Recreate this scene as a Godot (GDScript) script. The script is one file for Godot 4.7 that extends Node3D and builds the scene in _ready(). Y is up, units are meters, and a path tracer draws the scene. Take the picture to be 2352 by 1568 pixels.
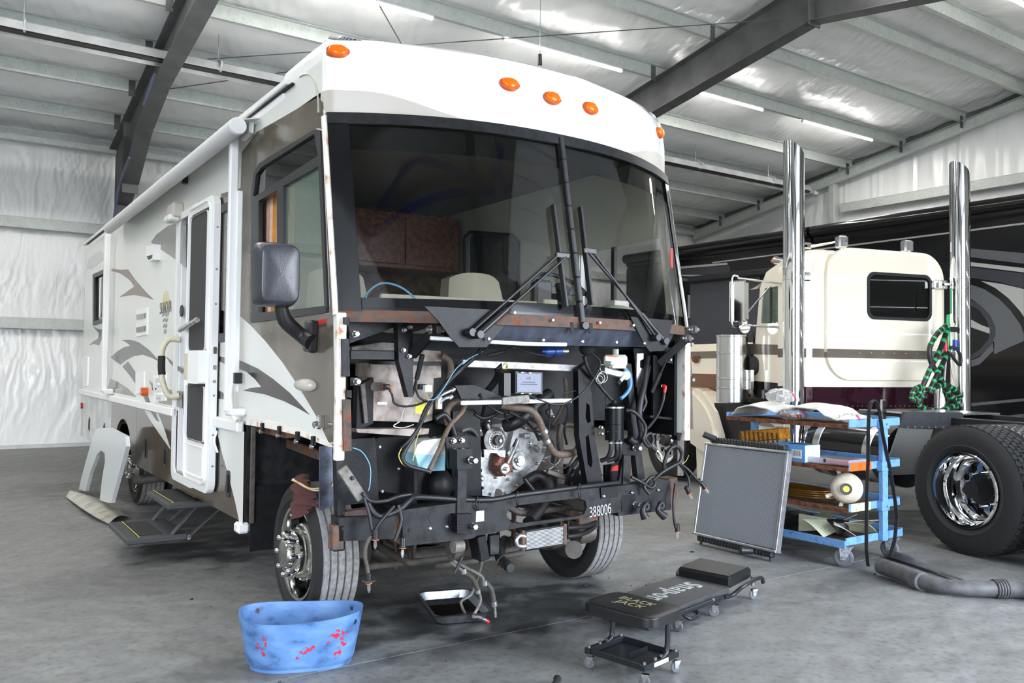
extends Node3D
# A repair hall: a motorhome with its front panels off, a tractor unit, a dark coach, a parts cart and loose things on a concrete floor.
# World: y up, metres. The motorhome stands along z with its nose near z = 0; its kerb side is the plane x = -1.25.

const FOCAL := 1924.4          # focal length in pixels of the 2352 x 1568 frame
const EYE := Vector3(-2.898, 1.53, 3.959)
var cam_x: Vector3
var cam_y: Vector3
var cam_f: Vector3
var M := {}
var T := {}
var used := {}
var rng := RandomNumberGenerator.new()

class MB:
	var v := PackedVector3Array()
	var n := PackedVector3Array()
	var t := PackedVector2Array()
	func tri(a: Vector3, b: Vector3, c: Vector3, na: Vector3, nb: Vector3, nc: Vector3, ua := Vector2.ZERO, ub := Vector2.ZERO, uc := Vector2.ZERO) -> void:
		var g := (c - a).cross(b - a)
		if g.length_squared() < 1e-18:
			return
		if g.dot(na + nb + nc) < 0.0:
			v.append_array([a, c, b]); n.append_array([na, nc, nb]); t.append_array([ua, uc, ub])
		else:
			v.append_array([a, b, c]); n.append_array([na, nb, nc]); t.append_array([ua, ub, uc])
	func flat(a: Vector3, b: Vector3, c: Vector3, nn: Vector3) -> void:
		tri(a, b, c, nn, nn, nn)
	func quad(a: Vector3, b: Vector3, c: Vector3, d: Vector3, nn: Vector3) -> void:
		flat(a, b, c, nn); flat(a, c, d, nn)
	func box(c: Vector3, s: Vector3, bs := Basis(), bev := 0.004) -> void:
		var h := s * 0.5
		bev = minf(bev, minf(h.x, minf(h.y, h.z)) * 0.45)
		var P := func(sx: float, sy: float, sz: float, ax: int) -> Vector3:
			var p := Vector3(sx * h.x, sy * h.y, sz * h.z)
			if ax != 0: p.x -= sx * bev
			if ax != 1: p.y -= sy * bev
			if ax != 2: p.z -= sz * bev
			return c + bs * p
		for s1 in [-1.0, 1.0]:
			quad(P.call(s1, -1.0, -1.0, 0), P.call(s1, 1.0, -1.0, 0), P.call(s1, 1.0, 1.0, 0), P.call(s1, -1.0, 1.0, 0), bs * Vector3(s1, 0, 0))
			quad(P.call(-1.0, s1, -1.0, 1), P.call(1.0, s1, -1.0, 1), P.call(1.0, s1, 1.0, 1), P.call(-1.0, s1, 1.0, 1), bs * Vector3(0, s1, 0))
			quad(P.call(-1.0, -1.0, s1, 2), P.call(1.0, -1.0, s1, 2), P.call(1.0, 1.0, s1, 2), P.call(-1.0, 1.0, s1, 2), bs * Vector3(0, 0, s1))
			for s2 in [-1.0, 1.0]:
				quad(P.call(s1, s2, -1.0, 0), P.call(s1, s2, 1.0, 0), P.call(s1, s2, 1.0, 1), P.call(s1, s2, -1.0, 1), bs * Vector3(s1, s2, 0).normalized())
				quad(P.call(s1, -1.0, s2, 0), P.call(s1, 1.0, s2, 0), P.call(s1, 1.0, s2, 2), P.call(s1, -1.0, s2, 2), bs * Vector3(s1, 0, s2).normalized())
				quad(P.call(-1.0, s1, s2, 1), P.call(1.0, s1, s2, 1), P.call(1.0, s1, s2, 2), P.call(-1.0, s1, s2, 2), bs * Vector3(0, s1, s2).normalized())
				for s3 in [-1.0, 1.0]:
					flat(P.call(s1, s2, s3, 0), P.call(s1, s2, s3, 1), P.call(s1, s2, s3, 2), bs * Vector3(s1, s2, s3).normalized())
	func beam(a: Vector3, b: Vector3, w: float, h: float, up := Vector3.UP, bev := 0.004) -> void:
		var z := (b - a).normalized()
		if absf(z.dot(up)) > 0.98: up = Vector3(0, 0, 1) if absf(z.z) < 0.9 else Vector3(1, 0, 0)
		var x := up.cross(z).normalized()
		box((a + b) * 0.5, Vector3(w, h, a.distance_to(b)), Basis(x, z.cross(x), z), bev)
	func tube(p: Array, r, seg := 8, sub := 4, cap := true) -> void:
		var q: Array[Vector3] = []
		var rr: Array[float] = []
		for i in p.size():
			if i == p.size() - 1:
				q.append(p[i]); rr.append(r[i] if r is Array else r)
				break
			for k in sub:
				var f := float(k) / sub
				var a: Vector3 = p[maxi(i - 1, 0)]
				var d: Vector3 = p[mini(i + 2, p.size() - 1)]
				q.append((p[i] as Vector3).cubic_interpolate(p[i + 1], a, d, f) if sub > 1 else p[i])
				rr.append(lerpf(r[i], r[i + 1], f) if r is Array else r)
		var up := Vector3.UP
		var first := (q[1] - q[0]).normalized()
		if absf(first.dot(up)) > 0.9: up = Vector3.RIGHT
		var rings := []
		var nor := []
		for i in q.size():
			var d := (q[mini(i + 1, q.size() - 1)] - q[maxi(i - 1, 0)]).normalized()
			up = (up - d * up.dot(d)).normalized()
			var s := d.cross(up)
			var ring := []
			var nr := []
			for k in seg + 1:
				var w := TAU * k / seg
				var o := up * cos(w) + s * sin(w)
				nr.append(o); ring.append(q[i] + o * rr[i])
			rings.append(ring); nor.append(nr)
		for i in q.size() - 1:
			for k in seg:
				tri(rings[i][k], rings[i + 1][k], rings[i + 1][k + 1], nor[i][k], nor[i + 1][k], nor[i + 1][k + 1])
				tri(rings[i][k], rings[i + 1][k + 1], rings[i][k + 1], nor[i][k], nor[i + 1][k + 1], nor[i][k + 1])
		if cap:
			for e in [0, q.size() - 1]:
				var d2 := (q[0] - q[1]).normalized() if e == 0 else (q[e] - q[e - 1]).normalized()
				for k in seg:
					flat(q[e], rings[e][k], rings[e][k + 1], d2)
	func lathe(pr: Array, xf := Transform3D(), seg := 24, a0 := 0.0, a1 := TAU, sharp := 0.5) -> void:
		# profile of (radius, height), turned about the local y axis; outward is to the right of the running direction upwards
		var m := pr.size()
		var nn := []
		for i in m - 1:
			var d: Vector2 = (pr[i + 1] - pr[i])
			nn.append(Vector2(d.y, -d.x).normalized())
		for i in m - 1:
			var na: Vector2 = nn[i]
			var nb: Vector2 = nn[i]
			if i > 0 and nn[i - 1].angle_to(nn[i]) < sharp and nn[i - 1].angle_to(nn[i]) > -sharp: na = (nn[i - 1] + nn[i]).normalized()
			if i < m - 2 and absf(nn[i + 1].angle_to(nn[i])) < sharp: nb = (nn[i + 1] + nn[i]).normalized()
			for k in seg:
				var w0 := lerpf(a0, a1, float(k) / seg)
				var w1 := lerpf(a0, a1, float(k + 1) / seg)
				var c0 := Vector3(cos(w0), 0, sin(w0))
				var c1 := Vector3(cos(w1), 0, sin(w1))
				var y := Vector3.UP
				var A: Vector3 = xf * (c0 * pr[i].x + y * pr[i].y)
				var B: Vector3 = xf * (c1 * pr[i].x + y * pr[i].y)
				var C: Vector3 = xf * (c1 * pr[i + 1].x + y * pr[i + 1].y)
				var D: Vector3 = xf * (c0 * pr[i + 1].x + y * pr[i + 1].y)
				var b := xf.basis.orthonormalized()
				var n0a: Vector3 = b * (c0 * na.x + y * na.y)
				var n1a: Vector3 = b * (c1 * na.x + y * na.y)
				var n0b: Vector3 = b * (c0 * nb.x + y * nb.y)
				var n1b: Vector3 = b * (c1 * nb.x + y * nb.y)
				tri(A, B, C, n0a, n1a, n1b); tri(A, C, D, n0a, n1b, n0b)
	func cyl(a: Vector3, b: Vector3, r: float, seg := 16, r2 := -1.0, bev := 0.002) -> void:
		if r2 < 0.0: r2 = r
		var y := (b - a).normalized()
		var x := y.cross(Vector3.UP if absf(y.y) < 0.9 else Vector3.RIGHT).normalized()
		var h := a.distance_to(b)
		bev = minf(bev, minf(h * 0.3, minf(r, r2) * 0.4))
		lathe([Vector2(0, 0), Vector2(r - bev, 0), Vector2(r, bev), Vector2(r2, h - bev), Vector2(r2 - bev, h), Vector2(0, h)], Transform3D(Basis(x, y, x.cross(y)), a), seg)
	func ball(c: Vector3, r: Vector3, seg := 16) -> void:
		var pr := []
		for i in 11:
			pr.append(Vector2(sin(PI * i / 10.0), -cos(PI * i / 10.0)))
		lathe(pr, Transform3D(Basis(Vector3(r.x, 0, 0), Vector3(0, r.y, 0), Vector3(0, 0, r.z)), c), seg, 0.0, TAU, 2.0)
	func ext(poly: Array, d: float, xf := Transform3D(), holes := []) -> void:
		var pts := PackedVector2Array(poly)
		if Geometry2D.is_polygon_clockwise(pts): pts.reverse()
		var rims := [pts]
		var whole := pts
		for hh in holes:
			var hp := PackedVector2Array(hh)
			if not Geometry2D.is_polygon_clockwise(hp): hp.reverse()
			rims.append(hp)
		var left := rims.slice(1)
		left.sort_custom(func(p, q): return _maxx(p) > _maxx(q))
		for hp in left:
			whole = _bridge(whole, hp)
		var ix := Geometry2D.triangulate_polygon(whole)
		var z0 := xf.basis.z.normalized()
		for k in range(0, ix.size(), 3):
			var a := whole[ix[k]]
			var b := whole[ix[k + 1]]
			var c := whole[ix[k + 2]]
			flat(xf * Vector3(a.x, a.y, d), xf * Vector3(b.x, b.y, d), xf * Vector3(c.x, c.y, d), z0 * signf(d))
			flat(xf * Vector3(a.x, a.y, 0), xf * Vector3(b.x, b.y, 0), xf * Vector3(c.x, c.y, 0), -z0 * signf(d))
		for rim in rims:
			for k in rim.size():
				var a: Vector2 = rim[k]
				var b: Vector2 = rim[(k + 1) % rim.size()]
				var o := Vector2((b - a).y, -(b - a).x)
				if o.length_squared() < 1e-14: continue
				quad(xf * Vector3(a.x, a.y, 0), xf * Vector3(b.x, b.y, 0), xf * Vector3(b.x, b.y, d), xf * Vector3(a.x, a.y, d), (xf.basis * Vector3(o.x, o.y, 0)).normalized())
	static func _maxx(p: PackedVector2Array) -> float:
		var m := -1e9
		for q in p: m = maxf(m, q.x)
		return m
	static func _bridge(outer: PackedVector2Array, hole: PackedVector2Array) -> PackedVector2Array:
		var hi := 0
		for k in hole.size():
			if hole[k].x > hole[hi].x: hi = k
		var best := -1
		var bd := 1e18
		for k in outer.size():
			var d := outer[k].distance_squared_to(hole[hi])
			if d >= bd: continue
			var ok := true
			for j in outer.size():
				var e := outer[j]
				var f := outer[(j + 1) % outer.size()]
				if e.is_equal_approx(outer[k]) or f.is_equal_approx(outer[k]): continue
				if Geometry2D.segment_intersects_segment(outer[k], hole[hi], e, f) != null:
					ok = false
					break
			if ok:
				best = k; bd = d
		var r := PackedVector2Array()
		for k in best + 1: r.append(outer[k])
		for k in hole.size() + 1: r.append(hole[(hi + k) % hole.size()])
		for k in range(best, outer.size()): r.append(outer[k])
		return r
	func grid(nu: int, nv: int, f: Callable, flip := false, skip = null) -> void:
		var P := []
		for i in nu + 1:
			var row := PackedVector3Array()
			for j in nv + 1: row.append(f.call(float(i) / nu, float(j) / nv))
			P.append(row)
		sheet(P, flip, skip)
	func sheet(P: Array, flip := false, skip = null) -> void:
		var nu := P.size() - 1
		var nv: int = P[0].size() - 1
		var N := []
		for i in nu + 1:
			var row := PackedVector3Array()
			for j in nv + 1:
				var du: Vector3 = P[mini(i + 1, nu)][j] - P[maxi(i - 1, 0)][j]
				var dv: Vector3 = P[i][mini(j + 1, nv)] - P[i][maxi(j - 1, 0)]
				var q := du.cross(dv).normalized()
				row.append(-q if flip else q)
			N.append(row)
		for i in nu:
			for j in nv:
				if skip != null and skip.call((P[i][j] + P[i + 1][j + 1]) * 0.5): continue
				var a := Vector2(float(i) / nu, float(j) / nv)
				var c := Vector2(float(i + 1) / nu, float(j + 1) / nv)
				tri(P[i][j], P[i + 1][j], P[i + 1][j + 1], N[i][j], N[i + 1][j], N[i + 1][j + 1], a, Vector2(c.x, a.y), c)
				tri(P[i][j], P[i + 1][j + 1], P[i][j + 1], N[i][j], N[i + 1][j + 1], N[i][j + 1], a, c, Vector2(a.x, c.y))
	func shell(nu: int, nv: int, f: Callable, off: Vector3, flip := false) -> void:
		# a sheet with thickness: the surface f, its copy moved by off, and the rim between
		grid(nu, nv, f, flip)
		grid(nu, nv, func(a, b): return (f.call(a, b) as Vector3) + off, not flip)
		var cen: Vector3 = f.call(0.5, 0.5)
		for side in 4:
			var m := nu if side < 2 else nv
			for k in m:
				var s0 := float(k) / m
				var s1 := float(k + 1) / m
				var a: Vector3 = f.call(s0, float(side)) if side < 2 else f.call(float(side - 2), s0)
				var b: Vector3 = f.call(s1, float(side)) if side < 2 else f.call(float(side - 2), s1)
				var nn := (b - a).cross(off).normalized()
				if nn.dot(a - cen) < 0.0: nn = -nn
				quad(a, b, b + off, a + off, nn)
	func done() -> ArrayMesh:
		var a := []
		a.resize(Mesh.ARRAY_MAX)
		a[Mesh.ARRAY_VERTEX] = v
		a[Mesh.ARRAY_NORMAL] = n
		a[Mesh.ARRAY_TEX_UV] = t
		var m := ArrayMesh.new()
		if v.size(): m.add_surface_from_arrays(Mesh.PRIMITIVE_TRIANGLES, a)
		return m

# ---------- measuring helpers: where the sight line through a picture point meets a known plane of the place
func sight(x: float, y: float) -> Vector3:
	return cam_x * (x - 1176.0) / FOCAL - cam_y * (y - 784.0) / FOCAL + cam_f
func meet(x: float, y: float, axis: int, val: float) -> Vector3:
	var r := sight(x, y)
	return EYE + r * ((val - EYE[axis]) / r[axis])
func fr(x: float, y: float, z := 0.0) -> Vector3: return meet(x, y, 2, z)
func sd(x: float, y: float, at := -1.25) -> Vector3: return meet(x, y, 0, at)
func fl(x: float, y: float, h := 0.0) -> Vector3: return meet(x, y, 1, h)
func meet_in(node: Transform3D, x: float, y: float, axis: int, val: float) -> Vector3:
	var inv := node.affine_inverse()
	var o := inv * EYE
	var r := inv.basis * sight(x, y)
	return o + r * ((val - o[axis]) / r[axis])
func frs(p: Array, z := 0.0) -> Array:      # flat list x,y,x,y.. -> Vector2 outline on the plane z
	var o := []
	for i in range(0, p.size(), 2):
		var q := fr(p[i], p[i + 1], z)
		o.append(Vector2(q.x, q.y))
	return o
func sds(p: Array, at := -1.25) -> Array:   # the same on a plane x, as (z, y)
	var o := []
	for i in range(0, p.size(), 2):
		var q := sd(p[i], p[i + 1], at)
		o.append(Vector2(q.z, q.y))
	return o
func fpath(p: Array) -> Array:              # x,y,z triples -> points
	var o := []
	for i in range(0, p.size(), 3): o.append(fr(p[i], p[i + 1], p[i + 2]))
	return o
func side_xf(at := -1.25) -> Transform3D:   # (z, y) outline, extruded towards -x
	return Transform3D(Basis(Vector3(0, 0, 1), Vector3(0, 1, 0), Vector3(-1, 0, 0)), Vector3(at, 0, 0))
func zplane(z: float) -> Transform3D:
	return Transform3D(Basis(), Vector3(0, 0, z))
func rect(x0: float, y0: float, x1: float, y1: float, r := 0.0, k := 5) -> Array:
	if r <= 0.0: return [Vector2(x0, y0), Vector2(x1, y0), Vector2(x1, y1), Vector2(x0, y1)]
	var o := []
	for c in [[x1 - r, y1 - r, 0.0], [x0 + r, y1 - r, 0.5], [x0 + r, y0 + r, 1.0], [x1 - r, y0 + r, 1.5]]:
		for i in k + 1:
			var w: float = PI * (c[2] + 0.5 * i / k)
			o.append(Vector2(c[0] + r * cos(w), c[1] + r * sin(w)))
	return o
func disc(c: Vector2, r: float, k := 16, sq := 1.0) -> Array:
	var o := []
	for i in k: o.append(c + Vector2(r * cos(TAU * i / k), r * sq * sin(TAU * i / k)))
	return o

# ---------- nodes
func numbered(nm: String) -> String:
	used[nm] = used.get(nm, 0) + 1
	return nm if used[nm] == 1 else "%s_%03d" % [nm, used[nm] - 1]
func thing(nm: String, label: String, cat: String, at := Vector3.ZERO, turn := 0.0, group := "") -> Node3D:
	var o := Node3D.new()
	o.name = numbered(nm)
	add_child(o)
	o.position = at
	o.rotation.y = turn
	tag(o, label, cat, group)
	return o
func tag(o: Node, label: String, cat := "", group := "") -> void:
	o.set_meta("label", label)
	if cat: o.set_meta("category", cat)
	if group: o.set_meta("group", group)
func setting(nm: String) -> Node3D:
	var o := Node3D.new()
	o.name = nm
	o.set_meta("kind", "structure")
	add_child(o)
	return o
func part(nm: String, parent: Node) -> Node3D:
	var o := Node3D.new()
	o.name = nm
	parent.add_child(o, true)
	return o
func put(mb, nm: String, m: Material, parent: Node, xf := Transform3D()) -> MeshInstance3D:
	var o := MeshInstance3D.new()
	o.name = nm
	o.mesh = mb.done() if mb is MB else mb
	o.material_override = m
	o.transform = xf
	parent.add_child(o, true)
	return o
func bx(nm: String, m: Material, parent: Node, c: Vector3, s: Vector3, bs := Basis(), bev := 0.004) -> MeshInstance3D:
	var b := MB.new()
	b.box(c, s, bs, bev)
	return put(b, nm, m, parent)
func hose(nm: String, m: Material, parent: Node, p: Array, r, seg := 8, sub := 5) -> MeshInstance3D:
	var b := MB.new()
	b.tube(p, r, seg, sub)
	return put(b, nm, m, parent)
func rod(nm: String, m: Material, parent: Node, a: Vector3, c: Vector3, r: float, seg := 12, r2 := -1.0) -> MeshInstance3D:
	var b := MB.new()
	b.cyl(a, c, r, seg, r2)
	return put(b, nm, m, parent)
func slab(nm: String, m: Material, parent: Node, poly: Array, d: float, xf := Transform3D(), holes := []) -> MeshInstance3D:
	var b := MB.new()
	b.ext(poly, d, xf, holes)
	return put(b, nm, m, parent)
func lettering(txt: String, m: Material, parent: Node, xf: Transform3D, height: float, width := 0.0, depth := 0.001, weight := 700) -> MeshInstance3D:
	var t := TextMesh.new()
	var f := SystemFont.new()
	f.font_names = PackedStringArray(["Droid Sans"])
	f.font_weight = weight
	t.font = f
	t.text = txt
	t.font_size = 48
	t.pixel_size = height / 34.0
	t.depth = depth
	t.curve_step = 2.0
	var o := MeshInstance3D.new()
	o.name = "lettering"
	o.mesh = t
	o.material_override = m
	var s := 1.0
	if width > 0.0: s = width / maxf(t.get_aabb().size.x, 0.001)
	o.transform = xf * Transform3D(Basis.from_scale(Vector3(s, 1, 1)), Vector3.ZERO)
	parent.add_child(o, true)
	return o

# ---------- textures and materials
func noise_tex(nm: String, freq: float, stops: Array, size := 512, kind := FastNoiseLite.TYPE_SIMPLEX_SMOOTH, oct := 4, normal := 0.0) -> void:
	var f := FastNoiseLite.new()
	f.noise_type = kind
	f.frequency = freq
	f.fractal_octaves = oct
	f.seed = nm.hash() & 0xffff
	var t := NoiseTexture2D.new()
	t.width = size
	t.height = size
	t.seamless = true
	t.noise = f
	if normal > 0.0:
		t.as_normal_map = true
		t.bump_strength = normal
	if stops:
		var g := Gradient.new()
		var off := PackedFloat32Array()
		var col := PackedColorArray()
		for s in stops:
			off.append(s[0]); col.append(s[1] if s[1] is Color else Color(s[1], s[1], s[1]))
		g.offsets = off
		g.colors = col
		t.color_ramp = g
	T[nm] = t
func mat(nm: String, c: Color, rough: float, metal := 0.0, tex := "", scale := 1.0, nrm := "", ns := 0.5, world := false) -> StandardMaterial3D:
	var m := StandardMaterial3D.new()
	m.resource_name = nm
	m.albedo_color = c
	m.roughness = rough
	m.metallic = metal
	if tex or nrm:
		m.uv1_triplanar = true
		m.uv1_world_triplanar = world
		m.uv1_scale = Vector3.ONE * scale
	if tex: m.albedo_texture = T[tex]
	if nrm:
		m.normal_enabled = true
		m.normal_texture = T[nrm]
		m.normal_scale = ns
	M[nm] = m
	return m
func glass(nm: String, c: Color, a: float) -> void:
	var m := StandardMaterial3D.new()
	m.resource_name = nm
	m.albedo_color = Color(c, a)
	m.transparency = BaseMaterial3D.TRANSPARENCY_ALPHA
	m.roughness = 0.02
	M[nm] = m
func rgb8(r: int, g: int, b: int) -> Color: return Color8(r, g, b)

func materials() -> void:
	var W := FastNoiseLite.TYPE_CELLULAR
	noise_tex("mottle", 0.01, [[0.0, 0.84], [0.5, 0.94], [1.0, 1.0]])
	noise_tex("soft", 0.006, [[0.25, 0.88], [0.75, 1.0]])
	noise_tex("grime", 0.008, [[0.0, Color(0.6, 0.57, 0.54)], [0.3, Color(0.85, 0.83, 0.81)], [0.6, Color(1, 1, 1)]], 512, FastNoiseLite.TYPE_SIMPLEX_SMOOTH, 5)
	noise_tex("oily", 0.009, [[0.0, 0.72], [0.45, 0.9], [0.8, 1.0]], 512, FastNoiseLite.TYPE_SIMPLEX_SMOOTH, 5)
	noise_tex("rust", 0.012, [[0.0, Color(0.26, 0.25, 0.25)], [0.5, Color(0.36, 0.33, 0.31)], [0.6, Color(0.42, 0.33, 0.28)], [0.7, Color(0.46, 0.28, 0.18)], [1.0, Color(0.4, 0.2, 0.12)]], 512, FastNoiseLite.TYPE_SIMPLEX_SMOOTH, 5)
	noise_tex("rustspot", 0.014, [[0.0, Color(0.55, 0.34, 0.2)], [0.16, Color(0.7, 0.5, 0.36)], [0.28, Color(0.93, 0.9, 0.85)], [0.5, Color(1, 1, 1)]], 512, FastNoiseLite.TYPE_SIMPLEX_SMOOTH, 5)
	noise_tex("galv", 0.014, [[0.1, Color(0.88, 0.89, 0.88)], [0.4, Color(0.95, 0.96, 0.95)], [0.5, Color(0.88, 0.9, 0.88)], [0.52, Color(0.97, 0.98, 0.97)], [0.8, Color(0.92, 0.93, 0.92)]], 512, FastNoiseLite.TYPE_SIMPLEX_SMOOTH, 3)
	noise_tex("scuff", 0.02, [[0.0, 0.62], [0.2, 0.85], [0.36, 0.97], [1.0, 1.0]], 512, FastNoiseLite.TYPE_SIMPLEX_SMOOTH, 4)
	noise_tex("speck", 0.06, [[0.0, 0.7], [0.3, 0.94], [0.6, 1.0]], 512, FastNoiseLite.TYPE_SIMPLEX_SMOOTH, 3)
	noise_tex("grain", 0.025, [[0.0, 0.72], [0.3, 0.93], [0.55, 1.0], [1.0, 1.0]], 1024, FastNoiseLite.TYPE_SIMPLEX_SMOOTH, 6)
	noise_tex("rough_n", 0.03, [], 512, FastNoiseLite.TYPE_SIMPLEX_SMOOTH, 4, 6.0)
	noise_tex("fine_n", 0.12, [], 512, FastNoiseLite.TYPE_SIMPLEX_SMOOTH, 3, 4.0)
	noise_tex("wood", 0.015, [[0.2, Color(0.55, 0.45, 0.38)], [0.5, Color(0.8, 0.7, 0.6)], [0.8, Color(1, 0.92, 0.8)]])
	# the building
	mat("vinyl", rgb8(238, 239, 238), 0.26, 0.0, "", 0.4, "fine_n", 0.1, true)
	mat("galvanised", rgb8(202, 205, 203), 0.45, 0.1, "galv", 0.45, "", 0.5, true)
	mat("red_iron", rgb8(92, 92, 93), 0.6, 0.1, "soft", 0.8, "", 0.5, true)
	mat("backing", rgb8(120, 120, 120), 0.9)
	mat("heater_steel", rgb8(206, 208, 210), 0.35, 0.35, "soft", 1.0)
	mat("tube_dark", rgb8(70, 68, 66), 0.6, 0.4)
	mat("door_white", rgb8(222, 223, 224), 0.45)
	mat("apron", rgb8(196, 192, 184), 0.9, 0.0, "mottle", 0.3)
	mat("blue_steel", rgb8(84, 92, 122), 0.4)
	mat("truss_blue", rgb8(40, 62, 200), 0.4)
	mat("chain", rgb8(180, 180, 178), 0.35, 0.8)
	# the vehicles
	mat("gel_white", rgb8(246, 246, 246), 0.14)
	M.gel_white.clearcoat_enabled = true
	M.gel_white.clearcoat_roughness = 0.05
	mat("side_white", rgb8(222, 224, 218), 0.22, 0.0)
	mat("rear_white", rgb8(206, 208, 206), 0.25, 0.0, "soft", 0.7)
	mat("greige", rgb8(186, 180, 170), 0.25)
	mat("taupe", rgb8(114, 106, 94), 0.12, 0.2, "soft", 0.7)
	mat("taupe_low", rgb8(92, 80, 68), 0.1, 0.25, "soft", 0.7)
	mat("decal_brown", rgb8(50, 42, 39), 0.2, 0.1, "scuff", 1.2)
	mat("decal_rose", rgb8(106, 80, 72), 0.25)
	mat("decal_grey", rgb8(128, 126, 122), 0.18, 0.3)
	mat("decal_pale", rgb8(196, 198, 195), 0.25)
	mat("decal_gold", rgb8(206, 196, 140), 0.3)
	mat("ink", rgb8(58, 58, 60), 0.5)
	mat("trim_white", rgb8(238, 238, 236), 0.3, 0.0)
	mat("awning_cloth", rgb8(206, 206, 206), 0.55, 0.0)
	mat("amber", rgb8(240, 110, 10), 0.12)
	mat("amber_base", rgb8(196, 84, 12), 0.3)
	mat("red_lens", rgb8(170, 24, 20), 0.15)
	mat("black_plastic", rgb8(34, 34, 36), 0.4)
	mat("black_gloss", rgb8(18, 18, 20), 0.1)
	mat("black_rubber", rgb8(30, 30, 30), 0.75, 0.0, "soft", 4.0)
	mat("mirror_shell", rgb8(54, 56, 62), 0.32, 0.0, "scuff", 2.2, "fine_n", 0.12)
	mat("black_steel", rgb8(23, 24, 26), 0.36, 0.1, "oily", 2.2, "fine_n", 0.15)
	mat("black_steel_worn", rgb8(40, 41, 43), 0.42, 0.1, "grime", 2.6, "fine_n", 0.2)
	mat("cowl_steel", rgb8(84, 90, 104), 0.3, 0.3, "grime", 2.0, "fine_n", 0.15)
	mat("rusty", rgb8(255, 236, 225), 0.75, 0.2, "rust", 1.9, "rough_n", 0.3)
	mat("rust_white", rgb8(238, 232, 224), 0.5, 0.0, "rustspot", 1.0)
	mat("raw_steel", rgb8(150, 148, 146), 0.4, 0.7, "oily", 3.0, "fine_n", 0.2)
	mat("old_steel", rgb8(98, 90, 84), 0.6, 0.4, "oily", 3.0, "rough_n", 0.3)
	mat("cast_alu", rgb8(172, 172, 170), 0.4, 0.6, "oily", 4.0, "fine_n", 0.35)
	mat("pump_rust", rgb8(120, 74, 60), 0.6, 0.3, "oily", 5.0)
	mat("alu", rgb8(205, 206, 208), 0.3, 0.85, "soft", 4.0)
	mat("bolt", rgb8(166, 164, 160), 0.3, 0.9)
	mat("chrome", rgb8(232, 232, 232), 0.05, 1.0)
	mat("wheel_steel", rgb8(205, 204, 200), 0.1, 1.0)
	mat("tyre", rgb8(34, 34, 34), 0.72, 0.0, "soft", 5.0, "fine_n", 0.2)
	mat("tyre_dusty", rgb8(138, 136, 134), 0.85, 0.0, "oily", 5.0, "fine_n", 0.3)
	mat("underside", rgb8(92, 86, 80), 0.7, 0.2, "oily", 2.0, "rough_n", 0.3)
	mat("heater_box", rgb8(150, 138, 130), 0.5, 0.1, "grime", 2.4)
	mat("splash", rgb8(26, 26, 27), 0.5, 0.0, "oily", 3.0, "fine_n", 0.2)
	mat("hose_black", rgb8(28, 28, 30), 0.48, 0.0, "soft", 6.0)
	mat("hose_grey", rgb8(88, 84, 78), 0.6, 0.0, "oily", 6.0)
	mat("hose_brown", rgb8(104, 88, 74), 0.62, 0.0, "oily", 6.0)
	mat("conduit", rgb8(126, 122, 116), 0.5, 0.0, "grime", 4.0)
	mat("wire_white", rgb8(214, 210, 196), 0.5)
	mat("wire_yellow", rgb8(206, 190, 110), 0.5)
	mat("wire_blue", rgb8(110, 172, 205), 0.45)
	mat("wire_red", rgb8(200, 34, 24), 0.4)
	mat("hose_blue", rgb8(78, 128, 176), 0.45)
	mat("motor_blue", rgb8(36, 66, 140), 0.3, 0.3)
	mat("bottle_white", rgb8(222, 224, 216), 0.35)
	mat("washer_fluid", rgb8(150, 200, 214), 0.3)
	mat("label_yellow", rgb8(228, 222, 60), 0.5)
	mat("label_white", rgb8(232, 230, 226), 0.55)
	mat("label_red", rgb8(190, 46, 40), 0.45)
	mat("label_orange", rgb8(226, 110, 60), 0.5)
	mat("chalk", rgb8(206, 208, 210), 0.9, 0.0, "speck", 6.0)
	mat("fuse_box", rgb8(112, 118, 136), 0.42, 0.0, "scuff", 6.0)
	mat("rag", rgb8(86, 52, 50), 0.95, 0.0, "mottle", 4.0, "rough_n", 0.4)
	mat("cream", rgb8(206, 202, 176), 0.6, 0.0)
	mat("cream_wall", rgb8(206, 208, 186), 0.6)
	mat("cabin_ceiling", rgb8(108, 100, 88), 0.8)  # darker than a cream ceiling: the cabin's shade is put into the colour
	mat("cabinet_wood", rgb8(132, 80, 36), 0.35, 0.0, "wood", 2.0)
	mat("curtain", rgb8(206, 140, 60), 0.85, 0.0, "mottle", 3.0)
	mat("curtain_pale", rgb8(226, 190, 164), 0.85, 0.0, "mottle", 3.0)
	mat("cabin_dark", rgb8(122, 98, 74), 0.8, 0.0, "wood", 1.0)
	mat("screen_mesh", rgb8(58, 58, 58), 0.8, 0.0, "fine_m", 1.0) if T.has("fine_m") else mat("screen_mesh", rgb8(60, 60, 60), 0.8)
	glass("windscreen", rgb8(6, 10, 9), 0.34)
	M.windscreen.metallic_specular = 0.42
	glass("side_glass", rgb8(104, 126, 112), 0.42)  # pale green haze paints in the white wall's reflection
	glass("dark_glass", rgb8(8, 9, 9), 0.8)
	M.dark_glass.metallic_specular = 0.4
	glass("added_dark_glass", rgb8(8, 9, 9), 0.5)  # dark film that imitates the unlit cabin behind the top of the glass
	M.added_dark_glass.metallic_specular = 0.3
	glass("clear", rgb8(220, 226, 228), 0.1)
	glass("bag", rgb8(236, 238, 240), 0.16)
	# the tractor unit and the coach
	mat("truck_cream", rgb8(228, 219, 200), 0.12)
	M.truck_cream.clearcoat_enabled = true
	M.truck_cream.clearcoat_roughness = 0.03
	mat("truck_taupe", rgb8(112, 102, 92), 0.12, 0.3)
	mat("truck_plum", rgb8(46, 16, 30), 0.08, 0.3)
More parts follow.
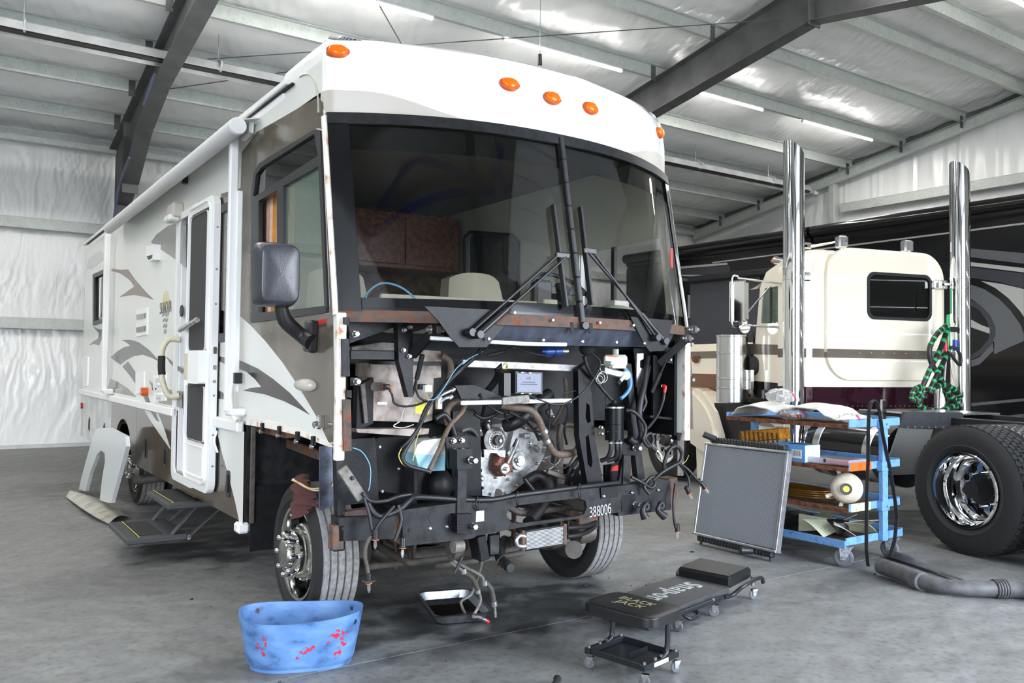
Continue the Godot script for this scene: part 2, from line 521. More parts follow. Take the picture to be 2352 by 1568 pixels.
	mat("truck_brown", rgb8(108, 70, 40), 0.15, 0.2)
	mat("brushed", rgb8(206, 206, 206), 0.22, 1.0)
	mat("coach_black", rgb8(20, 20, 22), 0.12)
	mat("coach_grey", rgb8(96, 98, 102), 0.16, 0.3)
	mat("coach_slate", rgb8(64, 66, 72), 0.16, 0.3)
	mat("coach_pale", rgb8(172, 172, 170), 0.18, 0.3)
	mat("green_wrap", rgb8(36, 150, 84), 0.4)
	mat("air_red", rgb8(180, 24, 44), 0.35)
	mat("air_blue", rgb8(40, 66, 170), 0.35)
	mat("frame_black", rgb8(36, 36, 38), 0.5, 0.1, "soft", 2.0)
	mat("flap", rgb8(40, 42, 46), 0.6, 0.0, "oily", 3.0, "rough_n", 0.3)
	# loose things
	mat("cart_blue", rgb8(104, 150, 202), 0.4, 0.0, "scuff", 1.6)
	mat("cart_wood", rgb8(92, 78, 68), 0.75, 0.0, "wood", 1.4)
	mat("cart_edge", rgb8(128, 84, 58), 0.8, 0.0, "wood", 1.6)
	mat("orange_tape", rgb8(240, 92, 24), 0.5)
	mat("faded_tape", rgb8(190, 202, 176), 0.6, 0.0, "grime", 5.0)
	mat("filter_yellow", rgb8(206, 138, 26), 0.6, 0.0, "grime", 4.0)
	mat("filter_dirt", rgb8(88, 64, 34), 0.9, 0.0, "mottle", 6.0)
	mat("carton_blue", rgb8(86, 150, 208), 0.55)
	mat("carton_pale", rgb8(190, 214, 232), 0.55)
	glass("case_clear", rgb8(220, 214, 220), 0.4)
	mat("magenta", rgb8(196, 40, 110), 0.4)
	mat("tank_tan", rgb8(206, 194, 174), 0.4, 0.0, "mottle", 6.0)
	mat("fan_ivory", rgb8(202, 204, 176), 0.4, 0.0, "mottle", 5.0)
	mat("hose_amber", rgb8(120, 84, 28), 0.25, 0.3)
	mat("fibreglass", rgb8(214, 212, 204), 0.35, 0.0, "mottle", 2.0)
	mat("copper_part", rgb8(150, 78, 42), 0.4, 0.6)
	mat("castor_rubber", rgb8(96, 98, 102), 0.6, 0.0, "mottle", 8.0)
	mat("castor_hub", rgb8(150, 156, 164), 0.5, 0.3, "grime", 8.0)
	mat("fin_grey", rgb8(150, 152, 156), 0.5, 0.4)
	mat("fin_dark", rgb8(84, 86, 90), 0.55, 0.3)
	mat("tank_black", rgb8(38, 38, 40), 0.45, 0.0, "soft", 4.0)
	mat("panel_white", rgb8(212, 216, 216), 0.28)
	mat("panel_tan", rgb8(170, 168, 154), 0.3, 0.0, "grime", 1.4)
	mat("step_dark", rgb8(66, 68, 70), 0.6, 0.0, "speck", 4.0, "fine_n", 0.3)
	mat("step_grip", rgb8(44, 44, 44), 0.9, 0.0, "speck", 6.0, "fine_n", 0.6)
	mat("vinyl_pad", rgb8(26, 26, 27), 0.38, 0.0, "soft", 5.0, "fine_n", 0.15)
	mat("creeper_pad", rgb8(66, 67, 68), 0.5, 0.0, "soft", 5.0, "fine_n", 0.2)
	mat("creeper_steel", rgb8(40, 42, 46), 0.35, 0.3, "scuff", 5.0)
	mat("pad_print", rgb8(176, 176, 172), 0.6)
	mat("pad_stitch", rgb8(150, 142, 106), 0.7)
	mat("floor_hose", rgb8(88, 88, 90), 0.62, 0.0, "grime", 3.0, "rough_n", 0.25)
	mat("pan_steel", rgb8(158, 160, 164), 0.28, 0.9, "oily", 4.0)
	mat("used_oil", rgb8(9, 9, 10), 0.04)
	mat("litter", rgb8(46, 44, 42), 0.9)
	for k in ["black_steel", "black_steel_worn", "splash", "cowl_steel"]: M[k].metallic_specular = 0.32

func roof_y(z: float) -> float:             # underside of the roof purlins
	return 5.63 + 0.18 * (-3.42 - absf(z + 3.42) + 11.85)

func build_setting() -> void:
	# ---- floor: concrete slabs parted by saw cuts
	var fl_node := setting("floor")
	var cuts_x := [-15.8, -11.0, -7.2, -3.3, 4.9, 9.6, 15.2]
	var cuts_z := [-13.15, -9.06, -4.56, -0.06, 4.44, 6.35]
	var fm := floor_material()
	for i in cuts_x.size() - 1:
		for j in cuts_z.size() - 1:
			var c := Vector3((cuts_x[i] + cuts_x[i + 1]) / 2, -0.1, (cuts_z[j] + cuts_z[j + 1]) / 2)
			bx("slab", fm, fl_node, c, Vector3(cuts_x[i + 1] - cuts_x[i] - 0.004, 0.2, cuts_z[j + 1] - cuts_z[j] - 0.004), Basis(), 0.003)
	bx("joint_bed", M.apron, fl_node, Vector3(-0.3, -0.16, -3.4), Vector3(31.2, 0.3, 19.6)).position.y = -0.01
	var ap := setting("apron")
	ap.name = "trim_1"
	bx("apron_slab", M.apron, ap, Vector3(0, -0.13, 20.4), Vector3(70, 0.2, 28))
	# ---- walls: outer skin and the draped facing of the insulation inside
	var nz := FastNoiseLite.new()
	nz.seed = 11
	nz.frequency = 1.0
	nz.fractal_octaves = 3
	var girts := [0.0, 2.19, 3.95, 5.55]
	var drape := func(s: float, y: float) -> float:
		var k := 0
		while k < 2 and y > girts[k + 1]: k += 1
		var f: float = clampf((y - girts[k]) / (girts[k + 1] - girts[k]), 0.0, 1.0)
		var belly := sin(PI * f) * 0.05
		var fold := nz.get_noise_2d(s * 5.0 + nz.get_noise_2d(s * 0.7, y * 0.5) * 2.5, y * 0.35 + 10.0 * k) * 0.034 * (0.4 + 0.6 * f)
		fold += nz.get_noise_2d(s * 14.0 + nz.get_noise_2d(s, y * 0.6) * 3.0, y * 0.5 + 30.0) * 0.007
		fold += nz.get_noise_2d(s * 1.6 + 40.0, y * 1.1) * 0.025 * sin(PI * f)
		return belly + fold
	var wb := setting("wall_back")
	bx("outer_skin", M.backing, wb, Vector3(-0.3, 3.0, -13.25), Vector3(31.2, 6.2, 0.2))
	for seg in [[-15.6, -5.0, 60], [-5.0, 1.5, 340], [1.5, 9.0, 60], [9.0, 15.05, 150]]:
		var b := MB.new()
		b.grid(seg[2], 60, func(u: float, v: float): return Vector3(lerpf(seg[0], seg[1], u), v * 5.75, -13.1 + drape.call(lerpf(seg[0], seg[1], u), v * 5.75)))
		put(b, "insulation_facing", M.vinyl, wb)
	for y in [2.19, 3.95]:
		var b2 := MB.new()
		b2.beam(Vector3(-15.6, y + 0.09, -12.98), Vector3(15.05, y + 0.09, -12.98), 0.14, 0.012)
		b2.beam(Vector3(-15.6, y, -12.905), Vector3(15.05, y, -12.905), 0.012, 0.18)
		b2.beam(Vector3(-15.6, y - 0.09, -12.94), Vector3(15.05, y - 0.09, -12.94), 0.08, 0.012)
		put(b2, "girt", M.galvanised, wb)
	bx("base_angle", M.galvanised, wb, Vector3(-0.3, 0.03, -12.98), Vector3(31, 0.06, 0.08))
	var b3 := MB.new()
	b3.beam(Vector3(-15.6, 5.46, -12.92), Vector3(15.05, 5.46, -12.92), 0.16, 0.2)
	put(b3, "eave_strut", M.galvanised, wb)
	var wr := setting("wall_right")
	bx("outer_skin", M.backing, wr, Vector3(15.25, 3.7, -3.4), Vector3(0.2, 7.6, 19.9))
	var bw := MB.new()
	bw.grid(420, 60, func(u: float, v: float):
		var z := lerpf(-13.1, 6.2, u)
		var y := lerpf(2.4, roof_y(z) + 0.05, v)
		return Vector3(15.1 - drape.call(z + 50.0, minf(y, 5.5)), y, z), false)
	put(bw, "insulation_facing", M.vinyl, wr)
	bx("lower_facing", M.vinyl, wr, Vector3(15.08, 1.2, -3.4), Vector3(0.04, 2.4, 19.2))
	for y in [2.2, 5.42]:
		var b4 := MB.new()
		b4.beam(Vector3(14.94, y + 0.1, -8.15 if y > 5 else -12.9), Vector3(14.94, y + 0.1, 6.1), 0.16, 0.012)
		b4.beam(Vector3(14.87, y, -8.15 if y > 5 else -12.9), Vector3(14.87, y, 6.1), 0.012, 0.2)
		b4.beam(Vector3(14.9, y - 0.1, -8.15 if y > 5 else -12.9), Vector3(14.9, y - 0.1, 6.1), 0.08, 0.012)
		put(b4, "girt", M.galvanised, wr)
	for z in [-8.3, -3.4, 1.5]:
		var b5 := MB.new()
		b5.box(Vector3(14.9, roof_y(z) / 2 - 0.1, z), Vector3(0.2, roof_y(z) - 0.25, 0.06))
		b5.box(Vector3(14.8, roof_y(z) / 2 - 0.1, z - 0.05), Vector3(0.012, roof_y(z) - 0.25, 0.14))
		put(b5, "wall_column", M.galvanised, wr)
	for s in [-1.0, 1.0]:
		var z1 := -12.9 if s < 0 else 6.06
		var b6 := MB.new()
		var a := Vector3(14.86, roof_y(z1) - 0.13, z1)
		var e := Vector3(14.86, roof_y(-3.42) - 0.13, -3.42)
		b6.beam(a, e, 0.012, 0.24)
		b6.beam(a + Vector3(-0.04, 0.12, 0), e + Vector3(-0.04, 0.12, 0), 0.09, 0.012)
		b6.beam(a + Vector3(-0.05, -0.12, 0), e + Vector3(-0.05, -0.12, 0), 0.1, 0.012)
		put(b6, "rake_channel", M.galvanised, wr)
		bx("rake_angle", M.galvanised, wr, (a + e) / 2 + Vector3(0.1, 0.18, 0), Vector3(0.2, 0.1, 0.1)).visible = true
	var wl := setting("wall_left")
	bx("outer_skin", M.backing, wl, Vector3(-15.85, 3.7, -3.4), Vector3(0.2, 7.6, 19.9))
	bx("insulation_facing", M.vinyl, wl, Vector3(-15.72, 3.6, -3.4), Vector3(0.06, 7.2, 19.4))
	for y in [2.2, 3.95, 5.42]: bx("girt", M.galvanised, wl, Vector3(-15.62, y, -3.4), Vector3(0.14, 0.2, 19.0))
	for z in [-8.3, -3.4, 1.5]: bx("wall_column", M.galvanised, wl, Vector3(-15.6, 3.2, z), Vector3(0.2, 6.4, 0.14))
	# ---- front wall behind the camera, with three big doorways
	var wf := setting("wall_front")
	var doors := [[-9.2, -4.4], [1.0, 5.8], [8.2, 13.0]]
	var xs := [-15.8]
	for d in doors: xs.append_array(d)
	xs.append(15.2)
	for k in range(0, xs.size(), 2):
		bx("outer_skin", M.backing, wf, Vector3((xs[k] + xs[k + 1]) / 2, 2.9, 6.3), Vector3(xs[k + 1] - xs[k], 5.8, 0.2))
		bx("insulation_facing", M.vinyl, wf, Vector3((xs[k] + xs[k + 1]) / 2, 2.85, 6.16), Vector3(xs[k + 1] - xs[k] - 0.1, 5.7, 0.06))
	for d in doors:
		bx("header", M.vinyl, wf, Vector3((d[0] + d[1]) / 2, 5.2, 6.28), Vector3(d[1] - d[0], 1.2, 0.24))
		for e in d: bx("door_jamb", M.galvanised, wf, Vector3(e, 2.3, 6.2), Vector3(0.12, 4.6, 0.3))
	for k in [0, 1]:    # raised sectional doors under the roof
		var d: Array = doors[k]
		var dn := setting("door_%d" % (k + 1))
		for p in 7:
			bx("door_panel", M.door_white, dn, Vector3((d[0] + d[1]) / 2, 4.82, 5.55 - 0.62 * p), Vector3(d[1] - d[0] - 0.1, 0.05, 0.6))
		for e in d: bx("door_track", M.galvanised, dn, Vector3(e, 4.8, 3.7), Vector3(0.06, 0.08, 4.6))
	for q in [[Vector3(-7.0, 5.3, 4.6), Vector3(0.6, 5.3, 4.6)], [Vector3(-5.5, 5.3, 4.6), Vector3(-2.5, 5.95, 4.6)], [Vector3(-2.5, 5.95, 4.6), Vector3(0.4, 5.3, 4.6)]]:
		var tb := MB.new()
		tb.beam(q[0], q[1], 0.06, 0.1)
		put(tb, "blue_truss", M.truss_blue, wf)
	var shut := setting("door_3")
	for p in 8:
		bx("door_panel", M.door_white, shut, Vector3((doors[2][0] + doors[2][1]) / 2, 0.29 + 0.58 * p, 6.22), Vector3(doors[2][1] - doors[2][0] - 0.12, 0.57, 0.05), Basis(), 0.012)
	# ---- roof: deck, facing, purlins, frames
	var ce := setting("ceiling")
	for s in [-1.0, 1.0]:
		var zo := -13.4 if s < 0 else 6.55
		var b7 := MB.new()
		b7.beam(Vector3(-0.3, roof_y(zo) + 0.42, zo), Vector3(-0.3, roof_y(-3.42) + 0.42, -3.42), 31.4, 0.12)
		put(b7, "roof_deck", M.backing, ce)
	var pz := [-11.85, -10.54, -9.25, -7.92, -6.58, -5.23, -3.95]
	var edges := [-13.1]
	edges.append_array(pz)
	edges.append(-3.42)
	var sag := func(x: float, z: float) -> float:
		var zz: float = -3.42 - absf(z + 3.42)
		var k := 0
		while k < edges.size() - 2 and zz > edges[k + 1]: k += 1
		var f: float = clampf((zz - edges[k]) / (edges[k + 1] - edges[k]), 0.0, 1.0)
		var o := -0.05 * sin(PI * f)
		o += nz.get_noise_2d(x * 5.5 + z * 2.2, z * 0.7 + 7.0 * k) * 0.02 * (0.25 + 0.75 * absf(cos(PI * f)))
		o += nz.get_noise_2d(x * 13.0 + z * 4.0, z * 1.4 + 7.0 * k) * 0.006
		o += nz.get_noise_2d(x * 0.9, z * 1.3 + 60.0) * 0.03
		return o
	for seg in [[-15.7, -4.0, 80, -1.0], [-4.0, 15.1, 620, -1.0], [-15.7, 2.0, 60, 1.0], [2.0, 15.1, 160, 1.0]]:
		var b8 := MB.new()
		b8.grid(seg[2], 110, func(u: float, v: float):
			var x := lerpf(seg[0], seg[1], u)
			var z := lerpf(-13.2, -3.42, v) if seg[3] < 0 else lerpf(-3.42, 6.3, v)
			return Vector3(x, roof_y(z) + 0.25 + sag.call(x, z), z), false)
		put(b8, "insulation_facing", M.vinyl, ce)
	for s in [-1.0, 1.0]:
		for z0 in pz:
			var z: float = z0 if s < 0 else -6.84 - z0
			var y := roof_y(z)
			var b9 := MB.new()
			b9.box(Vector3(-0.3, y + 0.1, z), Vector3(30.6, 0.2, 0.008), Basis(), 0.001)
			b9.box(Vector3(-0.3, y + 0.004, z - 0.035), Vector3(30.6, 0.008, 0.07), Basis(), 0.001)
			b9.box(Vector3(-0.3, y + 0.014, z - 0.07), Vector3(30.6, 0.02, 0.008), Basis(), 0.001)
			b9.box(Vector3(-0.3, y + 0.2, z + 0.035), Vector3(30.6, 0.008, 0.07), Basis(), 0.001)
			put(b9, "purlin", M.galvanised, ce)
			for xr in [-0.3, 7.35, 14.86]:
				bx("purlin_clip", M.red_iron, ce, Vector3(xr - 0.16 + (0.1 if xr > 10 else 0.0), y + 0.06 - (0.08 if xr > 10 else 0.0), z + 0.012), Vector3(0.1, 0.26, 0.012))
	# mesh of the banding under the facing, as in the bays over the motorhome
	for xr in [-7.95, -0.3, 7.35]:
		var b10 := MB.new()
		var top := []
		var low := []
		for q in [[-12.95, 5.42], [-12.0, 5.58], [-9.2, 6.1], [-3.42, 7.13]]: top.append(Vector2(q[0], q[1]))
		for q in [[-3.42, 6.52], [-6.85, 5.95], [-9.15, 5.62], [-10.35, 5.22], [-11.35, 4.58], [-12.1, 4.3], [-12.4, 0.0], [-12.95, 0.0]]: low.append(Vector2(q[0], q[1]))
		var xf := side_xf(xr + 0.006)
		b10.ext(top + low, 0.012, xf)
		for q in [top, low]:
			for k in q.size() - 1:
				b10.beam(Vector3(xr, q[k].y, q[k].x), Vector3(xr, q[k + 1].y, q[k + 1].x), 0.26, 0.016)
		for q in [[-3.45, 6.82, 0.72], [-11.42, 5.0, 1.2]]:
			b10.box(Vector3(xr, q[1], q[0]), Vector3(0.26, q[2], 0.03))
		put(b10, "rafter", M.red_iron, ce)
		var b11 := MB.new()
		for q in [top, low]:
			for k in q.size() - 1:
				b11.beam(Vector3(xr, q[k].y, -6.84 - q[k].x), Vector3(xr, q[k + 1].y, -6.84 - q[k + 1].x), 0.26, 0.016)
		var mir := []
		for q in top + low: mir.append(Vector2(-6.84 - q.x, q.y))
		b11.ext(mir, 0.012, xf)
		put(b11, "rafter", M.red_iron, ce)
	for q in [[fr(870, 10, -5.6), fr(930, 115, -5.0)], [Vector3(7.35, 6.75, -4.0), Vector3(-0.3, 6.1, -9.6)], [Vector3(-0.3, 5.9, -10.6), Vector3(3.4, 6.5, -7.6)]]:
		var b12 := MB.new()
		b12.tube(q, 0.008, 6, 1)
		put(b12, "brace_rod", M.red_iron, ce)

func floor_material() -> StandardMaterial3D:
	# bare concrete with trowel mottling, drips and wheel marks, mapped from above over 14 m around the motorhome's nose
	var nA := FastNoiseLite.new()
	nA.seed = 3
	nA.frequency = 0.006
	nA.fractal_octaves = 5
	var nB := FastNoiseLite.new()
	nB.seed = 9
	nB.frequency = 0.035
	nB.fractal_octaves = 4
	var size := 1024
	var span := 16.0
	var img := Image.create(size, size, false, Image.FORMAT_RGB8)
	# stains: centre x, z, radius x, radius z, strength
	var st := []
	for q in [[1120, 1400, 0.75, 0.5, 0.5], [1060, 1480, 0.5, 0.16, 0.3], [450, 1240, 0.5, 1.0, 0.36], [560, 1260, 0.35, 0.5, 0.25], [900, 1370, 0.6, 0.4, 0.22], [1330, 1440, 0.5, 0.25, 0.2], [620, 1520, 0.5, 0.2, 0.2], [840, 1470, 0.6, 0.15, 0.25], [1980, 1330, 0.5, 0.2, 0.18], [2150, 1310, 0.6, 0.2, 0.2], [150, 1110, 0.8, 1.4, 0.18], [300, 1330, 0.6, 0.5, 0.12]]:
		var p := fl(q[0], q[1])
		st.append([p.x, p.z, q[2], q[3], q[4]])
	for j in size:
		for i in size:
			var x := (float(i) / size - 0.5) * span
			var z := (float(j) / size - 0.5) * span
			var a := nA.get_noise_2d(i, j)
			var b := nB.get_noise_2d(i * 1.0, j * 1.4)
			var l := 0.9 + 0.07 * a + 0.07 * b
			for s in st:
				var dx: float = (x - s[0]) / s[2]
				var dz: float = (z - s[1]) / s[3]
				var d := dx * dx + dz * dz
				if d < 2.2:
					var e := clampf((1.25 - d - 0.8 * a + 1.6 * b), 0.0, 1.0)
					l *= 1.0 - s[4] * e
			img.set_pixel(i, j, Color(l, l, l * 0.995))
	var m := mat("concrete", rgb8(136, 136, 135), 0.62, 0.0, "", 1.0)
	m.albedo_texture = ImageTexture.create_from_image(img)
	m.uv1_triplanar = true
	m.uv1_world_triplanar = true
	m.uv1_scale = Vector3.ONE / span
	m.uv1_offset = Vector3(0.5, 0.5, 0.5)
	m.detail_enabled = true
	m.detail_blend_mode = BaseMaterial3D.BLEND_MODE_MUL
	m.detail_albedo = T["grain"]
	m.detail_uv_layer = BaseMaterial3D.DETAIL_UV_2
	m.uv2_triplanar = true
	m.uv2_world_triplanar = true
	m.uv2_scale = Vector3.ONE * 0.7
	m.roughness_texture = T["soft"]
	m.normal_enabled = true
	m.normal_texture = T["fine_n"]
	m.normal_scale = 0.15
	return m

func build_lights() -> void:
	# tube lights in two rows under the purlins
	var first: Node3D = null
	for row in [[-6.58, 0.45, -4, 4], [-1.74, 1.28, -4, 4]]:
		for k in range(row[2], row[3]):
			var x: float = row[1] + 3.62 * k
			var y: float = roof_y(row[0]) - 0.05
			var t := thing("tube_light", "", "light", Vector3(x + 1.2, y, row[0]), 0.0, "tube lights under the roof")
			var seen_one: bool = row[0] < -3.0 and k >= 0
			if seen_one:
				t.set_meta("label", ["glowing tube light cut by the top edge, over the motorhome roof", "glowing tube light above the motorhome cap and black cord grip", "glowing tube light starting behind the dark rafter", "glowing tube light closest to the gable wall, over the exhaust stack"][k])
				t.remove_meta("group")
			else:
				t.set_meta("label", "slim glowing white tube light under a roof purlin of the front bays")
				if row[0] > -3.0 and k == 2:
					t.set_meta("label", "glowing tube light beyond the roof ridge, above the dark coach")
					t.remove_meta("group")
			bx("housing", M.trim_white, t, Vector3(0, 0.03, 0), Vector3(2.42, 0.025, 0.05))
			var b := MB.new()
			b.cyl(Vector3(-1.2, 0, 0), Vector3(1.2, 0, 0), 0.022, 12)
			put(b, "glowing_tube", M.tube_glow, t)
			for e in [-1.2, 1.2]: bx("end_cap", M.trim_white, t, Vector3(e, 0.005, 0), Vector3(0.03, 0.06, 0.05))
			var l := AreaLight3D.new()
			l.name = "tube_glow"
			l.area_size = Vector2(2.3, 0.06)
			l.light_energy = LED
			l.light_color = Color(1, 0.99, 0.97)
			l.shadow_enabled = true
			l.set("area_range", 60.0)
			l.rotation.x = -PI / 2
			l.position.y = -0.03
			t.add_child(l)

var rv: Node3D

func wsz(x: float, y: float) -> float:      # the windscreen's surface: z at (x, y)
	return lerpf(0.372, 0.163, (y - 1.8) / 1.05) - 0.4 * pow(absf(x / 1.25), 2.2)
func on_ws(x: float, y: float, off := 0.0) -> Vector3:
	var z := 0.2
	for i in 8:
		var p := fr(x, y, z)
		z = wsz(p.x, p.y) + off
	return fr(x, y, z)
func cap_plan(u: float, inset: float, side_share := 0.35) -> Vector2:
	# outline of the front cap seen from above, from the kerb side round the nose to the road side: (x, z)
	var k := absf(u * 2.0 - 1.0)
	var s := -1.0 if u < 0.5 else 1.0
	var zc := -0.3
	if k > 0.8:
		return Vector2(s * (1.25 - inset * side_share), lerpf(zc, -0.95, (k - 0.8) / 0.2))
	if k > 0.66:
		var a := (k - 0.66) / 0.14
		var p0 := Vector2(1.17, 0.15 - 0.4 * pow(1.17 / 1.25, 2.2) - inset)
		var p1 := Vector2(1.25 - inset * side_share, zc)
		var ctrl := Vector2(1.25 - inset * side_share * 0.6, p0.y - 0.02)
		var q := p0.lerp(ctrl, a).lerp(ctrl.lerp(p1, a), a)
		return Vector2(s * q.x, q.y)
	var x := k / 0.66 * 1.17
	return Vector2(s * x, 0.15 - 0.4 * pow(x / 1.25, 2.2) - inset)

func make_wheel(parent: Node, nm: String, c: Vector3, r: float, w: float, out: float, rim_m: Material, kind: String) -> Node3D:
	# out = -1 when the wheel's outer face looks to -x. Built round the x axis.
	var wh := part(nm, parent)
	wh.position = c
	var xf := Transform3D(Basis(Vector3(0, 1, 0), Vector3(out, 0, 0), Vector3(0, 0, -1) * -out), Vector3.ZERO)
	xf.basis = Basis(Vector3(0, 1, 0), Vector3(out, 0, 0), Vector3(0, 1, 0).cross(Vector3(out, 0, 0)))
	var rr := r * 0.66 if kind != "big" else r * 0.57
	var b := MB.new()
	b.lathe([Vector2(rr, -w * 0.36), Vector2(rr + 0.02, -w * 0.44), Vector2(lerpf(rr, r, 0.5), -w * 0.54), Vector2(r * 0.94, -w * 0.48), Vector2(r * 0.985, -w * 0.43)], xf, 64)
	b.lathe([Vector2(r * 0.985, w * 0.43), Vector2(r * 0.94, w * 0.48), Vector2(lerpf(rr, r, 0.62), w * 0.54), Vector2(lerpf(rr, r, 0.3), w * 0.53), Vector2(lerpf(rr, r, 0.27), w * 0.545), Vector2(rr + 0.02, w * 0.45), Vector2(rr, w * 0.36), Vector2(rr, -w * 0.36)], xf, 64)
	put(b, "sidewall", M.tyre, wh)
	var tp := [Vector2(r * 0.985, -w * 0.43)]
	if kind == "big":
		tp.append_array([Vector2(r * 0.972, -w * 0.4), Vector2(r * 0.972, w * 0.4)])
	else:
		for g in [-0.27, -0.09, 0.09, 0.27]:
			tp.append_array([Vector2(r, w * (g - 0.022)), Vector2(r - 0.014, w * (g - 0.016)), Vector2(r - 0.014, w * (g + 0.016)), Vector2(r, w * (g + 0.022))])
		tp.insert(1, Vector2(r, -w * 0.4))
		tp.append(Vector2(r, w * 0.4))
	tp.append(Vector2(r * 0.985, w * 0.43))
	var b2 := MB.new()
	b2.lathe(tp, xf, 72)
	put(b2, "tread", M.tyre_dusty if kind != "big" else M.tyre, wh)
	if kind == "inner":
		var bi := MB.new()
		bi.lathe([Vector2(0, -w * 0.1), Vector2(rr * 0.5, -w * 0.1), Vector2(rr * 0.55, w * 0.12), Vector2(rr * 0.94, w * 0.16), Vector2(rr, w * 0.4)], xf, 40)
		put(bi, "rim", M.old_steel, wh)
		return wh
	return wh

func build_motorhome() -> void:
	rv = thing("motorhome", "white and taupe motorhome with its front panels off and engine bay open", "motorhome")
	var sx := side_xf(-1.21)
	# ---------------- body shell
	var body := part("body", rv)
	var win := sds([580, 452, 587, 395, 600, 375, 728, 297, 740, 300, 757, 716, 588, 738, 581, 720])
	var low_edge := sds([757, 1020, 690, 990, 620, 970, 566, 962])
	var outline := [Vector2(-9.05, 1.13), Vector2(-9.05, 3.16), Vector2(-0.3, 3.16), Vector2(-0.28, 2.9)]
	outline.append_array(sds([746, 262, 757, 480, 766, 705, 772, 1016]))
	outline.append_array(low_edge)
	outline.append_array([Vector2(-1.58, 1.13)])
	var door_open := rect(-3.42, 0.62, -2.78, 2.72, 0.07)
	var rear_win := sds([219, 632, 242, 622, 242, 735, 219, 742])
	var small_win := rect(-2.3, 1.72, -1.86, 2.62, 0.05)
	outline.append_array([Vector2(-2.78, 1.13), Vector2(-2.78, 2.65), Vector2(-2.85, 2.72), Vector2(-3.35, 2.72), Vector2(-3.42, 2.65), Vector2(-3.42, 1.13)])
	slab("side_wall", M.side_white, body, outline, 0.04, sx, [win, rear_win, small_win])
	slab("side_wall", M.side_white, body, [Vector2(-9.05, 0.5), Vector2(-9.05, 3.16), Vector2(-0.3, 3.16), Vector2(-0.05, 1.83), Vector2(-0.05, 1.1), Vector2(-1.6, 1.1), Vector2(-1.6, 0.5)], -0.04, side_xf(1.21), [driver_window(), road_window()])
	slab("rear_wall", M.rear_white, body, [Vector2(-1.25, 0.5), Vector2(1.25, 0.5), Vector2(1.25, 3.2), Vector2(-1.25, 3.2)], 0.05, zplane(-9.1))
	slab("roof", M.gel_white, body, [Vector2(-1.25, 3.1), Vector2(-1.262, 3.12), Vector2(-1.262, 3.17), Vector2(-1.235, 3.21), Vector2(-1.15, 3.245), Vector2(-0.8, 3.27), Vector2(0.8, 3.27), Vector2(1.15, 3.245), Vector2(1.25, 3.2), Vector2(1.25, 3.1)], 8.2, zplane(-9.08))
	bx("roof_rail", M.trim_white, body, Vector3(-1.275, 3.165, -4.9), Vector3(0.03, 0.035, 8.3))
	bx("rail_gasket", M.black_rubber, body, Vector3(-1.262, 3.14, -4.75), Vector3(0.02, 0.014, 8.1))
	var b := MB.new()
	b.beam(Vector3(-1.27, 1.115, -9.06), Vector3(-1.27, 1.115, -3.42), 0.05, 0.075, Vector3.UP, 0.012)
	b.beam(Vector3(-1.27, 1.115, -2.78), Vector3(-1.27, 1.115, -1.55), 0.05, 0.075, Vector3.UP, 0.012)
	put(b, "belt_rail", M.trim_white, body)
	# lower skirt: separate locker doors
	var skirt := part("skirt", rv)
	var ycuts := 0.5
	for q in [[-9.05, -7.75, "rear_white"], [-7.74, -6.62, "rear_white"], [-6.61, -5.12, "arch"], [-5.11, -4.36, "taupe_low"], [-4.35, -3.44, "taupe_low"], [-2.76, -1.56, "taupe_low"]]:
		var panel_poly: Array = rect(q[0], ycuts, q[1], 1.08)
		if q[2] == "arch":
			panel_poly = [Vector2(-6.61, 0.5), Vector2(-6.61, 1.08), Vector2(-5.12, 1.08), Vector2(-5.12, 0.5), Vector2(-5.34, 0.5)]
			for k in 13:
				var w := PI * k / 12.0
				panel_poly.append(Vector2(-5.86 + 0.52 * cos(w), 0.5 + 0.42 * sin(w)))
			panel_poly.append(Vector2(-6.4, 0.5))
		slab("locker_door", M[q[2]] if q[2] != "arch" else M.taupe_low, skirt, panel_poly, 0.035, side_xf(-1.215))
		if q[2] != "arch":
			var zc: float = (q[0] + q[1]) / 2 + (0.3 if q[1] > -2 else 0.1)
			var lt := part("latch", skirt)
			slab("recess", M.black_plastic, lt, rect(zc - 0.045, 0.62, zc + 0.045, 0.8, 0.025), 0.006, side_xf(-1.249))
			slab("paddle", M.black_gloss, lt, rect(zc - 0.02, 0.65, zc + 0.02, 0.77, 0.015), 0.01, side_xf(-1.253))
	bx("wheel_arch_post", M.old_steel, skirt, Vector3(-1.22, 0.78, -5.08), Vector3(0.05, 0.6, 0.06))
	bx("under_door_panel", M.taupe_low, skirt, Vector3(-1.235, 0.56, -3.1), Vector3(0.035, 0.14, 0.66))
	bx("corner_foot", M.trim_white, skirt, Vector3(-1.24, 0.46, -1.58), Vector3(0.08, 0.07, 0.1), Basis(), 0.015)
	rod("side_marker", M.red_lens, skirt, Vector3(-1.25, 0.92, -8.98), Vector3(-1.275, 0.92, -8.98), 0.04)
	rod("drain_pipe", M.old_steel, skirt, Vector3(-1.3, 0.36, -5.0), Vector3(-0.6, 0.4, -5.0), 0.045)
	# ---------------- painted sweeps on the side
	var deco := part("paint_sweep", rv)
	var c3 := func(p: Array) -> Array:
		var o := []
		for i in range(0, p.size(), 2): o.append_array([130 + p[i] / 3.136, 500 + p[i + 1] / 3.136])
		return sds(o)
	var c4 := func(p: Array) -> Array:
		var o := []
		for i in range(0, p.size(), 2): o.append_array([130 + p[i] / 3.136, 900 + p[i + 1] / 3.136])
		return sds(o)
	var px2 := side_xf(-1.25)
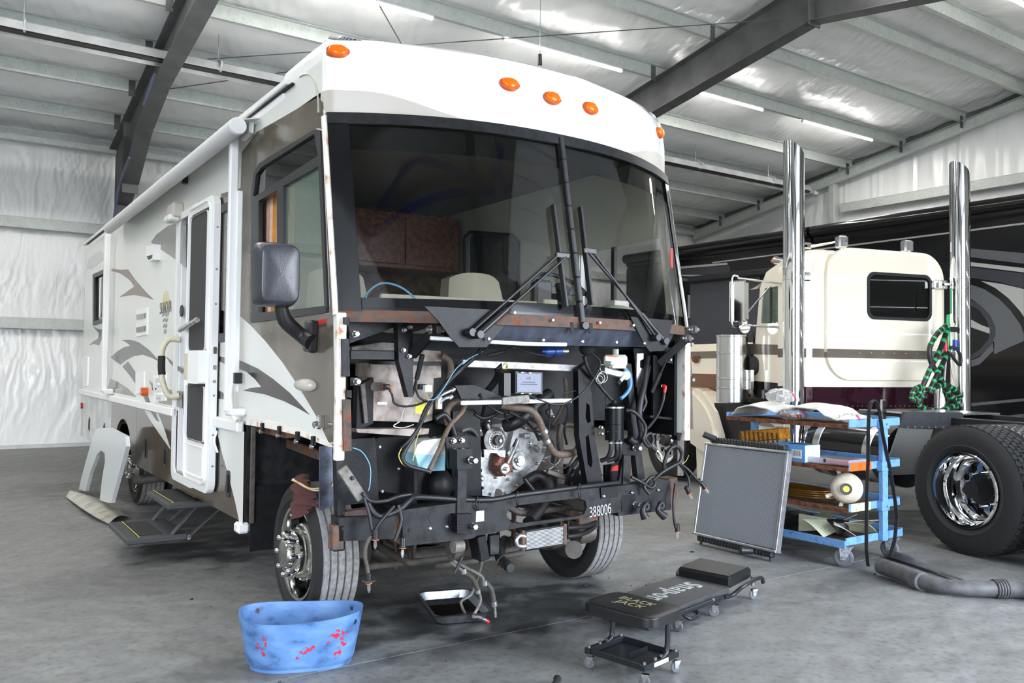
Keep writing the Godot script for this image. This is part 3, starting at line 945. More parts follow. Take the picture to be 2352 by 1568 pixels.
	slab("sweep_taupe", M.taupe, deco, sds([741, 235, 733, 222, 700, 240, 645, 272, 590, 303, 556, 350, 553, 432, 508, 445, 508, 712, 548, 722, 575, 746, 610, 783, 650, 833, 690, 893, 725, 952, 756, 1017, 770, 1014, 765, 705, 757, 480]), 0.0015, px2, [sds([578, 452, 586, 393, 599, 372, 729, 294, 742, 297, 759, 719, 586, 741, 579, 722])])
	slab("sweep_brown", M.decal_brown, deco, c3.call([1170, 997, 1250, 1010, 1330, 1030, 1450, 1085, 1560, 1160, 1680, 1260, 1790, 1380, 1825, 1418, 1740, 1370, 1640, 1320, 1500, 1270, 1345, 1243, 1400, 1225, 1475, 1217, 1430, 1160, 1370, 1110, 1300, 1080, 1230, 1060, 1170, 1030]), 0.0025, px2)
	slab("sweep_brown", M.decal_brown, deco, c3.call([1165, 1240, 1200, 1260, 1228, 1285, 1228, 1312, 1165, 1300]), 0.0025, px2)
	slab("sweep_rose", M.decal_rose, deco, c3.call([400, 365, 455, 375, 515, 372, 570, 450, 640, 530, 700, 590, 640, 570, 560, 555, 455, 570, 510, 530, 560, 495, 530, 450, 460, 400, 395, 383]), 0.0025, px2)
	slab("sweep_brown", M.decal_brown, deco, c3.call([465, 880, 530, 878, 590, 895, 660, 945, 745, 1037, 690, 1010, 620, 985, 560, 995, 500, 1025, 460, 1057, 388, 1005, 440, 960, 490, 930, 533, 922, 500, 895]), 0.0025, px2)
	slab("sweep_brown", M.decal_brown, deco, c3.call([475, 1070, 515, 1035, 560, 1100, 600, 1165, 640, 1240, 680, 1345, 655, 1340, 600, 1240, 540, 1150]), 0.003, px2)
	slab("sweep_brown", M.decal_brown, deco, c3.call([260, 780, 300, 800, 345, 805, 345, 840, 325, 870, 305, 920, 270, 908, 235, 920, 270, 885, 300, 870, 305, 830]), 0.0025, px2)
	slab("sweep_brown", M.decal_brown, deco, c3.call([790, 998, 850, 1050, 905, 1085, 905, 1120, 860, 1090, 820, 1050]), 0.0025, px2)
	slab("sweep_grey", M.decal_grey, deco, c3.call([680, 175, 720, 120, 800, 60, 870, 35, 935, 15, 935, 355, 870, 310, 800, 260, 740, 220]), 0.002, px2)
	slab("sweep_pale", M.decal_pale, deco, c3.call([215, 365, 230, 300, 270, 260, 320, 235, 350, 265, 350, 290, 300, 330, 250, 370]), 0.002, px2)
	slab("sweep_taupe", M.taupe, deco, c3.call([360, 1245, 385, 1157, 440, 1180, 510, 1225, 575, 1290, 500, 1275]), 0.002, px2)
	slab("sweep_taupe", M.taupe, deco, c3.call([665, 1170, 720, 1215, 830, 1240, 905, 1250, 905, 1368, 745, 1335, 700, 1260]), 0.002, px2)
	slab("sweep_pale", M.side_white, deco, c4.call([620, 112, 670, 122, 725, 132, 770, 250, 820, 412, 740, 300, 680, 210]), 0.002, side_xf(-1.25))
	slab("sweep_brown", M.decal_brown, deco, c4.call([668, 122, 706, 132, 742, 215, 720, 205]), 0.003, side_xf(-1.25))
	slab("sweep_pale", M.side_white, deco, c4.call([1150, 250, 1352, 285, 1340, 950, 1318, 940, 1290, 800, 1240, 600, 1190, 430]), 0.002, side_xf(-1.25))
	# the maker's emblem: a pale sun over water with the name across it
	var em := part("emblem", rv)
	var ec := sd(381, 706)
	var half := []
	for k in 13: half.append(Vector2(ec.z, ec.y) + Vector2(0.145 * cos(PI * k / 12.0), 0.15 * sin(PI * k / 12.0)))
	slab("sun_disc", M.decal_gold, em, half, 0.003, px2)
	for k in 4:
		var ww := 0.13 - 0.028 * k
		var yy := ec.y - 0.055 - 0.05 * k
		slab("water_line", M.decal_grey, em, [Vector2(ec.z - ww, yy), Vector2(ec.z - ww * 0.3, yy + 0.016), Vector2(ec.z + ww * 0.4, yy - 0.004), Vector2(ec.z + ww, yy + 0.01), Vector2(ec.z + ww, yy - 0.016), Vector2(ec.z + ww * 0.3, yy - 0.03), Vector2(ec.z - ww * 0.4, yy - 0.01), Vector2(ec.z - ww, yy - 0.024)], 0.003, px2)
	lettering("SUNOVA", M.ink, em, Transform3D(Basis(Vector3(0, 0, 1), Vector3(0, 1, 0), Vector3(-1, 0, 0)), Vector3(-1.254, ec.y, ec.z)), 0.1, 0.46, 0.001, 400)
	# ---------------- fittings on the side
	var fit := part("side_fittings", rv)
	var frame_rear := MB.new()
	frame_rear.ext(sds([216, 630, 243, 618, 243, 740, 216, 747]), 0.018, px2, [sds([220, 638, 241, 629, 241, 731, 220, 737])])
	put(frame_rear, "rear_window_frame", M.black_plastic, fit)
	slab("rear_window_pane", M.dark_glass, fit, sds([219, 634, 242, 624, 242, 735, 219, 741]), 0.006, side_xf(-1.235))
	bx("window_bar", M.trim_white, fit, sd(231, 683) + Vector3(-0.006, 0, 0), Vector3(0.015, 0.5, 0.03))
	slab("dark_window_pane", M.dark_glass, fit, rect(-2.28, 1.74, -1.88, 2.6, 0.04), 0.006, side_xf(-1.24))
	slab("dark_window_frame", M.black_plastic, fit, rect(-2.34, 1.68, -1.82, 2.66, 0.07), 0.015, px2, [rect(-2.28, 1.74, -1.88, 2.6, 0.04)])
	var vent := part("fridge_vent", fit)
	slab("vent_plate", M.trim_white, vent, sds([315, 712, 341, 706, 340, 768, 315, 773]), 0.012, px2)
	for q in [[723, 733], [752, 763]]:
		slab("louvre", M.decal_grey, vent, sds([318, q[0], 338, q[0] - 4, 337, q[1] - 3, 318, q[1]]), 0.02, side_xf(-1.252))
	slab("speaker_box", M.trim_white, fit, sds([350, 566, 370, 562, 368, 597, 356, 602, 350, 590]), 0.06, px2)
	slab("speaker_grille", M.black_plastic, fit, sds([353, 590, 366, 586, 365, 594, 357, 598]), 0.063, px2)
	slab("power_hatch", M.trim_white, fit, sds([314, 856, 333, 852, 334, 900, 314, 904]), 0.012, px2)
	slab("outlet_plate", M.trim_white, fit, sds([356, 862, 383, 855, 384, 920, 356, 923]), 0.015, px2)
	for yy in [882, 904]:
		var oc := sd(371, yy)
		rod("outlet_cap", M.chrome, fit, oc, oc + Vector3(-0.05, 0, 0), 0.055, 20)
	rod("orange_marker", M.amber_base, fit, sd(339, 899), sd(339, 899) + Vector3(-0.06, 0, 0), 0.04)
	slab("rear_outlet", M.trim_white, fit, sds([193, 822, 205, 820, 203, 886, 193, 887]), 0.02, px2)
	rod("door_lock", M.ink, fit, sd(419, 714), sd(419, 714) + Vector3(-0.012, 0, 0), 0.05)
	var porch := sd(415, 492)
	var bp := MB.new()
	bp.box(porch + Vector3(-0.04, 0.02, 0.0), Vector3(0.1, 0.14, 0.22), Basis(), 0.02)
	put(bp, "porch_light", M.greige, fit)
	bx("porch_lens", M.bottle_white, fit, porch + Vector3(-0.07, -0.045, 0.0), Vector3(0.09, 0.06, 0.19), Basis(), 0.02)
	bx("awning_hook", M.black_plastic, fit, sd(430, 412) + Vector3(-0.02, 0, 0), Vector3(0.04, 0.08, 0.05))
	var g0 := sd(413, 780)
	var g1 := sd(412, 908)
	hose("grab_handle", M.cream, fit, [g0, g0 + Vector3(-0.08, 0.0, -0.02), g0 + Vector3(-0.13, -0.1, -0.04), g1 + Vector3(-0.13, 0.14, -0.04), g1 + Vector3(-0.08, 0.0, -0.02), g1], 0.024, 10)
	hose("grab_grip", M.black_rubber, fit, [g0 + Vector3(-0.131, -0.14, -0.04), (g0 + g1) / 2 + Vector3(-0.134, 0, -0.04), g1 + Vector3(-0.131, 0.17, -0.04)], 0.03, 10)
	slab("red_badge", M.label_red, fit, sds([731, 735, 751, 731, 751, 742, 731, 746]), 0.003, side_xf(-1.2515))
	slab("red_badge", M.ink, fit, sds([731, 746, 751, 742, 751, 748, 731, 752]), 0.003, side_xf(-1.2515))
	var hd := sd(706, 884)
	var bh := MB.new()
	bh.ball(hd + Vector3(-0.01, 0, 0), Vector3(0.045, 0.035, 0.14))
	put(bh, "nose_bulge", M.greige, fit)
	var lt2 := sd(741, 969)
	bx("fuel_latch", M.chrome, fit, lt2 + Vector3(-0.012, 0, 0), Vector3(0.03, 0.07, 0.06), Basis(), 0.012)
	rod("fuel_latch_button", M.chrome, fit, lt2 + Vector3(-0.02, -0.01, 0), lt2 + Vector3(-0.05, -0.015, 0), 0.018)
	# wheel arch lip with clips, where the fender was taken off
	var lip := MB.new()
	lip.ext(sds([566, 962, 620, 966, 690, 985, 757, 1016, 757, 1026, 690, 1000, 620, 984, 566, 975]), 0.02, side_xf(-1.235))
	put(lip, "fender_flange", M.rust_white, fit)
	for q in [[603, 980], [642, 988], [684, 1001], [720, 1012]]:
		var cp := sd(q[0], q[1], -1.26)
		bx("fender_clip", M.black_steel, fit, cp, Vector3(0.02, 0.05, 0.04))
		rod("clip_screw", M.bolt, fit, cp + Vector3(0, -0.03, 0), cp + Vector3(-0.02, -0.03, 0), 0.012)
	# ---------------- side window of the cab
	var cw := part("cab_window", rv)
	slab("window_frame", M.black_plastic, cw, win, 0.03, side_xf(-1.232), [sds([586, 450, 592, 402, 604, 385, 726, 308, 735, 358, 592, 450, 590, 452]), sds([598, 462, 640, 437, 641, 712, 597, 726]), sds([655, 428, 736, 382, 750, 702, 655, 714])])
	slab("upper_pane", M.dark_glass, cw, sds([584, 455, 592, 400, 604, 383, 728, 305, 738, 360]), 0.006, side_xf(-1.24))
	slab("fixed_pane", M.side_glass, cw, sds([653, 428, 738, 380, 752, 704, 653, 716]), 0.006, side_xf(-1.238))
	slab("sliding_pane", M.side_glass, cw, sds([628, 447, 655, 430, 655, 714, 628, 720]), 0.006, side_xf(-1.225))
	slab("sill_trim", M.black_plastic, cw, sds([581, 720, 757, 704, 757, 718, 583, 741]), 0.02, side_xf(-1.25))
	var cur := MB.new()
	cur.shell(30, 2, func(u: float, v: float): return Vector3(-1.14 + 0.035 * sin(u * 26.0), lerpf(1.7, 2.62, v), lerpf(-1.45, -1.06, u)), Vector3(0.004, 0, 0))
	put(cur, "curtain", M.curtain, cw)
	var cur2 := MB.new()
	cur2.shell(20, 2, func(u: float, v: float): return Vector3(-1.17 + 0.02 * sin(u * 20.0), lerpf(1.7, 2.62, v), lerpf(-1.47, -1.28, u)), Vector3(0.004, 0, 0))
	put(cur2, "curtain", M.curtain_pale, cw)
	# ---------------- mirror on its arm
	var mir := part("door_mirror", rv)
	var mc := sd(634, 630, -1.5)
	var bm := MB.new()
	var mh := 0.0
	var top_p := sd(634, 556, -1.5)
	var bot_p := sd(634, 704, -1.5)
	mh = (top_p.y - bot_p.y) / 2
	bm.grid(28, 12, func(u: float, v: float):
		var a: float = TAU * u
		var ca := cos(a)
		var sa := sin(a)
		var px := signf(ca) * pow(absf(ca), 0.35) * 0.112
		var py := signf(sa) * pow(absf(sa), 0.35) * mh
		var s := 1.0 - 0.22 * pow(v, 2.5) if v < 0.8 else lerpf(0.874, 0.0, pow((v - 0.8) / 0.2, 1.6))
		var dz := 0.11 * minf(v / 0.8, 1.0) + (0.015 * (v - 0.8) / 0.2 if v > 0.8 else 0.0)
		return mc + Vector3(px * s + 0.05 * dz, py * s, dz - 0.05), true)
	put(bm, "mirror_shell", M.mirror_shell, mir, Transform3D(Basis(Vector3.UP, -0.15), Vector3.ZERO).translated_local(Vector3.ZERO) if false else Transform3D())
	slab("mirror_face", M.chrome, mir, rect(mc.x - 0.1, mc.y - mh + 0.015, mc.x + 0.1, mc.y + mh - 0.015, 0.04), 0.01, zplane(mc.z - 0.055))
	hose("mirror_arm", M.black_plastic, mir, [sd(645, 700, -1.45), sd(655, 735, -1.42), sd(690, 768, -1.33), sd(715, 785, -1.29)], [0.034, 0.04, 0.038, 0.045], 10)
	bx("arm_foot", M.black_plastic, mir, sd(714, 772, -1.275), Vector3(0.05, 0.17, 0.1), Basis(Vector3(1, 0, 0), 0.1), 0.02)
	# ---------------- awning
	var aw := part("awning", rv)
	var at0 := Vector3(-1.4, 3.02, -8.0)
	var a_top := sd(545, 290, -1.4)
	var a_back := sd(250, 525, -1.4)
	hose("roller", M.awning_cloth, aw, [a_back, a_top], 0.055, 20, 1)
	bx("fabric_strip", M.awning_cloth, aw, (a_back + a_top) / 2 + Vector3(0.075, 0.07, 0), Vector3(0.14, 0.008, absf(a_top.z - a_back.z)), Basis(Vector3(0, 0, 1), 0.25))
	rod("end_cap", M.trim_white, aw, a_top, a_top + (a_top - a_back).normalized() * 0.025, 0.052, 24)
	rod("end_cap", M.trim_white, aw, a_back, a_back - (a_top - a_back).normalized() * 0.025, 0.052, 24)
	var arm_bot := sd(537, 952, -1.3)
	var z_arm := arm_bot.z
	var arm_f := part("front_arm", aw)
	bx("outer_channel", M.trim_white, arm_f, Vector3(-1.335, (arm_bot.y + a_top.y) / 2 + 0.02, z_arm), Vector3(0.055, a_top.y - arm_bot.y, 0.05), Basis(), 0.008)
	bx("inner_channel", M.trim_white, arm_f, Vector3(-1.3, (arm_bot.y + a_top.y) / 2 - 0.1, z_arm + 0.035), Vector3(0.035, a_top.y - arm_bot.y - 0.5, 0.02))
	bx("arm_catch", M.black_plastic, arm_f, Vector3(-1.3, arm_bot.y + 0.24, z_arm + 0.07), Vector3(0.05, 0.07, 0.04))
	bx("arm_foot", M.trim_white, arm_f, Vector3(-1.3, arm_bot.y + 0.02, z_arm + 0.03), Vector3(0.1, 0.05, 0.16), Basis(), 0.012)
	hose("release_lever", M.trim_white, arm_f, [Vector3(-1.34, arm_bot.y + 0.2, z_arm + 0.07), Vector3(-1.35, arm_bot.y + 0.1, z_arm + 0.09), Vector3(-1.33, arm_bot.y + 0.0, z_arm + 0.09), Vector3(-1.31, arm_bot.y - 0.03, z_arm + 0.11)], 0.014)
	var br := MB.new()
	var tb := sd(570, 284, -1.3)
	br.ext([Vector2(0, 0), Vector2(0.16, 0.02), Vector2(0.16, 0.09), Vector2(0.0, 0.1)], 0.03, Transform3D(Basis(Vector3(0, 0, 1), Vector3(0, 1, 0), Vector3(-1, 0, 0)), Vector3(-1.27, a_top.y - 0.02, z_arm + 0.04)))
	put(br, "wall_bracket", M.trim_white, arm_f)
	var arm_r := part("rear_arm", aw)
	var rb := sd(246, 898, -1.3)
	bx("outer_channel", M.trim_white, arm_r, Vector3(-1.335, (rb.y + a_back.y) / 2, rb.z), Vector3(0.06, a_back.y - rb.y, 0.1), Basis(), 0.008)
	bx("arm_foot", M.trim_white, arm_r, Vector3(-1.3, rb.y, rb.z + 0.05), Vector3(0.1, 0.06, 0.2), Basis(), 0.012)
	# ---------------- entry door, swung right round against the side, and its frame
	var dr := part("entry_door", rv)
	var jm := MB.new()
	jm.ext(rect(-3.5, 0.56, -2.72, 2.78, 0.1), 0.02, px2, [rect(-3.42, 0.62, -2.78, 2.72, 0.07)])
	put(jm, "door_jamb", M.trim_white, dr)
	bx("jamb_liner", M.trim_white, dr, Vector3(-1.19, 1.67, -3.42), Vector3(0.1, 2.1, 0.02))
	bx("sill", M.trim_white, dr, Vector3(-1.19, 0.61, -3.1), Vector3(0.12, 0.03, 0.66))
	bx("well_floor", M.cabin_dark, dr, Vector3(-0.9, 0.6, -3.1), Vector3(0.55, 0.02, 0.64))
	var hinge := Vector3(-1.275, 0.0, -2.8)
	var dx := Transform3D(Basis(Vector3.UP, deg_to_rad(1.0)) * Basis(Vector3(0, 0, 1), Vector3(0, 1, 0), Vector3(-1, 0, 0)), hinge)
	slab("door_leaf", M.trim_white, dr, rect(0.01, 0.6, 0.65, 2.74, 0.09), 0.045, dx)
	slab("door_gasket", M.black_rubber, dr, rect(0.02, 0.61, 0.657, 2.73, 0.09), 0.008, dx.translated_local(Vector3(0, 0, -0.008)))
	var sf := dx.translated_local(Vector3(0, 0, 0.047))
	slab("screen_frame", M.trim_white, dr, rect(0.02, 0.66, 0.6, 2.7, 0.08), 0.022, sf, [rect(0.06, 1.62, 0.555, 2.64, 0.05), rect(0.06, 0.96, 0.555, 1.36, 0.03), rect(0.06, 0.7, 0.555, 0.92, 0.02)])
	slab("upper_screen", M.screen_mesh, dr, rect(0.06, 1.6, 0.57, 2.66, 0.05), 0.006, sf)
	slab("lower_screen", M.screen_mesh, dr, rect(0.06, 0.95, 0.57, 1.38, 0.03), 0.006, sf)
	slab("kick_panel", M.trim_white, dr, rect(0.06, 0.68, 0.57, 0.93, 0.02), 0.01, sf)
	slab("handle_box", M.trim_white, dr, rect(0.3, 1.38, 0.59, 1.62, 0.02), 0.07, sf)
	slab("handle_slider", M.cream, dr, rect(0.12, 1.4, 0.3, 1.6, 0.01), 0.05, sf)
	var bar := MB.new()
	bar.cyl(sf * Vector3(0.02, 1.78, 0.06), sf * Vector3(0.5, 1.84, 0.06), 0.02)
	put(bar, "screen_bar", M.alu, dr)
	for yy in [2.5, 2.2, 1.95, 1.3, 1.02, 0.8]:
		var ep: Vector3 = dx * Vector3(0.65, yy, 0.022)
		rod("edge_screw", M.bolt, dr, ep, ep + Vector3(0, 0, 0.006), 0.008, 8)
	for q in [[1.62, 0.05, 0.018], [1.5, 0.03, 0.02], [1.4, 0.02, 0.012]]:
		var ep2: Vector3 = dx * Vector3(0.65, q[0], 0.022)
		bx("latch_bolt", M.bolt if q[1] < 0.04 else M.old_steel, dr, ep2 + Vector3(0, 0, 0.008), Vector3(0.02, q[1], q[2]))
	hose("door_stay", M.trim_white, dr, [dx * Vector3(0.67, 1.05, 0.0), dx * Vector3(0.68, 0.98, 0.02), dx * Vector3(0.7, 0.9, 0.0)], 0.008)
	# ---------------- folding steps
	var stp := part("entry_steps", rv)
	for q in [[[356, 1125, 463, 1130, 474, 1163, 392, 1165], 0.42, "upper_tread"], [[272, 1195, 405, 1188, 402, 1230, 308, 1240], 0.18, "lower_tread"]]:
		var h: float = q[1]
		var tr := part(q[2], stp)
		var x0 := -1.42 if h > 0.3 else -1.66
		var z0 := -3.66
		var z1 := -2.86
		bx("tread_plate", M.step_dark, tr, Vector3(x0 + 0.17, h, (z0 + z1) / 2), Vector3(0.34 if h > 0.3 else 0.44, 0.05, z1 - z0), Basis(), 0.014)
		bx("grip_sheet", M.step_grip, tr, Vector3(x0 + 0.13, h + 0.027, (z0 + z1) / 2), Vector3(0.19, 0.003, (z1 - z0) * 0.78))
		bx("yellow_strip", M.label_yellow, tr, Vector3(x0 + 0.045, h + 0.0275, (z0 + z1) / 2), Vector3(0.006, 0.004, (z1 - z0) * 0.9))
	for z in [-2.9, -3.6]:
		var bs := MB.new()
		bs.beam(Vector3(-1.2, 0.41, z), Vector3(-1.42, 0.16, z), 0.012, 0.06, Vector3(0, 0, 1))
		put(bs, "link_arm", M.step_dark, stp)
		var bs2 := MB.new()
		bs2.beam(Vector3(-0.92, 0.46, z), Vector3(-1.26, 0.17, z), 0.012, 0.05, Vector3(0, 0, 1))
		put(bs2, "link_arm", M.step_dark, stp)
		rod("pivot_bolt", M.bolt, stp, Vector3(-1.26, 0.17, z - 0.01), Vector3(-1.26, 0.17, z + 0.02), 0.02)
	# ---------------- front cap, brow, marker lamps
	var cap := part("front_cap", rv)
	var prof := [Vector2(0.0, 0.0), Vector2(0.3, 0.01), Vector2(0.55, 0.022), Vector2(0.74, 0.045), Vector2(0.86, 0.08), Vector2(0.94, 0.15), Vector2(0.975, 0.28), Vector2(0.99, 0.5), Vector2(1.0, 0.8)]
	var base_y := func(u: float) -> float:
		var k := absf(u * 2.0 - 1.0)
		return 2.865 + (0.12 * smoothstep(0.28, 0.62, k))
	var cb := MB.new()
	cb.grid(120, 32, func(u: float, v: float):
		var f: float = v * (prof.size() - 1)
		var i := mini(int(f), prof.size() - 2)
		var q: Vector2 = prof[i].lerp(prof[i + 1], f - i)
		var y0: float = base_y.call(u)
		var c := cap_plan(u, q.y)
		return Vector3(c.x, lerpf(y0, 3.325, q.x), c.y))
	put(cb, "cap_shell", M.gel_white, cap)
	var lb := MB.new()
	lb.grid(120, 4, func(u: float, v: float):
		var c := cap_plan(u, 0.0)
		return Vector3(c.x, lerpf(2.82, base_y.call(u), v), c.y))
	put(lb, "brow", M.greige, cap)
	var seam := MB.new()
	var sp := []
	for k in 9: sp.append(Vector3(-1.253, 3.16 - 0.28 * pow(k / 8.0, 2.0), -0.62 + 0.3 * sin(k / 8.0 * PI / 2)))
	seam.tube(sp, 0.006, 6, 2)
	put(seam, "cap_seam", M.greige, cap)
	for q in [[776, 122], [1167, 198], [1268, 223], [1355, 246], [1511, 307]]:
		# marker lamps sit on the cap's face
		var best := Vector3.ZERO
		var bn := Vector3.BACK
		var bd := 1e9
		for i in 241:
			for j in 25:
				var v := j / 24.0 * 0.8
				var u := i / 240.0
				var f: float = v * (prof.size() - 1)
				var ii := mini(int(f), prof.size() - 2)
				var qq: Vector2 = prof[ii].lerp(prof[ii + 1], f - ii)
				var c := cap_plan(u, qq.y)
				var p := Vector3(c.x, lerpf(base_y.call(u), 3.325, qq.x), c.y)
				var d := (p - EYE)
				var w := d.dot(cam_f)
				var e := Vector2(1176 + FOCAL * d.dot(cam_x) / w - q[0], 784 - FOCAL * d.dot(cam_y) / w - q[1]).length()
				if e < bd and p.z > -0.45:
					bd = e
					best = p
					var c2 := cap_plan(u + 0.004, qq.y)
					var c1 := cap_plan(u - 0.004, qq.y)
					var tx := Vector3(c2.x - c1.x, 0, c2.y - c1.y).normalized()
					bn = Vector3(-tx.z, 0, tx.x)
					if bn.dot(EYE - p) < 0: bn = -bn
					bn = (bn + Vector3(0, 0.25 + 0.5 * v, 0)).normalized()
		var lamp := part("marker_lamp", cap)
		var sidev := Vector3.UP.cross(bn).normalized()
		var xf := Transform3D(Basis(sidev, bn, sidev.cross(bn)), best)
		var b0 := MB.new()
		b0.lathe([Vector2(0, -0.02), Vector2(0.062, -0.02), Vector2(0.062, 0.012), Vector2(0.058, 0.016), Vector2(0.0, 0.016)], xf * Transform3D(Basis.from_scale(Vector3(1, 1, 0.62)), Vector3.ZERO), 28)
		put(b0, "lamp_base", M.amber_base, lamp)
		var b1 := MB.new()
		b1.lathe([Vector2(0.054, 0.012), Vector2(0.052, 0.022), Vector2(0.042, 0.03), Vector2(0.02, 0.036), Vector2(0, 0.037)], xf * Transform3D(Basis.from_scale(Vector3(1, 1, 0.62)), Vector3.ZERO), 28, 0.0, TAU, 1.0)
		put(b1, "lamp_lens", M.amber, lamp)
	# ---------------- windscreen
	var ws := part("windscreen", rv)
	for s in [[-1.235, -0.02], [0.02, 1.235]]:
		var gb := MB.new()
		gb.grid(24, 16, func(u: float, v: float):
			var x := lerpf(s[0], s[1], u)
			var y := lerpf(1.82, 2.85, v)
			return Vector3(x, y, wsz(x, y)))
		put(gb, "glass_pane", M.windscreen, ws)
	var band := func(nm: String, m: Material, y0: float, y1: float, off: float, th: float) -> void:
		var bb := MB.new()
		bb.shell(48, 2, func(u: float, v: float):
			var x := lerpf(-1.245, 1.245, u)
			var y := lerpf(y0, y1, v)
			return Vector3(x, y, wsz(x, y) + off), Vector3(0, 0, th))
		put(bb, nm, m, ws)
	band.call("added_dark_band", M.added_dark_glass, 2.66, 2.82, -0.012, 0.004)  # added strip: darkness of the cabin top painted onto the glass
	band.call("top_trim", M.black_steel_worn, 2.8, 2.86, -0.01, 0.03)
	band.call("glass_border", M.black_gloss, 1.8, 1.87, -0.008, 0.006)
	band.call("sill_rail", M.rusty, 1.745, 1.805, -0.02, 0.03)
	for s in [-1.0, 1.0]:
		var pb := MB.new()
		pb.shell(3, 14, func(u: float, v: float):
			var x: float = s * lerpf(1.245, 1.15, u)
			var y := lerpf(1.8, 2.84, v)
			return Vector3(x, y, wsz(x, y) + 0.002), Vector3(0, 0, 0.012))
		put(pb, "pillar_trim", M.black_gloss, ws)
		var pr := MB.new()
		var path := []
		for k in 9:
			var y := lerpf(1.78, 2.84, k / 8.0)
			path.append(Vector3(s * 1.245, y, wsz(1.245, maxf(y, 1.8)) - 0.015))
		pr.tube(path, 0.022, 8, 2)
		put(pr, "pillar_edge", M.rust_white, ws)
	var dv := MB.new()
	for k in 8:
		var y0 := lerpf(1.75, 2.84, k / 8.0)
		var y1 := lerpf(1.75, 2.84, (k + 1) / 8.0)
		dv.beam(Vector3(0, y0, wsz(0, y0) + 0.012), Vector3(0, y1, wsz(0, y1) + 0.012), 0.042, 0.03, Vector3.RIGHT, 0.006)
	put(dv, "divider", M.black_plastic, ws)
	slab("red_sticker", M.label_red, ws, [Vector2(0, 0), Vector2(0.02, 0), Vector2(0.02, 0.13), Vector2(0, 0.13)], 0.002, Transform3D(Basis(), on_ws(1540, 615, -0.01)))
	wipers(ws)
	# ---------------- things on the roof
	var rf := part("roof_gear", rv)
	var acb := sd(360, 430, -0.75)
	bx("air_conditioner", M.trim_white, rf, Vector3(-0.25, 3.38, acb.z), Vector3(0.9, 0.24, 0.95), Basis(), 0.06)
	for k in 3: bx("cooler_slot", M.black_plastic, rf, Vector3(-0.7, 3.4, acb.z - 0.2 + 0.2 * k), Vector3(0.01, 0.06, 0.14))
	var vt := sd(285, 462, -1.0)
	var vb := MB.new()
	vb.shell(10, 6, func(u: float, v: float): return Vector3(-1.0 + 0.3 * u, 3.27 + 0.3 * sin(v * 2.0) * (0.6 + 0.4 * sin(u * PI)), -8.2 + 0.55 * v - 0.1 * u), Vector3(0.01, 0.01, 0.0))
	put(vb, "roof_scoop", M.trim_white, rf)
	build_cabin()
	# ---------------- wheels
	for q in [[-1.0, -0.9, 0.0], [1.0, -0.9, 0.0], [-1.0, -5.86, 0.0], [1.0, -5.86, 0.0]]:
		var left: bool = q[0] < 0
		var wh := make_wheel(rv, "wheel", Vector3(q[0], 0.41, q[1]), 0.41, 0.25, -1.0 if left else 1.0, M.wheel_steel, "steer")
		rv_rim(wh, -1.0 if left else 1.0)
		if q[1] < -3: make_wheel(rv, "inner_wheel", Vector3(q[0] * 0.7, 0.41, q[1]), 0.41, 0.25, -1.0 if left else 1.0, M.underside, "inner")

func rv_rim(wh: Node3D, out: float) -> void:
	var y := Vector3(out, 0, 0)
	var xf := Transform3D(Basis(Vector3.UP, y, Vector3.UP.cross(y)), Vector3.ZERO)
	var rim := part("rim", wh)
	var b := MB.new()
	b.lathe([Vector2(0.272, 0.085), Vector2(0.282, 0.108), Vector2(0.278, 0.118), Vector2(0.262, 0.116), Vector2(0.255, 0.098), Vector2(0.25, 0.06), Vector2(0.245, 0.03)], xf, 64)
	put(b, "rim_flange", M.wheel_steel, rim)
	# dish with hand holes: built as a ring of slabs turned outward
	var holes := []
	for k in 8: holes.append(disc(Vector2(0.198, 0).rotated(TAU * (k + 0.5) / 8.0), 0.026, 14))
	var dish := MB.new()
	var fx := Transform3D(Basis(Vector3(0, 0, -out) if out < 0 else Vector3(0, 0, -1), Vector3.UP, y), y * 0.055)
	fx.basis = Basis(Vector3.UP.cross(y), Vector3.UP, y)
	dish.ext(disc(Vector2.ZERO, 0.25, 48), 0.012, fx, holes)
	put(dish, "rim_dish", M.wheel_steel, rim)
	var hub := MB.new()
	hub.lathe([Vector2(0.175, 0.066), Vector2(0.168, 0.085), Vector2(0.155, 0.09), Vector2(0.15, 0.11), Vector2(0.14, 0.115), Vector2(0.135, 0.14), Vector2(0.1, 0.15), Vector2(0.088, 0.155), Vector2(0.086, 0.185), Vector2(0.075, 0.2), Vector2(0.03, 0.205), Vector2(0, 0.205)], xf, 48, 0.0, TAU, 0.7)
	put(hub, "hub_cover", M.wheel_steel, rim)
	for k in 8:
		var w := TAU * k / 8.0
		var o := Vector3(0, cos(w), sin(w)) * 0.118
		var nb := MB.new()
		nb.lathe([Vector2(0.0175, 0.14), Vector2(0.0165, 0.19), Vector2(0.012, 0.205), Vector2(0, 0.21)], xf.translated(o), 10, 0.0, TAU, 0.9)
		put(nb, "lug_nut", M.chrome, rim)

func driver_window() -> Array:
	return [Vector2(-1.12, 1.74), Vector2(-0.14, 1.74), Vector2(-0.24, 2.44), Vector2(-1.12, 2.4)]
func road_window() -> Array:
	var o := []
	for q in [[1072, 545], [1085, 533], [1180, 540], [1197, 556], [1197, 690], [1072, 690]]:
		var p := sd(q[0], q[1], 1.21)
		o.append(Vector2(p.z, p.y))
	return o

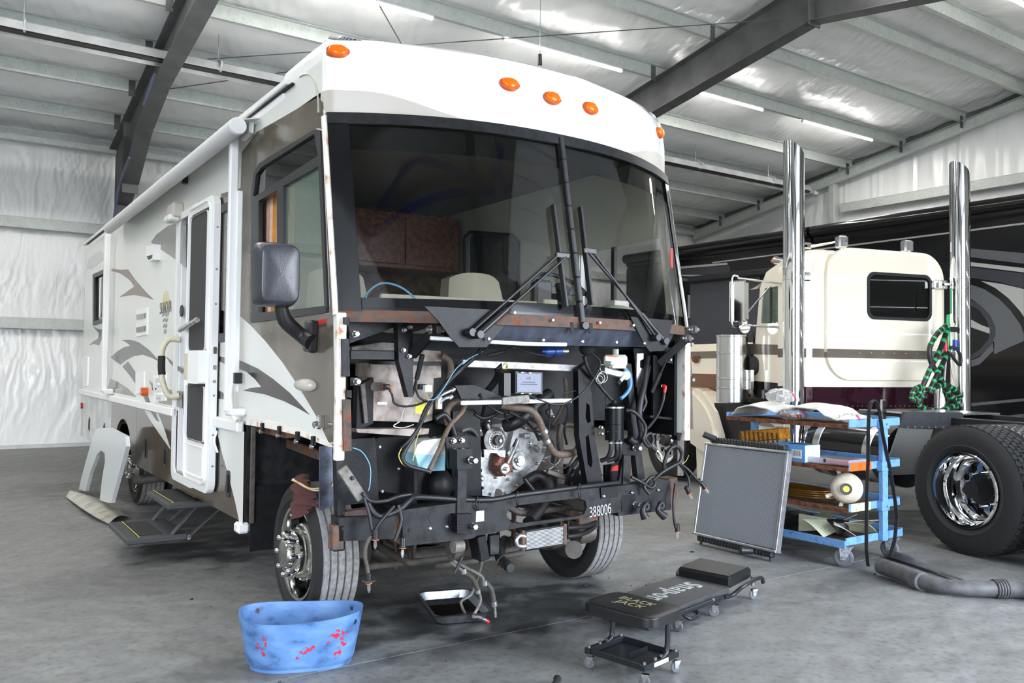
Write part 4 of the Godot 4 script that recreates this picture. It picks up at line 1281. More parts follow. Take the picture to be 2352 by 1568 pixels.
func wipers(ws: Node) -> void:
	for q in [[[1100, 768], [1082, 763], [1300, 590], [1285, 583], [1268, 470], [1298, 705]], [[1526, 783], [1508, 775], [1348, 575], [1362, 578], [1330, 475], [1356, 700]]]:
		var wp := part("wiper", ws)
		var p0 := on_ws(q[0][0], q[0][1], 0.07)
		var p1 := on_ws(q[1][0], q[1][1], 0.07)
		var e0 := on_ws(q[2][0], q[2][1], 0.045)
		var e1 := on_ws(q[3][0], q[3][1], 0.045)
		var b := MB.new()
		b.tube([p0, p0.lerp(e0, 0.3), p0.lerp(e0, 0.32), e0], [0.017, 0.016, 0.008, 0.008], 8, 1)
		put(b, "drive_arm", M.black_plastic, wp)
		var b2 := MB.new()
		b2.tube([p1, e1], 0.008, 8, 1)
		put(b2, "guide_arm", M.black_plastic, wp)
		for p in [p0, p1]:
			rod("pivot", M.black_plastic, wp, p + Vector3(0, 0, -0.05), p + Vector3(0, 0, 0.02), 0.022)
		var b3 := MB.new()
		b3.box((e0 + e1) / 2 + Vector3(0, 0, -0.005), Vector3(0.09, 0.03, 0.025))
		put(b3, "blade_link", M.black_plastic, wp)
		var t0 := on_ws(q[4][0], q[4][1], 0.02)
		var t1 := on_ws(q[5][0], q[5][1], 0.02)
		var b4 := MB.new()
		b4.beam(t0 + Vector3(0, 0, 0.015), t1 + Vector3(0, 0, 0.015), 0.014, 0.022)
		put(b4, "blade_bow", M.black_plastic, wp)
		var b5 := MB.new()
		b5.beam(t0, t1, 0.006, 0.03)
		put(b5, "blade_rubber", M.black_rubber, wp)

func build_cabin() -> void:
	var cb := part("cabin", rv)
	bx("cabin_floor", M.cabin_dark, cb, Vector3(0, 1.12, -4.95), Vector3(2.4, 0.06, 8.1))
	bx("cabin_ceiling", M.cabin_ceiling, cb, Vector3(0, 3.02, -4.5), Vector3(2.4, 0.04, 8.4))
	slab("road_side_lining", M.cream_wall, cb, [Vector2(-3.05, 1.12), Vector2(-0.45, 1.12), Vector2(-0.12, 1.7), Vector2(-0.2, 2.6), Vector2(-0.4, 2.98), Vector2(-3.05, 2.98)], 0.01, side_xf(1.2), [driver_window(), road_window()])
	slab("road_side_window", M.dark_glass, cb, road_window(), 0.006, side_xf(1.22))
	var rwf := MB.new()
	var rw := road_window()
	for k in rw.size(): rwf.beam(Vector3(1.185, rw[k].y, rw[k].x), Vector3(1.185, rw[(k + 1) % rw.size()].y, rw[(k + 1) % rw.size()].x), 0.02, 0.03)
	put(rwf, "window_frame", M.black_plastic, cb)
	bx("driver_window_bar", M.black_plastic, cb, Vector3(1.2, 2.08, -0.72), Vector3(0.03, 0.68, 0.04))
	bx("galley_wall", M.cabin_dark, cb, Vector3(-0.05, 2.05, -3.12), Vector3(2.3, 1.86, 0.06))
	bx("galley_edge", M.cabinet_wood, cb, Vector3(1.12, 2.05, -3.06), Vector3(0.05, 1.86, 0.06))
	bx("wall_cabinet", M.cabinet_wood, cb, Vector3(0.15, 2.62, -2.85), Vector3(1.7, 0.5, 0.44), Basis(), 0.01)
	for k in 3: bx("cabinet_door", M.cabinet_wood, cb, Vector3(-0.4 + 0.55 * k, 2.62, -2.62), Vector3(0.5, 0.42, 0.02), Basis(), 0.008)
	bx("galley_counter", M.cream, cb, Vector3(-0.2, 1.86, -2.9), Vector3(1.6, 0.04, 0.4))
	# dashboard
	var d := MB.new()
	d.shell(30, 8, func(u: float, v: float):
		var x := lerpf(-1.16, 1.16, u)
		var zf := wsz(x, 1.82) - 0.03
		var hump := 0.12 * exp(-pow((x - 0.62) / 0.28, 2.0)) * sin(v * PI)
		return Vector3(x, 1.795 + hump + 0.03 * sin(v * PI) - 0.05 * v * v, lerpf(zf, zf - 0.62, v)), Vector3(0, -0.03, 0))
	put(d, "dashboard", M.cream, cb)
	bx("dash_front", M.cream, cb, Vector3(0, 1.5, -0.58), Vector3(2.3, 0.5, 0.06))
	var strip := MB.new()
	var p0 := on_ws(873, 680, -0.12)
	var p1 := on_ws(1230, 698, -0.16)
	strip.beam(p0, p1, 0.05, 0.025)
	put(strip, "dash_trim_strip", M.cream, cb)
	hose("dash_cable", M.wire_blue, cb, [on_ws(830, 700, -0.1), on_ws(848, 668, -0.06), on_ws(880, 650, -0.05), on_ws(925, 662, -0.05), on_ws(972, 702, -0.05)], 0.006, 6)
	bx("instrument_hood", M.black_plastic, cb, fr(1243, 672, -0.5), Vector3(0.14, 0.17, 0.08), Basis(), 0.02)
	# steering wheel
	var sc := fr(1290, 668, -0.62)
	var sw := MB.new()
	var ring := []
	var tilt := Basis(Vector3.RIGHT, -0.9)
	for k in 25: ring.append(sc + tilt * Vector3(0.21 * cos(TAU * k / 24.0), 0.21 * sin(TAU * k / 24.0), 0))
	sw.tube(ring, 0.015, 8, 1, false)
	sw.beam(sc + tilt * Vector3(-0.2, 0, 0), sc + tilt * Vector3(0.2, 0, 0), 0.03, 0.05)
	sw.cyl(sc + tilt * Vector3(0, 0, -0.25), sc + tilt * Vector3(0, 0, 0.03), 0.06)
	put(sw, "steering_wheel", M.black_plastic, cb)
	for q in [[1112, 625, -1.55, 0.28], [792, 612, -1.3, 0.24], [1255, 632, -2.3, 0.22]]:
		var st := part("cab_seat", cb)
		var top := fr(q[0], q[1], q[2])
		var w: float = q[3]
		var bk := MB.new()
		bk.shell(16, 10, func(u: float, v: float):
			var x: float = (u * 2.0 - 1.0) * w * (1.0 - 0.18 * pow(v, 3.0))
			var round_top := 0.05 * pow(absf(u * 2.0 - 1.0), 3.0) * v
			return Vector3(top.x + x, lerpf(1.45, top.y, v) - round_top, q[2] + 0.06 * cos((u - 0.5) * PI) - 0.14 * v), Vector3(0, 0, -0.13))
		put(bk, "seat_back", M.cream, st)
		bx("seat_cushion", M.cream, st, Vector3(top.x, 1.42, q[2] + 0.22), Vector3(w * 2, 0.14, 0.5), Basis(), 0.04)
		bx("arm_rest", M.cream, st, Vector3(top.x - w - 0.05, 1.72, q[2] + 0.05), Vector3(0.09, 0.12, 0.34), Basis(), 0.03)
	bx("paper_stack", M.label_white, cb, fr(1418, 700, 0.0), Vector3(0.12, 0.05, 0.09))
	bx("dash_box", M.cream, cb, fr(1258, 700, 0.1), Vector3(0.1, 0.06, 0.06))

func bolt(parent: Node, x: float, y: float, z: float, r := 0.012, l := 0.02) -> void:
	var p := fr(x, y, z)
	var b := MB.new()
	b.cyl(p + Vector3(0, 0, -0.01), p + Vector3(0, 0, 0.003), r * 1.25, 14)
	b.cyl(p, p + Vector3(0, 0, l), r, 6)
	put(b, "bolt", M.bolt, parent)
func plate(nm: String, m: Material, parent: Node, p: Array, z: float, d := 0.012, holes := []) -> MeshInstance3D:
	var hh := []
	for h in holes: hh.append(frs(h, z))
	return slab(nm, m, parent, frs(p, z), -d, zplane(z), hh)
func line(nm: String, m: Material, parent: Node, p: Array, r, seg := 8) -> MeshInstance3D:
	return hose(nm, m, parent, fpath(p), r, seg, 6)
func bar(nm: String, m: Material, parent: Node, a: Array, c: Array, w: float, h: float, up := Vector3.UP) -> MeshInstance3D:
	var b := MB.new()
	b.beam(fr(a[0], a[1], a[2]), fr(c[0], c[1], c[2]), w, h, up)
	return put(b, nm, m, parent)
func bulb(parent: Node, x: float, y: float, z: float, dir: Vector3) -> void:
	var p := fr(x, y, z)
	var hb := part("bulb_holder", parent)
	rod("socket", M.hose_black, hb, p - dir * 0.05, p, 0.016, 12)
	rod("collar", M.label_orange, hb, p, p + dir * 0.004, 0.018, 14)
	var b := MB.new()
	b.tube([p + dir * 0.008, p + dir * 0.02, p + dir * 0.036, p + dir * 0.048], [0.007, 0.009, 0.008, 0.002], 10, 3)
	put(b, "bulb_glass", M.clear, hb)

func build_engine_bay() -> void:
	var st := part("front_structure", rv)
	# firewall, backing panels and frame rails
	plate("firewall", M.black_steel, st, [800, 735, 1545, 770, 1545, 965, 1300, 965, 1300, 990, 800, 960], -0.42, 0.02)
	plate("firewall", M.splash, st, [800, 925, 1290, 925, 1290, 1000, 1270, 1150, 820, 1150], -0.7, 0.02)
	plate("well_panel", M.black_steel, st, [776, 1010, 862, 1005, 870, 1150, 795, 1160, 776, 1100], -0.2, 0.02)
	plate("well_panel", M.cowl_steel, st, [735, 1026, 772, 1022, 772, 1160, 735, 1172], -0.12, 0.015)
	for s in [-1.0, 1.0]:
		var b := MB.new()
		b.box(Vector3(s * 0.44, 0.68, -4.4), Vector3(0.012, 0.2, 8.6))
		b.box(Vector3(s * 0.41, 0.78, -4.4), Vector3(0.07, 0.012, 8.6))
		b.box(Vector3(s * 0.41, 0.58, -4.4), Vector3(0.07, 0.012, 8.6))
		put(b, "frame_rail", M.underside, st)
	bx("belly_pan", M.underside, st, Vector3(0, 0.62, -5.4), Vector3(2.3, 0.1, 6.6))
	bx("engine_tunnel", M.underside, st, Vector3(0.1, 1.0, -1.6), Vector3(0.9, 0.5, 0.5))
	bx("inner_liner", M.black_steel, st, Vector3(1.19, 1.42, -0.5), Vector3(0.02, 0.68, 0.86))
	# inside the open wheel arch
	bx("arch_liner", M.black_steel_worn, st, Vector3(-0.72, 0.82, -0.9), Vector3(0.02, 0.6, 1.5))
	bx("arch_bulkhead", M.black_steel_worn, st, Vector3(-0.98, 0.85, -1.56), Vector3(0.5, 0.62, 0.03))
	for k in 3: bx("liner_rib", M.black_steel_worn, st, Vector3(-0.74, 0.72 + 0.14 * k, -0.95), Vector3(0.03, 0.025, 1.2))
	var br := MB.new()
	br.beam(sd(590, 990, -0.95), sd(735, 1045, -0.95), 0.03, 0.06)
	put(br, "arch_brace", M.rusty, st)
	bx("arch_post", M.black_steel_worn, st, sd(572, 1090, -1.2), Vector3(0.05, 0.66, 0.04))
	bx("arch_post", M.old_steel, st, sd(580, 1090, -1.22), Vector3(0.03, 0.62, 0.02))
	slab("mud_flap", M.splash, st, [Vector2(-1.22, 0.32), Vector2(-0.8, 0.32), Vector2(-0.8, 0.72), Vector2(-1.22, 0.74)], 0.012, zplane(-1.48))
	bx("body_post", M.rust_white, st, Vector3(-1.235, 1.42, -0.005), Vector3(0.05, 0.74, 0.035), Basis(), 0.006)
	bx("body_post", M.rust_white, st, Vector3(1.235, 1.42, -0.02), Vector3(0.05, 0.74, 0.03))
	# ---------------- cowl
	var cw := part("cowl", rv)
	var cz := 0.3
	var cowl := MB.new()
	cowl.shell(30, 2, func(u: float, v: float):
		var x := lerpf(-0.62, 0.93, u)
		return Vector3(x, lerpf(1.65 + 0.01 * absf(x), 1.745, v), wsz(x, 1.8) + lerpf(-0.06, 0.0, v)), Vector3(0, 0, -0.012))
	put(cowl, "cowl_panel", M.cowl_steel, cw)
	plate("cowl_end", M.black_steel, cw, [948, 722, 1050, 735, 1050, 790, 1010, 765, 975, 745], 0.12)
	for q in [[975, 703, 1187, 714, 1178, 724, 1118, 797, 1055, 797, 1035, 775, 1008, 738], [1448, 727, 1546, 736, 1526, 805, 1492, 807, 1480, 790]]:
		var z := on_ws((q[0] + q[2]) / 2, q[1] + 40, 0.045).z
		plate("wiper_plate", M.black_steel, cw, q, z, 0.008)
	for q in [[1121, 778], [1060, 792], [1180, 718], [1268, 735], [1376, 741], [1453, 747], [1246, 781], [1336, 784], [1414, 786], [1478, 788]]:
		var p := on_ws(q[0], q[1], 0.02)
		rod("panel_screw", M.bolt, cw, p, p + Vector3(0, 0, 0.012), 0.009, 8)
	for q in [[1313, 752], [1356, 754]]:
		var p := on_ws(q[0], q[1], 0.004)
		slab("painted_slot", M.black_rubber, cw, rect(p.x - 0.012, p.y - 0.03, p.x + 0.012, p.y + 0.03, 0.011), 0.006, zplane(p.z))  # dark ovals painting the shade inside open slots of the panel
	var kp := on_ws(1336, 748, 0.0)
	rod("washer_nozzle", M.black_plastic, cw, kp, kp + Vector3(-0.01, 0, 0.05), 0.022)
	var wl := MB.new()
	wl.tube([on_ws(988, 776, -0.03), on_ws(1100, 783, -0.05), on_ws(1200, 789, -0.05), on_ws(1300, 791, -0.05)], 0.011, 8, 3)
	put(wl, "cowl_lip", M.trim_white, cw)
	# ---------------- brackets at the kerb side
	plate("gusset", M.black_steel_worn, st, [798, 722, 962, 724, 920, 746, 804, 788], -0.02, 0.012)
	plate("rail", M.black_steel_worn, st, [786, 778, 802, 778, 804, 864, 787, 864], 0.03, 0.03)
	plate("rail", M.rusty, st, [788, 917, 806, 917, 808, 1035, 790, 1036], 0.03, 0.03)
	plate("tab", M.black_steel_worn, st, [791, 728, 801, 728, 801, 746, 791, 744], 0.04, 0.02)
	plate("tab", M.black_steel_worn, st, [798, 896, 808, 896, 808, 914, 798, 912], 0.04, 0.02)
	plate("post", M.black_steel_worn, st, [772, 1030, 790, 1036, 792, 1188, 776, 1190], 0.0, 0.05)
	plate("post_foot", M.rusty, st, [776, 1178, 850, 1168, 862, 1180, 780, 1192], 0.0, 0.06)
	bar("cross_arm", M.black_steel, st, [800, 815, 0.0], [903, 816, 0.0], 0.05, 0.05)
	for q in [[815, 767], [818, 876]]:
		plate("latch_plate", M.black_steel_worn, st, [q[0] - 12, q[1] - 9, q[0] + 9, q[1] - 9, q[0] + 9, q[1] + 9, q[0] - 12, q[1] + 9], 0.02, 0.01)
		bolt(st, q[0], q[1], 0.02, 0.014, 0.035)
	for s in [[[913, 738, 948, 740, 949, 912, 938, 912, 916, 828], [928, 758, 941, 751, 926, 804, 939, 818], [945, 752], [1006, 733], [945, 816], [1000, 757], 0.05], [[1510, 790, 1545, 800, 1545, 835, 1525, 830], [1537, 826, 1530, 812, 1541, 808, 1533, 822], [1536, 778], [1592, 757], [1512, 836], [1578, 777], -0.03]]:
		var z: float = s[6]
		var hg := part("hinge_bracket", st)
		plate("hinge_plate", M.black_steel, hg, s[0], z, 0.05)
		for k in 4: bolt(hg, s[1][2 * k], s[1][2 * k + 1], z + 0.005, 0.01)
		for k in [2, 4]:
			bar("link_arm", M.black_steel, hg, [s[k][0], s[k][1], z], [s[k + 1][0], s[k + 1][1], z + 0.12], 0.035, 0.05)
			var e := fr(s[k + 1][0], s[k + 1][1], z + 0.12)
			bx("link_lug", M.black_steel_worn, hg, e, Vector3(0.06, 0.06, 0.03))
			bx("lug_bore", M.old_steel, hg, e + Vector3(0.012, 0, 0.012), Vector3(0.026, 0.04, 0.012))
			rod("link_bolt", M.bolt, hg, e + Vector3(-0.05, 0, 0), e + Vector3(0.05, 0.0, 0.0), 0.013)
			rod("link_washer", M.bolt, hg, e + Vector3(-0.034, 0, 0), e + Vector3(-0.03, 0.0, 0.0), 0.026)
	line("gas_strut", M.hose_black, st, [970, 815, 0.08, 962, 850, 0.04, 957, 870, 0.02], 0.014)
	line("strut_rod", M.hose_black, st, [957, 868, 0.02, 948, 905, -0.02], 0.007)
	line("gas_strut", M.hose_black, st, [1531, 825, 0.04, 1517, 858, 0.0], 0.007)
	line("gas_strut", M.hose_black, st, [1517, 856, 0.0, 1497, 900, -0.05], 0.014)
	# ---------------- heater box
	var hb := part("heater_unit", rv)
	plate("heater_case", M.heater_box, hb, [851, 833, 1013, 838, 1013, 866, 996, 868, 993, 964, 975, 970, 857, 966, 858, 867, 851, 865], -0.16, 0.2)
	plate("case_flank", M.splash, hb, [822, 886, 857, 868, 857, 972, 818, 990], -0.15, 0.06)
	plate("drip_tray", M.heater_box, hb, [818, 985, 986, 984, 984, 996, 940, 1001, 822, 993], -0.1, 0.1)
	plate("case_band", M.black_steel, hb, [851, 828, 1015, 832, 1015, 840, 851, 836], -0.14, 0.02)
	plate("air_duct", M.conduit, hb, [808, 797, 850, 790, 880, 786, 906, 788, 906, 812, 812, 812], -0.16, 0.12)
	plate("air_duct", M.heater_box, hb, [950, 802, 1012, 806, 1014, 830, 950, 830], -0.12, 0.1)
	slab("plug_flange", M.old_steel, hb, rect(fr(866, 0, -0.15).x, fr(885, 897, -0.15).y, fr(903, 0, -0.15).x, fr(885, 878, -0.15).y, 0.018), 0.012, zplane(-0.16))
	var pc := fr(887, 888, -0.14)
	bx("plug", M.black_plastic, hb, pc, Vector3(0.03, 0.03, 0.04))
	rod("plug_dot", M.wire_red, hb, fr(879, 888, -0.15), fr(879, 888, -0.15) + Vector3(0, 0, 0.006), 0.006)
	bx("relay", M.bottle_white, hb, fr(982, 892, -0.06), Vector3(0.045, 0.04, 0.035))
	bx("relay_bracket", M.hose_black, hb, fr(970, 888, -0.09), Vector3(0.05, 0.03, 0.03))
	plate("warning_label", M.label_yellow, hb, [955, 925, 987, 926, 985, 951, 954, 949], -0.158, 0.002)
	plate("part_label", M.label_white, hb, [867, 923, 889, 923, 889, 929, 867, 929], -0.158, 0.002)
	plate("flank_strut", M.old_steel, hb, [829, 883, 838, 880, 846, 970, 838, 972], -0.13, 0.015)
	# ---------------- splash shield, washer bottle, bumper posts
	plate("splash_shield", M.splash, st, [861, 1010, 870, 1004, 1040, 998, 1046, 1135, 1010, 1142, 866, 1128, 858, 1115], -0.26, 0.015)
	plate("splash_shield", M.splash, st, [1040, 945, 1090, 940, 1103, 960, 1106, 1138, 1040, 1138], -0.2, 0.02)
	var bulge := MB.new()
	var bp := fr(1010, 1115, -0.22)
	bulge.ball(bp, Vector3(0.08, 0.1, 0.06))
	put(bulge, "shield_bulge", M.splash, st)
	for q in [[872, 1026], [916, 1076], [878, 1128]]: bolt(st, q[0], q[1], -0.26, 0.008, 0.008)
	lettering("TOP FRONT", M.label_yellow, st, Transform3D(Basis(), fr(951, 1022, -0.255)), 0.022, 0.062)
	lettering("G6094", M.label_yellow, st, Transform3D(Basis(), fr(951, 1031, -0.255)), 0.022, 0.062)
	var wb := part("washer_bottle", rv)
	plate("bottle_top", M.bottle_white, wb, [953, 1040, 958, 1022, 972, 1012, 1000, 1008, 1023, 1006, 1023, 1043, 985, 1044], -0.05, 0.14)
	plate("bottle_fluid", M.washer_fluid, wb, [953, 1040, 985, 1044, 1023, 1043, 1022, 1080, 985, 1082, 962, 1074], -0.05, 0.14)
	rod("bottle_cap", M.black_plastic, wb, fr(1000, 1010, -0.12), fr(1000, 1000, -0.12), 0.035, 20)
	var wl2 := part("bumper_post", st)
	plate("mount_plate", M.black_steel, wl2, [1024, 1004, 1072, 1000, 1078, 1075, 1030, 1076], -0.02, 0.02)
	for q in [[1041, 1012], [1060, 1011], [1041, 1059]]: bolt(wl2, q[0], q[1], -0.015, 0.013)
	plate("clamp", M.black_steel, wl2, [1050, 1032, 1085, 1030, 1085, 1076, 1050, 1078], 0.12, 0.08)
	plate("upright", M.black_steel_worn, wl2, [1052, 1076, 1072, 1076, 1071, 1182, 1050, 1182], 0.09, 0.05)
	plate("upright_fin", M.black_steel, wl2, [1050, 1080, 1052, 1160, 1040, 1162], 0.06, 0.02)
	plate("clamp", M.black_steel, wl2, [1050, 1182, 1086, 1180, 1085, 1228, 1050, 1224], 0.14, 0.08)
	for q in [[1082, 1056], [1082, 1207]]:
		bolt(wl2, q[0], q[1], 0.13, 0.016, 0.05)
	var wl3 := part("bumper_post", st)
	plate("clamp", M.black_steel, wl3, [1429, 1010, 1452, 1008, 1462, 1012, 1462, 1046, 1430, 1044], -0.05, 0.06)
	plate("upright", M.black_steel_worn, wl3, [1433, 1044, 1449, 1044, 1448, 1138, 1430, 1140], -0.07, 0.05)
	plate("upright_fin", M.black_steel, wl3, [1430, 1058, 1434, 1058, 1432, 1135, 1420, 1112], -0.08, 0.02)
	plate("clamp", M.black_steel, wl3, [1427, 1138, 1460, 1136, 1461, 1176, 1428, 1174], -0.03, 0.08)
	for q in [[1459, 1028], [1459, 1158]]: bolt(wl3, q[0], q[1], -0.03, 0.016, 0.05)
	# ---------------- bumper beam
	var bm := part("bumper_beam", rv)
	plate("end_section", M.black_steel_worn, bm, [778, 1189, 909, 1184, 905, 1237, 779, 1243], 0.05, 0.1)
	plate("weld_rib", M.rusty, bm, [905, 1184, 924, 1178, 926, 1254, 905, 1240], 0.04, 0.1)
	plate("mid_section", M.black_steel_worn, bm, [924, 1171, 1038, 1156, 1094, 1152, 1094, 1232, 1082, 1237, 926, 1254], 0.08, 0.12)
	plate("face_plate", M.black_steel_worn, bm, [1085, 1152, 1200, 1138, 1300, 1127, 1382, 1119, 1428, 1115, 1426, 1176, 1350, 1187, 1200, 1210, 1085, 1232], 0.06, 0.02, [[1163, 1182, 1170, 1168, 1190, 1160, 1330, 1143, 1345, 1150, 1348, 1165, 1342, 1180, 1325, 1185, 1195, 1202, 1175, 1200]])
	plate("end_section", M.black_steel_worn, bm, [1426, 1115, 1540, 1103, 1542, 1170, 1420, 1185], -0.04, 0.1)
	plate("patch_plate", M.black_steel, bm, [1380, 1120, 1418, 1116, 1420, 1141, 1382, 1145], 0.07, 0.012)
	plate("end_bracket", M.rusty, bm, [1538, 1100, 1556, 1096, 1558, 1160, 1545, 1172, 1540, 1170], -0.06, 0.1)
	plate("light_patch", M.chalk, bm, [1094, 1174, 1112, 1172, 1112, 1196, 1093, 1199], 0.083, 0.002)
	bx("end_stub", M.rusty, bm, fr(772, 1232, 0.02), Vector3(0.06, 0.12, 0.06))
	bx("end_stub", M.black_steel, bm, fr(775, 1245, 0.02), Vector3(0.06, 0.08, 0.05))
	rod("round_mark", M.black_steel_worn, bm, fr(997, 1187, 0.078), fr(997, 1187, 0.078) + Vector3(0, 0, 0.004), 0.034, 28)
	for q in [[787, 1214, 0.052, 0.008], [942, 1217, 0.082, 0.011]]:
		rod("painted_bolt_hole", M.black_rubber, bm, fr(q[0], q[1], q[2]), fr(q[0], q[1], q[2]) + Vector3(0, 0, 0.002), q[3])  # black discs in place of open bolt holes, their shade painted
	for q in [[988, 1213, 0.08], [1027, 1209, 0.08], [1387, 1139, 0.07], [1452, 1131, -0.03], [1512, 1125, -0.03]]: bolt(bm, q[0], q[1], q[2], 0.008, 0.008)
	lettering("388006", M.chalk, bm, Transform3D(Basis(Vector3.BACK, 0.06), fr(1379, 1172, 0.064)), 0.06, 0.17, 0.001, 400)
	for q in [[1482, 1162], [1517, 1160]]:
		var hn := part("horn", bm)
		var hc := fr(q[0], q[1], 0.03)
		var hx := MB.new()
		hx.lathe([Vector2(0, 0.0), Vector2(0.03, 0.0), Vector2(0.032, 0.02), Vector2(0.026, 0.026), Vector2(0.024, 0.02), Vector2(0.01, 0.02), Vector2(0.008, 0.03), Vector2(0, 0.03)], Transform3D(Basis(Vector3.RIGHT, PI / 2), hc), 24)
		put(hx, "horn_disc", M.black_plastic, hn)
		var ht := MB.new()
		ht.tube([hc + Vector3(-0.02, 0.0, 0.01), hc + Vector3(-0.03, -0.03, 0.01), hc + Vector3(-0.015 if q[0] < 1500 else 0.02, -0.07, 0.015)], [0.014, 0.02, 0.028], 12, 4)
		put(ht, "horn_flare", M.black_plastic, hn)
	# ---------------- crossbars, fuse box, filler, reservoirs
	var pl := part("bay_fittings", rv)
	bar("cross_channel", M.raw_steel, pl, [1058, 834, -0.1], [1335, 846, -0.1], 0.05, 0.045)
	bar("alloy_bar", M.alu, pl, [1058, 925, 0.0], [1312, 919, 0.0], 0.02, 0.028)
	bar("alloy_bar", M.conduit, pl, [1153, 921, 0.012], [1215, 915, 0.012], 0.02, 0.045)
	plate("fan_shroud_arm", M.black_steel, pl, [1045, 885, 1090, 884, 1142, 905, 1142, 915, 1060, 916], -0.06, 0.02)
	var fb := part("fuse_box", pl)
	plate("fuse_side", M.black_plastic, fb, [1158, 857, 1173, 857, 1173, 910, 1158, 908], -0.02, 0.06)
	plate("fuse_body", M.black_plastic, fb, [1184, 853, 1246, 855, 1246, 905, 1184, 903], -0.02, 0.06)
	plate("fuse_lid", M.fuse_box, fb, [1188, 857, 1242, 858, 1242, 901, 1188, 900], -0.012, 0.02)
	var fo := fr(1215, 869, -0.01)
	var og := MB.new()
	var orr := []
	for k in 21: orr.append(fo + Vector3(0.013 * cos(TAU * k / 20.0), 0.006 * sin(TAU * k / 20.0), 0.0))
	og.tube(orr, 0.0008, 6, 1, false)
	put(og, "oval_mark", M.ink, fb)
	for k in 2: plate("print_line", M.ink, fb, [1200 - 4 * k, 876 + 5 * k, 1230 + 4 * k, 877 + 5 * k, 1230 + 4 * k, 879 + 5 * k, 1200 - 4 * k, 878 + 5 * k], -0.0105, 0.001)
	for q in [[1198, 855], [1216, 856], [1198, 903], [1216, 904]]:
		bx("fuse_clip", M.bolt, fb, fr(q[0], q[1], -0.015), Vector3(0.02, 0.008, 0.02))
	line("filler_neck", M.hose_black, pl, [1112, 905, -0.25, 1128, 888, -0.2, 1141, 868, -0.15, 1146, 848, -0.1], 0.02, 12)
	rod("filler_cap", M.black_plastic, pl, fr(1145, 848, -0.1), fr(1143, 838, -0.08), 0.026, 18)
	line("dipstick", M.label_yellow, pl, [1153, 843, -0.08, 1160, 836, -0.07, 1166, 838, -0.07, 1164, 846, -0.07, 1154, 846, -0.08], 0.003, 6)
	var wm := part("pump_motor", pl)
	rod("motor_body", M.motor_blue, wm, fr(1250, 807, 0.08), fr(1287, 806, 0.08), 0.031, 20)
	rod("motor_nose", M.motor_blue, wm, fr(1243, 807, 0.08), fr(1251, 807, 0.08), 0.014, 16, 0.03)
	rod("motor_strap", M.hose_black, wm, fr(1268, 807, 0.08), fr(1271, 807, 0.08), 0.033, 20)
	rod("motor_end", M.alu, wm, fr(1287, 806, 0.08), fr(1304, 806, 0.08), 0.014)
	var dome := MB.new()
	dome.ball(fr(1350, 800, 0.05), Vector3(0.055, 0.045, 0.05))
	put(dome, "rubber_boot", M.black_rubber, pl)
	var mc := part("brake_reservoir", rv)
	bx("tank", M.bottle_white, mc, fr(1414, 828, 0.0), Vector3(0.135, 0.075, 0.1), Basis(), 0.016)
	bx("tank_foot", M.bottle_white, mc, fr(1414, 842, 0.0), Vector3(0.11, 0.02, 0.08), Basis(), 0.008)
	rod("tank_cap", M.bottle_white, mc, fr(1414, 814, 0.0), fr(1414, 801, 0.0), 0.02, 18)
	plate("tank_label", M.label_white, mc, [1391, 817, 1417, 820, 1417, 831, 1391, 828], 0.052, 0.001)
	plate("tank_label", M.label_orange, mc, [1391, 815, 1417, 818, 1417, 821, 1391, 818], 0.0525, 0.001)
	bar("cylinder_casting", M.cast_alu, mc, [1384, 850, 0.0], [1432, 862, 0.0], 0.05, 0.04)
	for q in [[1401, 848], [1425, 846]]: rod("port", M.bolt, mc, fr(q[0], q[1], 0.01), fr(q[0], q[1] - 8, 0.01), 0.014)
	var cn := MB.new()
	cn.ball(fr(1437, 862, 0.02), Vector3(0.03, 0.03, 0.03))
	put(cn, "elbow_fitting", M.bottle_white, mc)
	line("elbow_tail", M.bottle_white, mc, [1434, 864, 0.03, 1424, 876, 0.05], 0.011)
	line("elbow_plug", M.hose_black, mc, [1424, 876, 0.05, 1418, 883, 0.06], 0.013)
	line("return_hose", M.hose_blue, mc, [1434, 846, 0.02, 1446, 860, 0.03, 1448, 885, 0.03, 1440, 902, 0.03, 1426, 915, 0.03], 0.012, 10)
	for q in [[1380, 868, 9], [1384, 866, 11], [1377, 872, 8]]:
		var lp := []
		for k in 15: lp.append(fr(q[0] + q[2] * cos(TAU * k / 14.0), q[1] + q[2] * 1.15 * sin(TAU * k / 14.0), 0.05))
		hose("brake_line", M.bolt, mc, lp, 0.0028, 6, 2)
	line("brake_line", M.bolt, mc, [1382, 858, 0.05, 1378, 840, 0.05, 1388, 838, 0.05, 1408, 846, 0.04, 1424, 852, 0.03], 0.0028, 6)
	line("brake_line", M.bolt, mc, [1376, 880, 0.05, 1383, 892, 0.04, 1390, 905, 0.0, 1391, 930, -0.05], 0.0028, 6)
	var ps := part("steering_reservoir", rv)
	var p0 := fr(1411, 1010, 0.0)
	var p1 := fr(1411, 935, 0.0)
	rod("canister", M.black_steel, ps, p0, p1, 0.059, 32)
	rod("canister_lid", M.black_steel, ps, p1, p1 + Vector3(0, 0.025, 0), 0.056, 32, 0.03)
	rod("lid_clamp", M.alu, ps, p1 + Vector3(0, -0.006, 0), p1 + Vector3(0, 0.006, 0), 0.0625, 32)
	rod("canister_band", M.black_steel, ps, p0.lerp(p1, 0.48), p0.lerp(p1, 0.5), 0.061, 32)
	rod("neck", M.black_steel, ps, p1 + Vector3(0, 0.02, 0), p1 + Vector3(0, 0.045, 0), 0.016)
	for q in [1396, 1415, 1433]: rod("painted_band_hole", M.black_rubber, ps, fr(q, 991, 0.055), fr(q, 991, 0.062), 0.006)  # black discs painted as the dark of holes in the band
	for q in [[1379, 981], [1380, 995]]: bolt(ps, q[0], q[1], 0.02, 0.009)
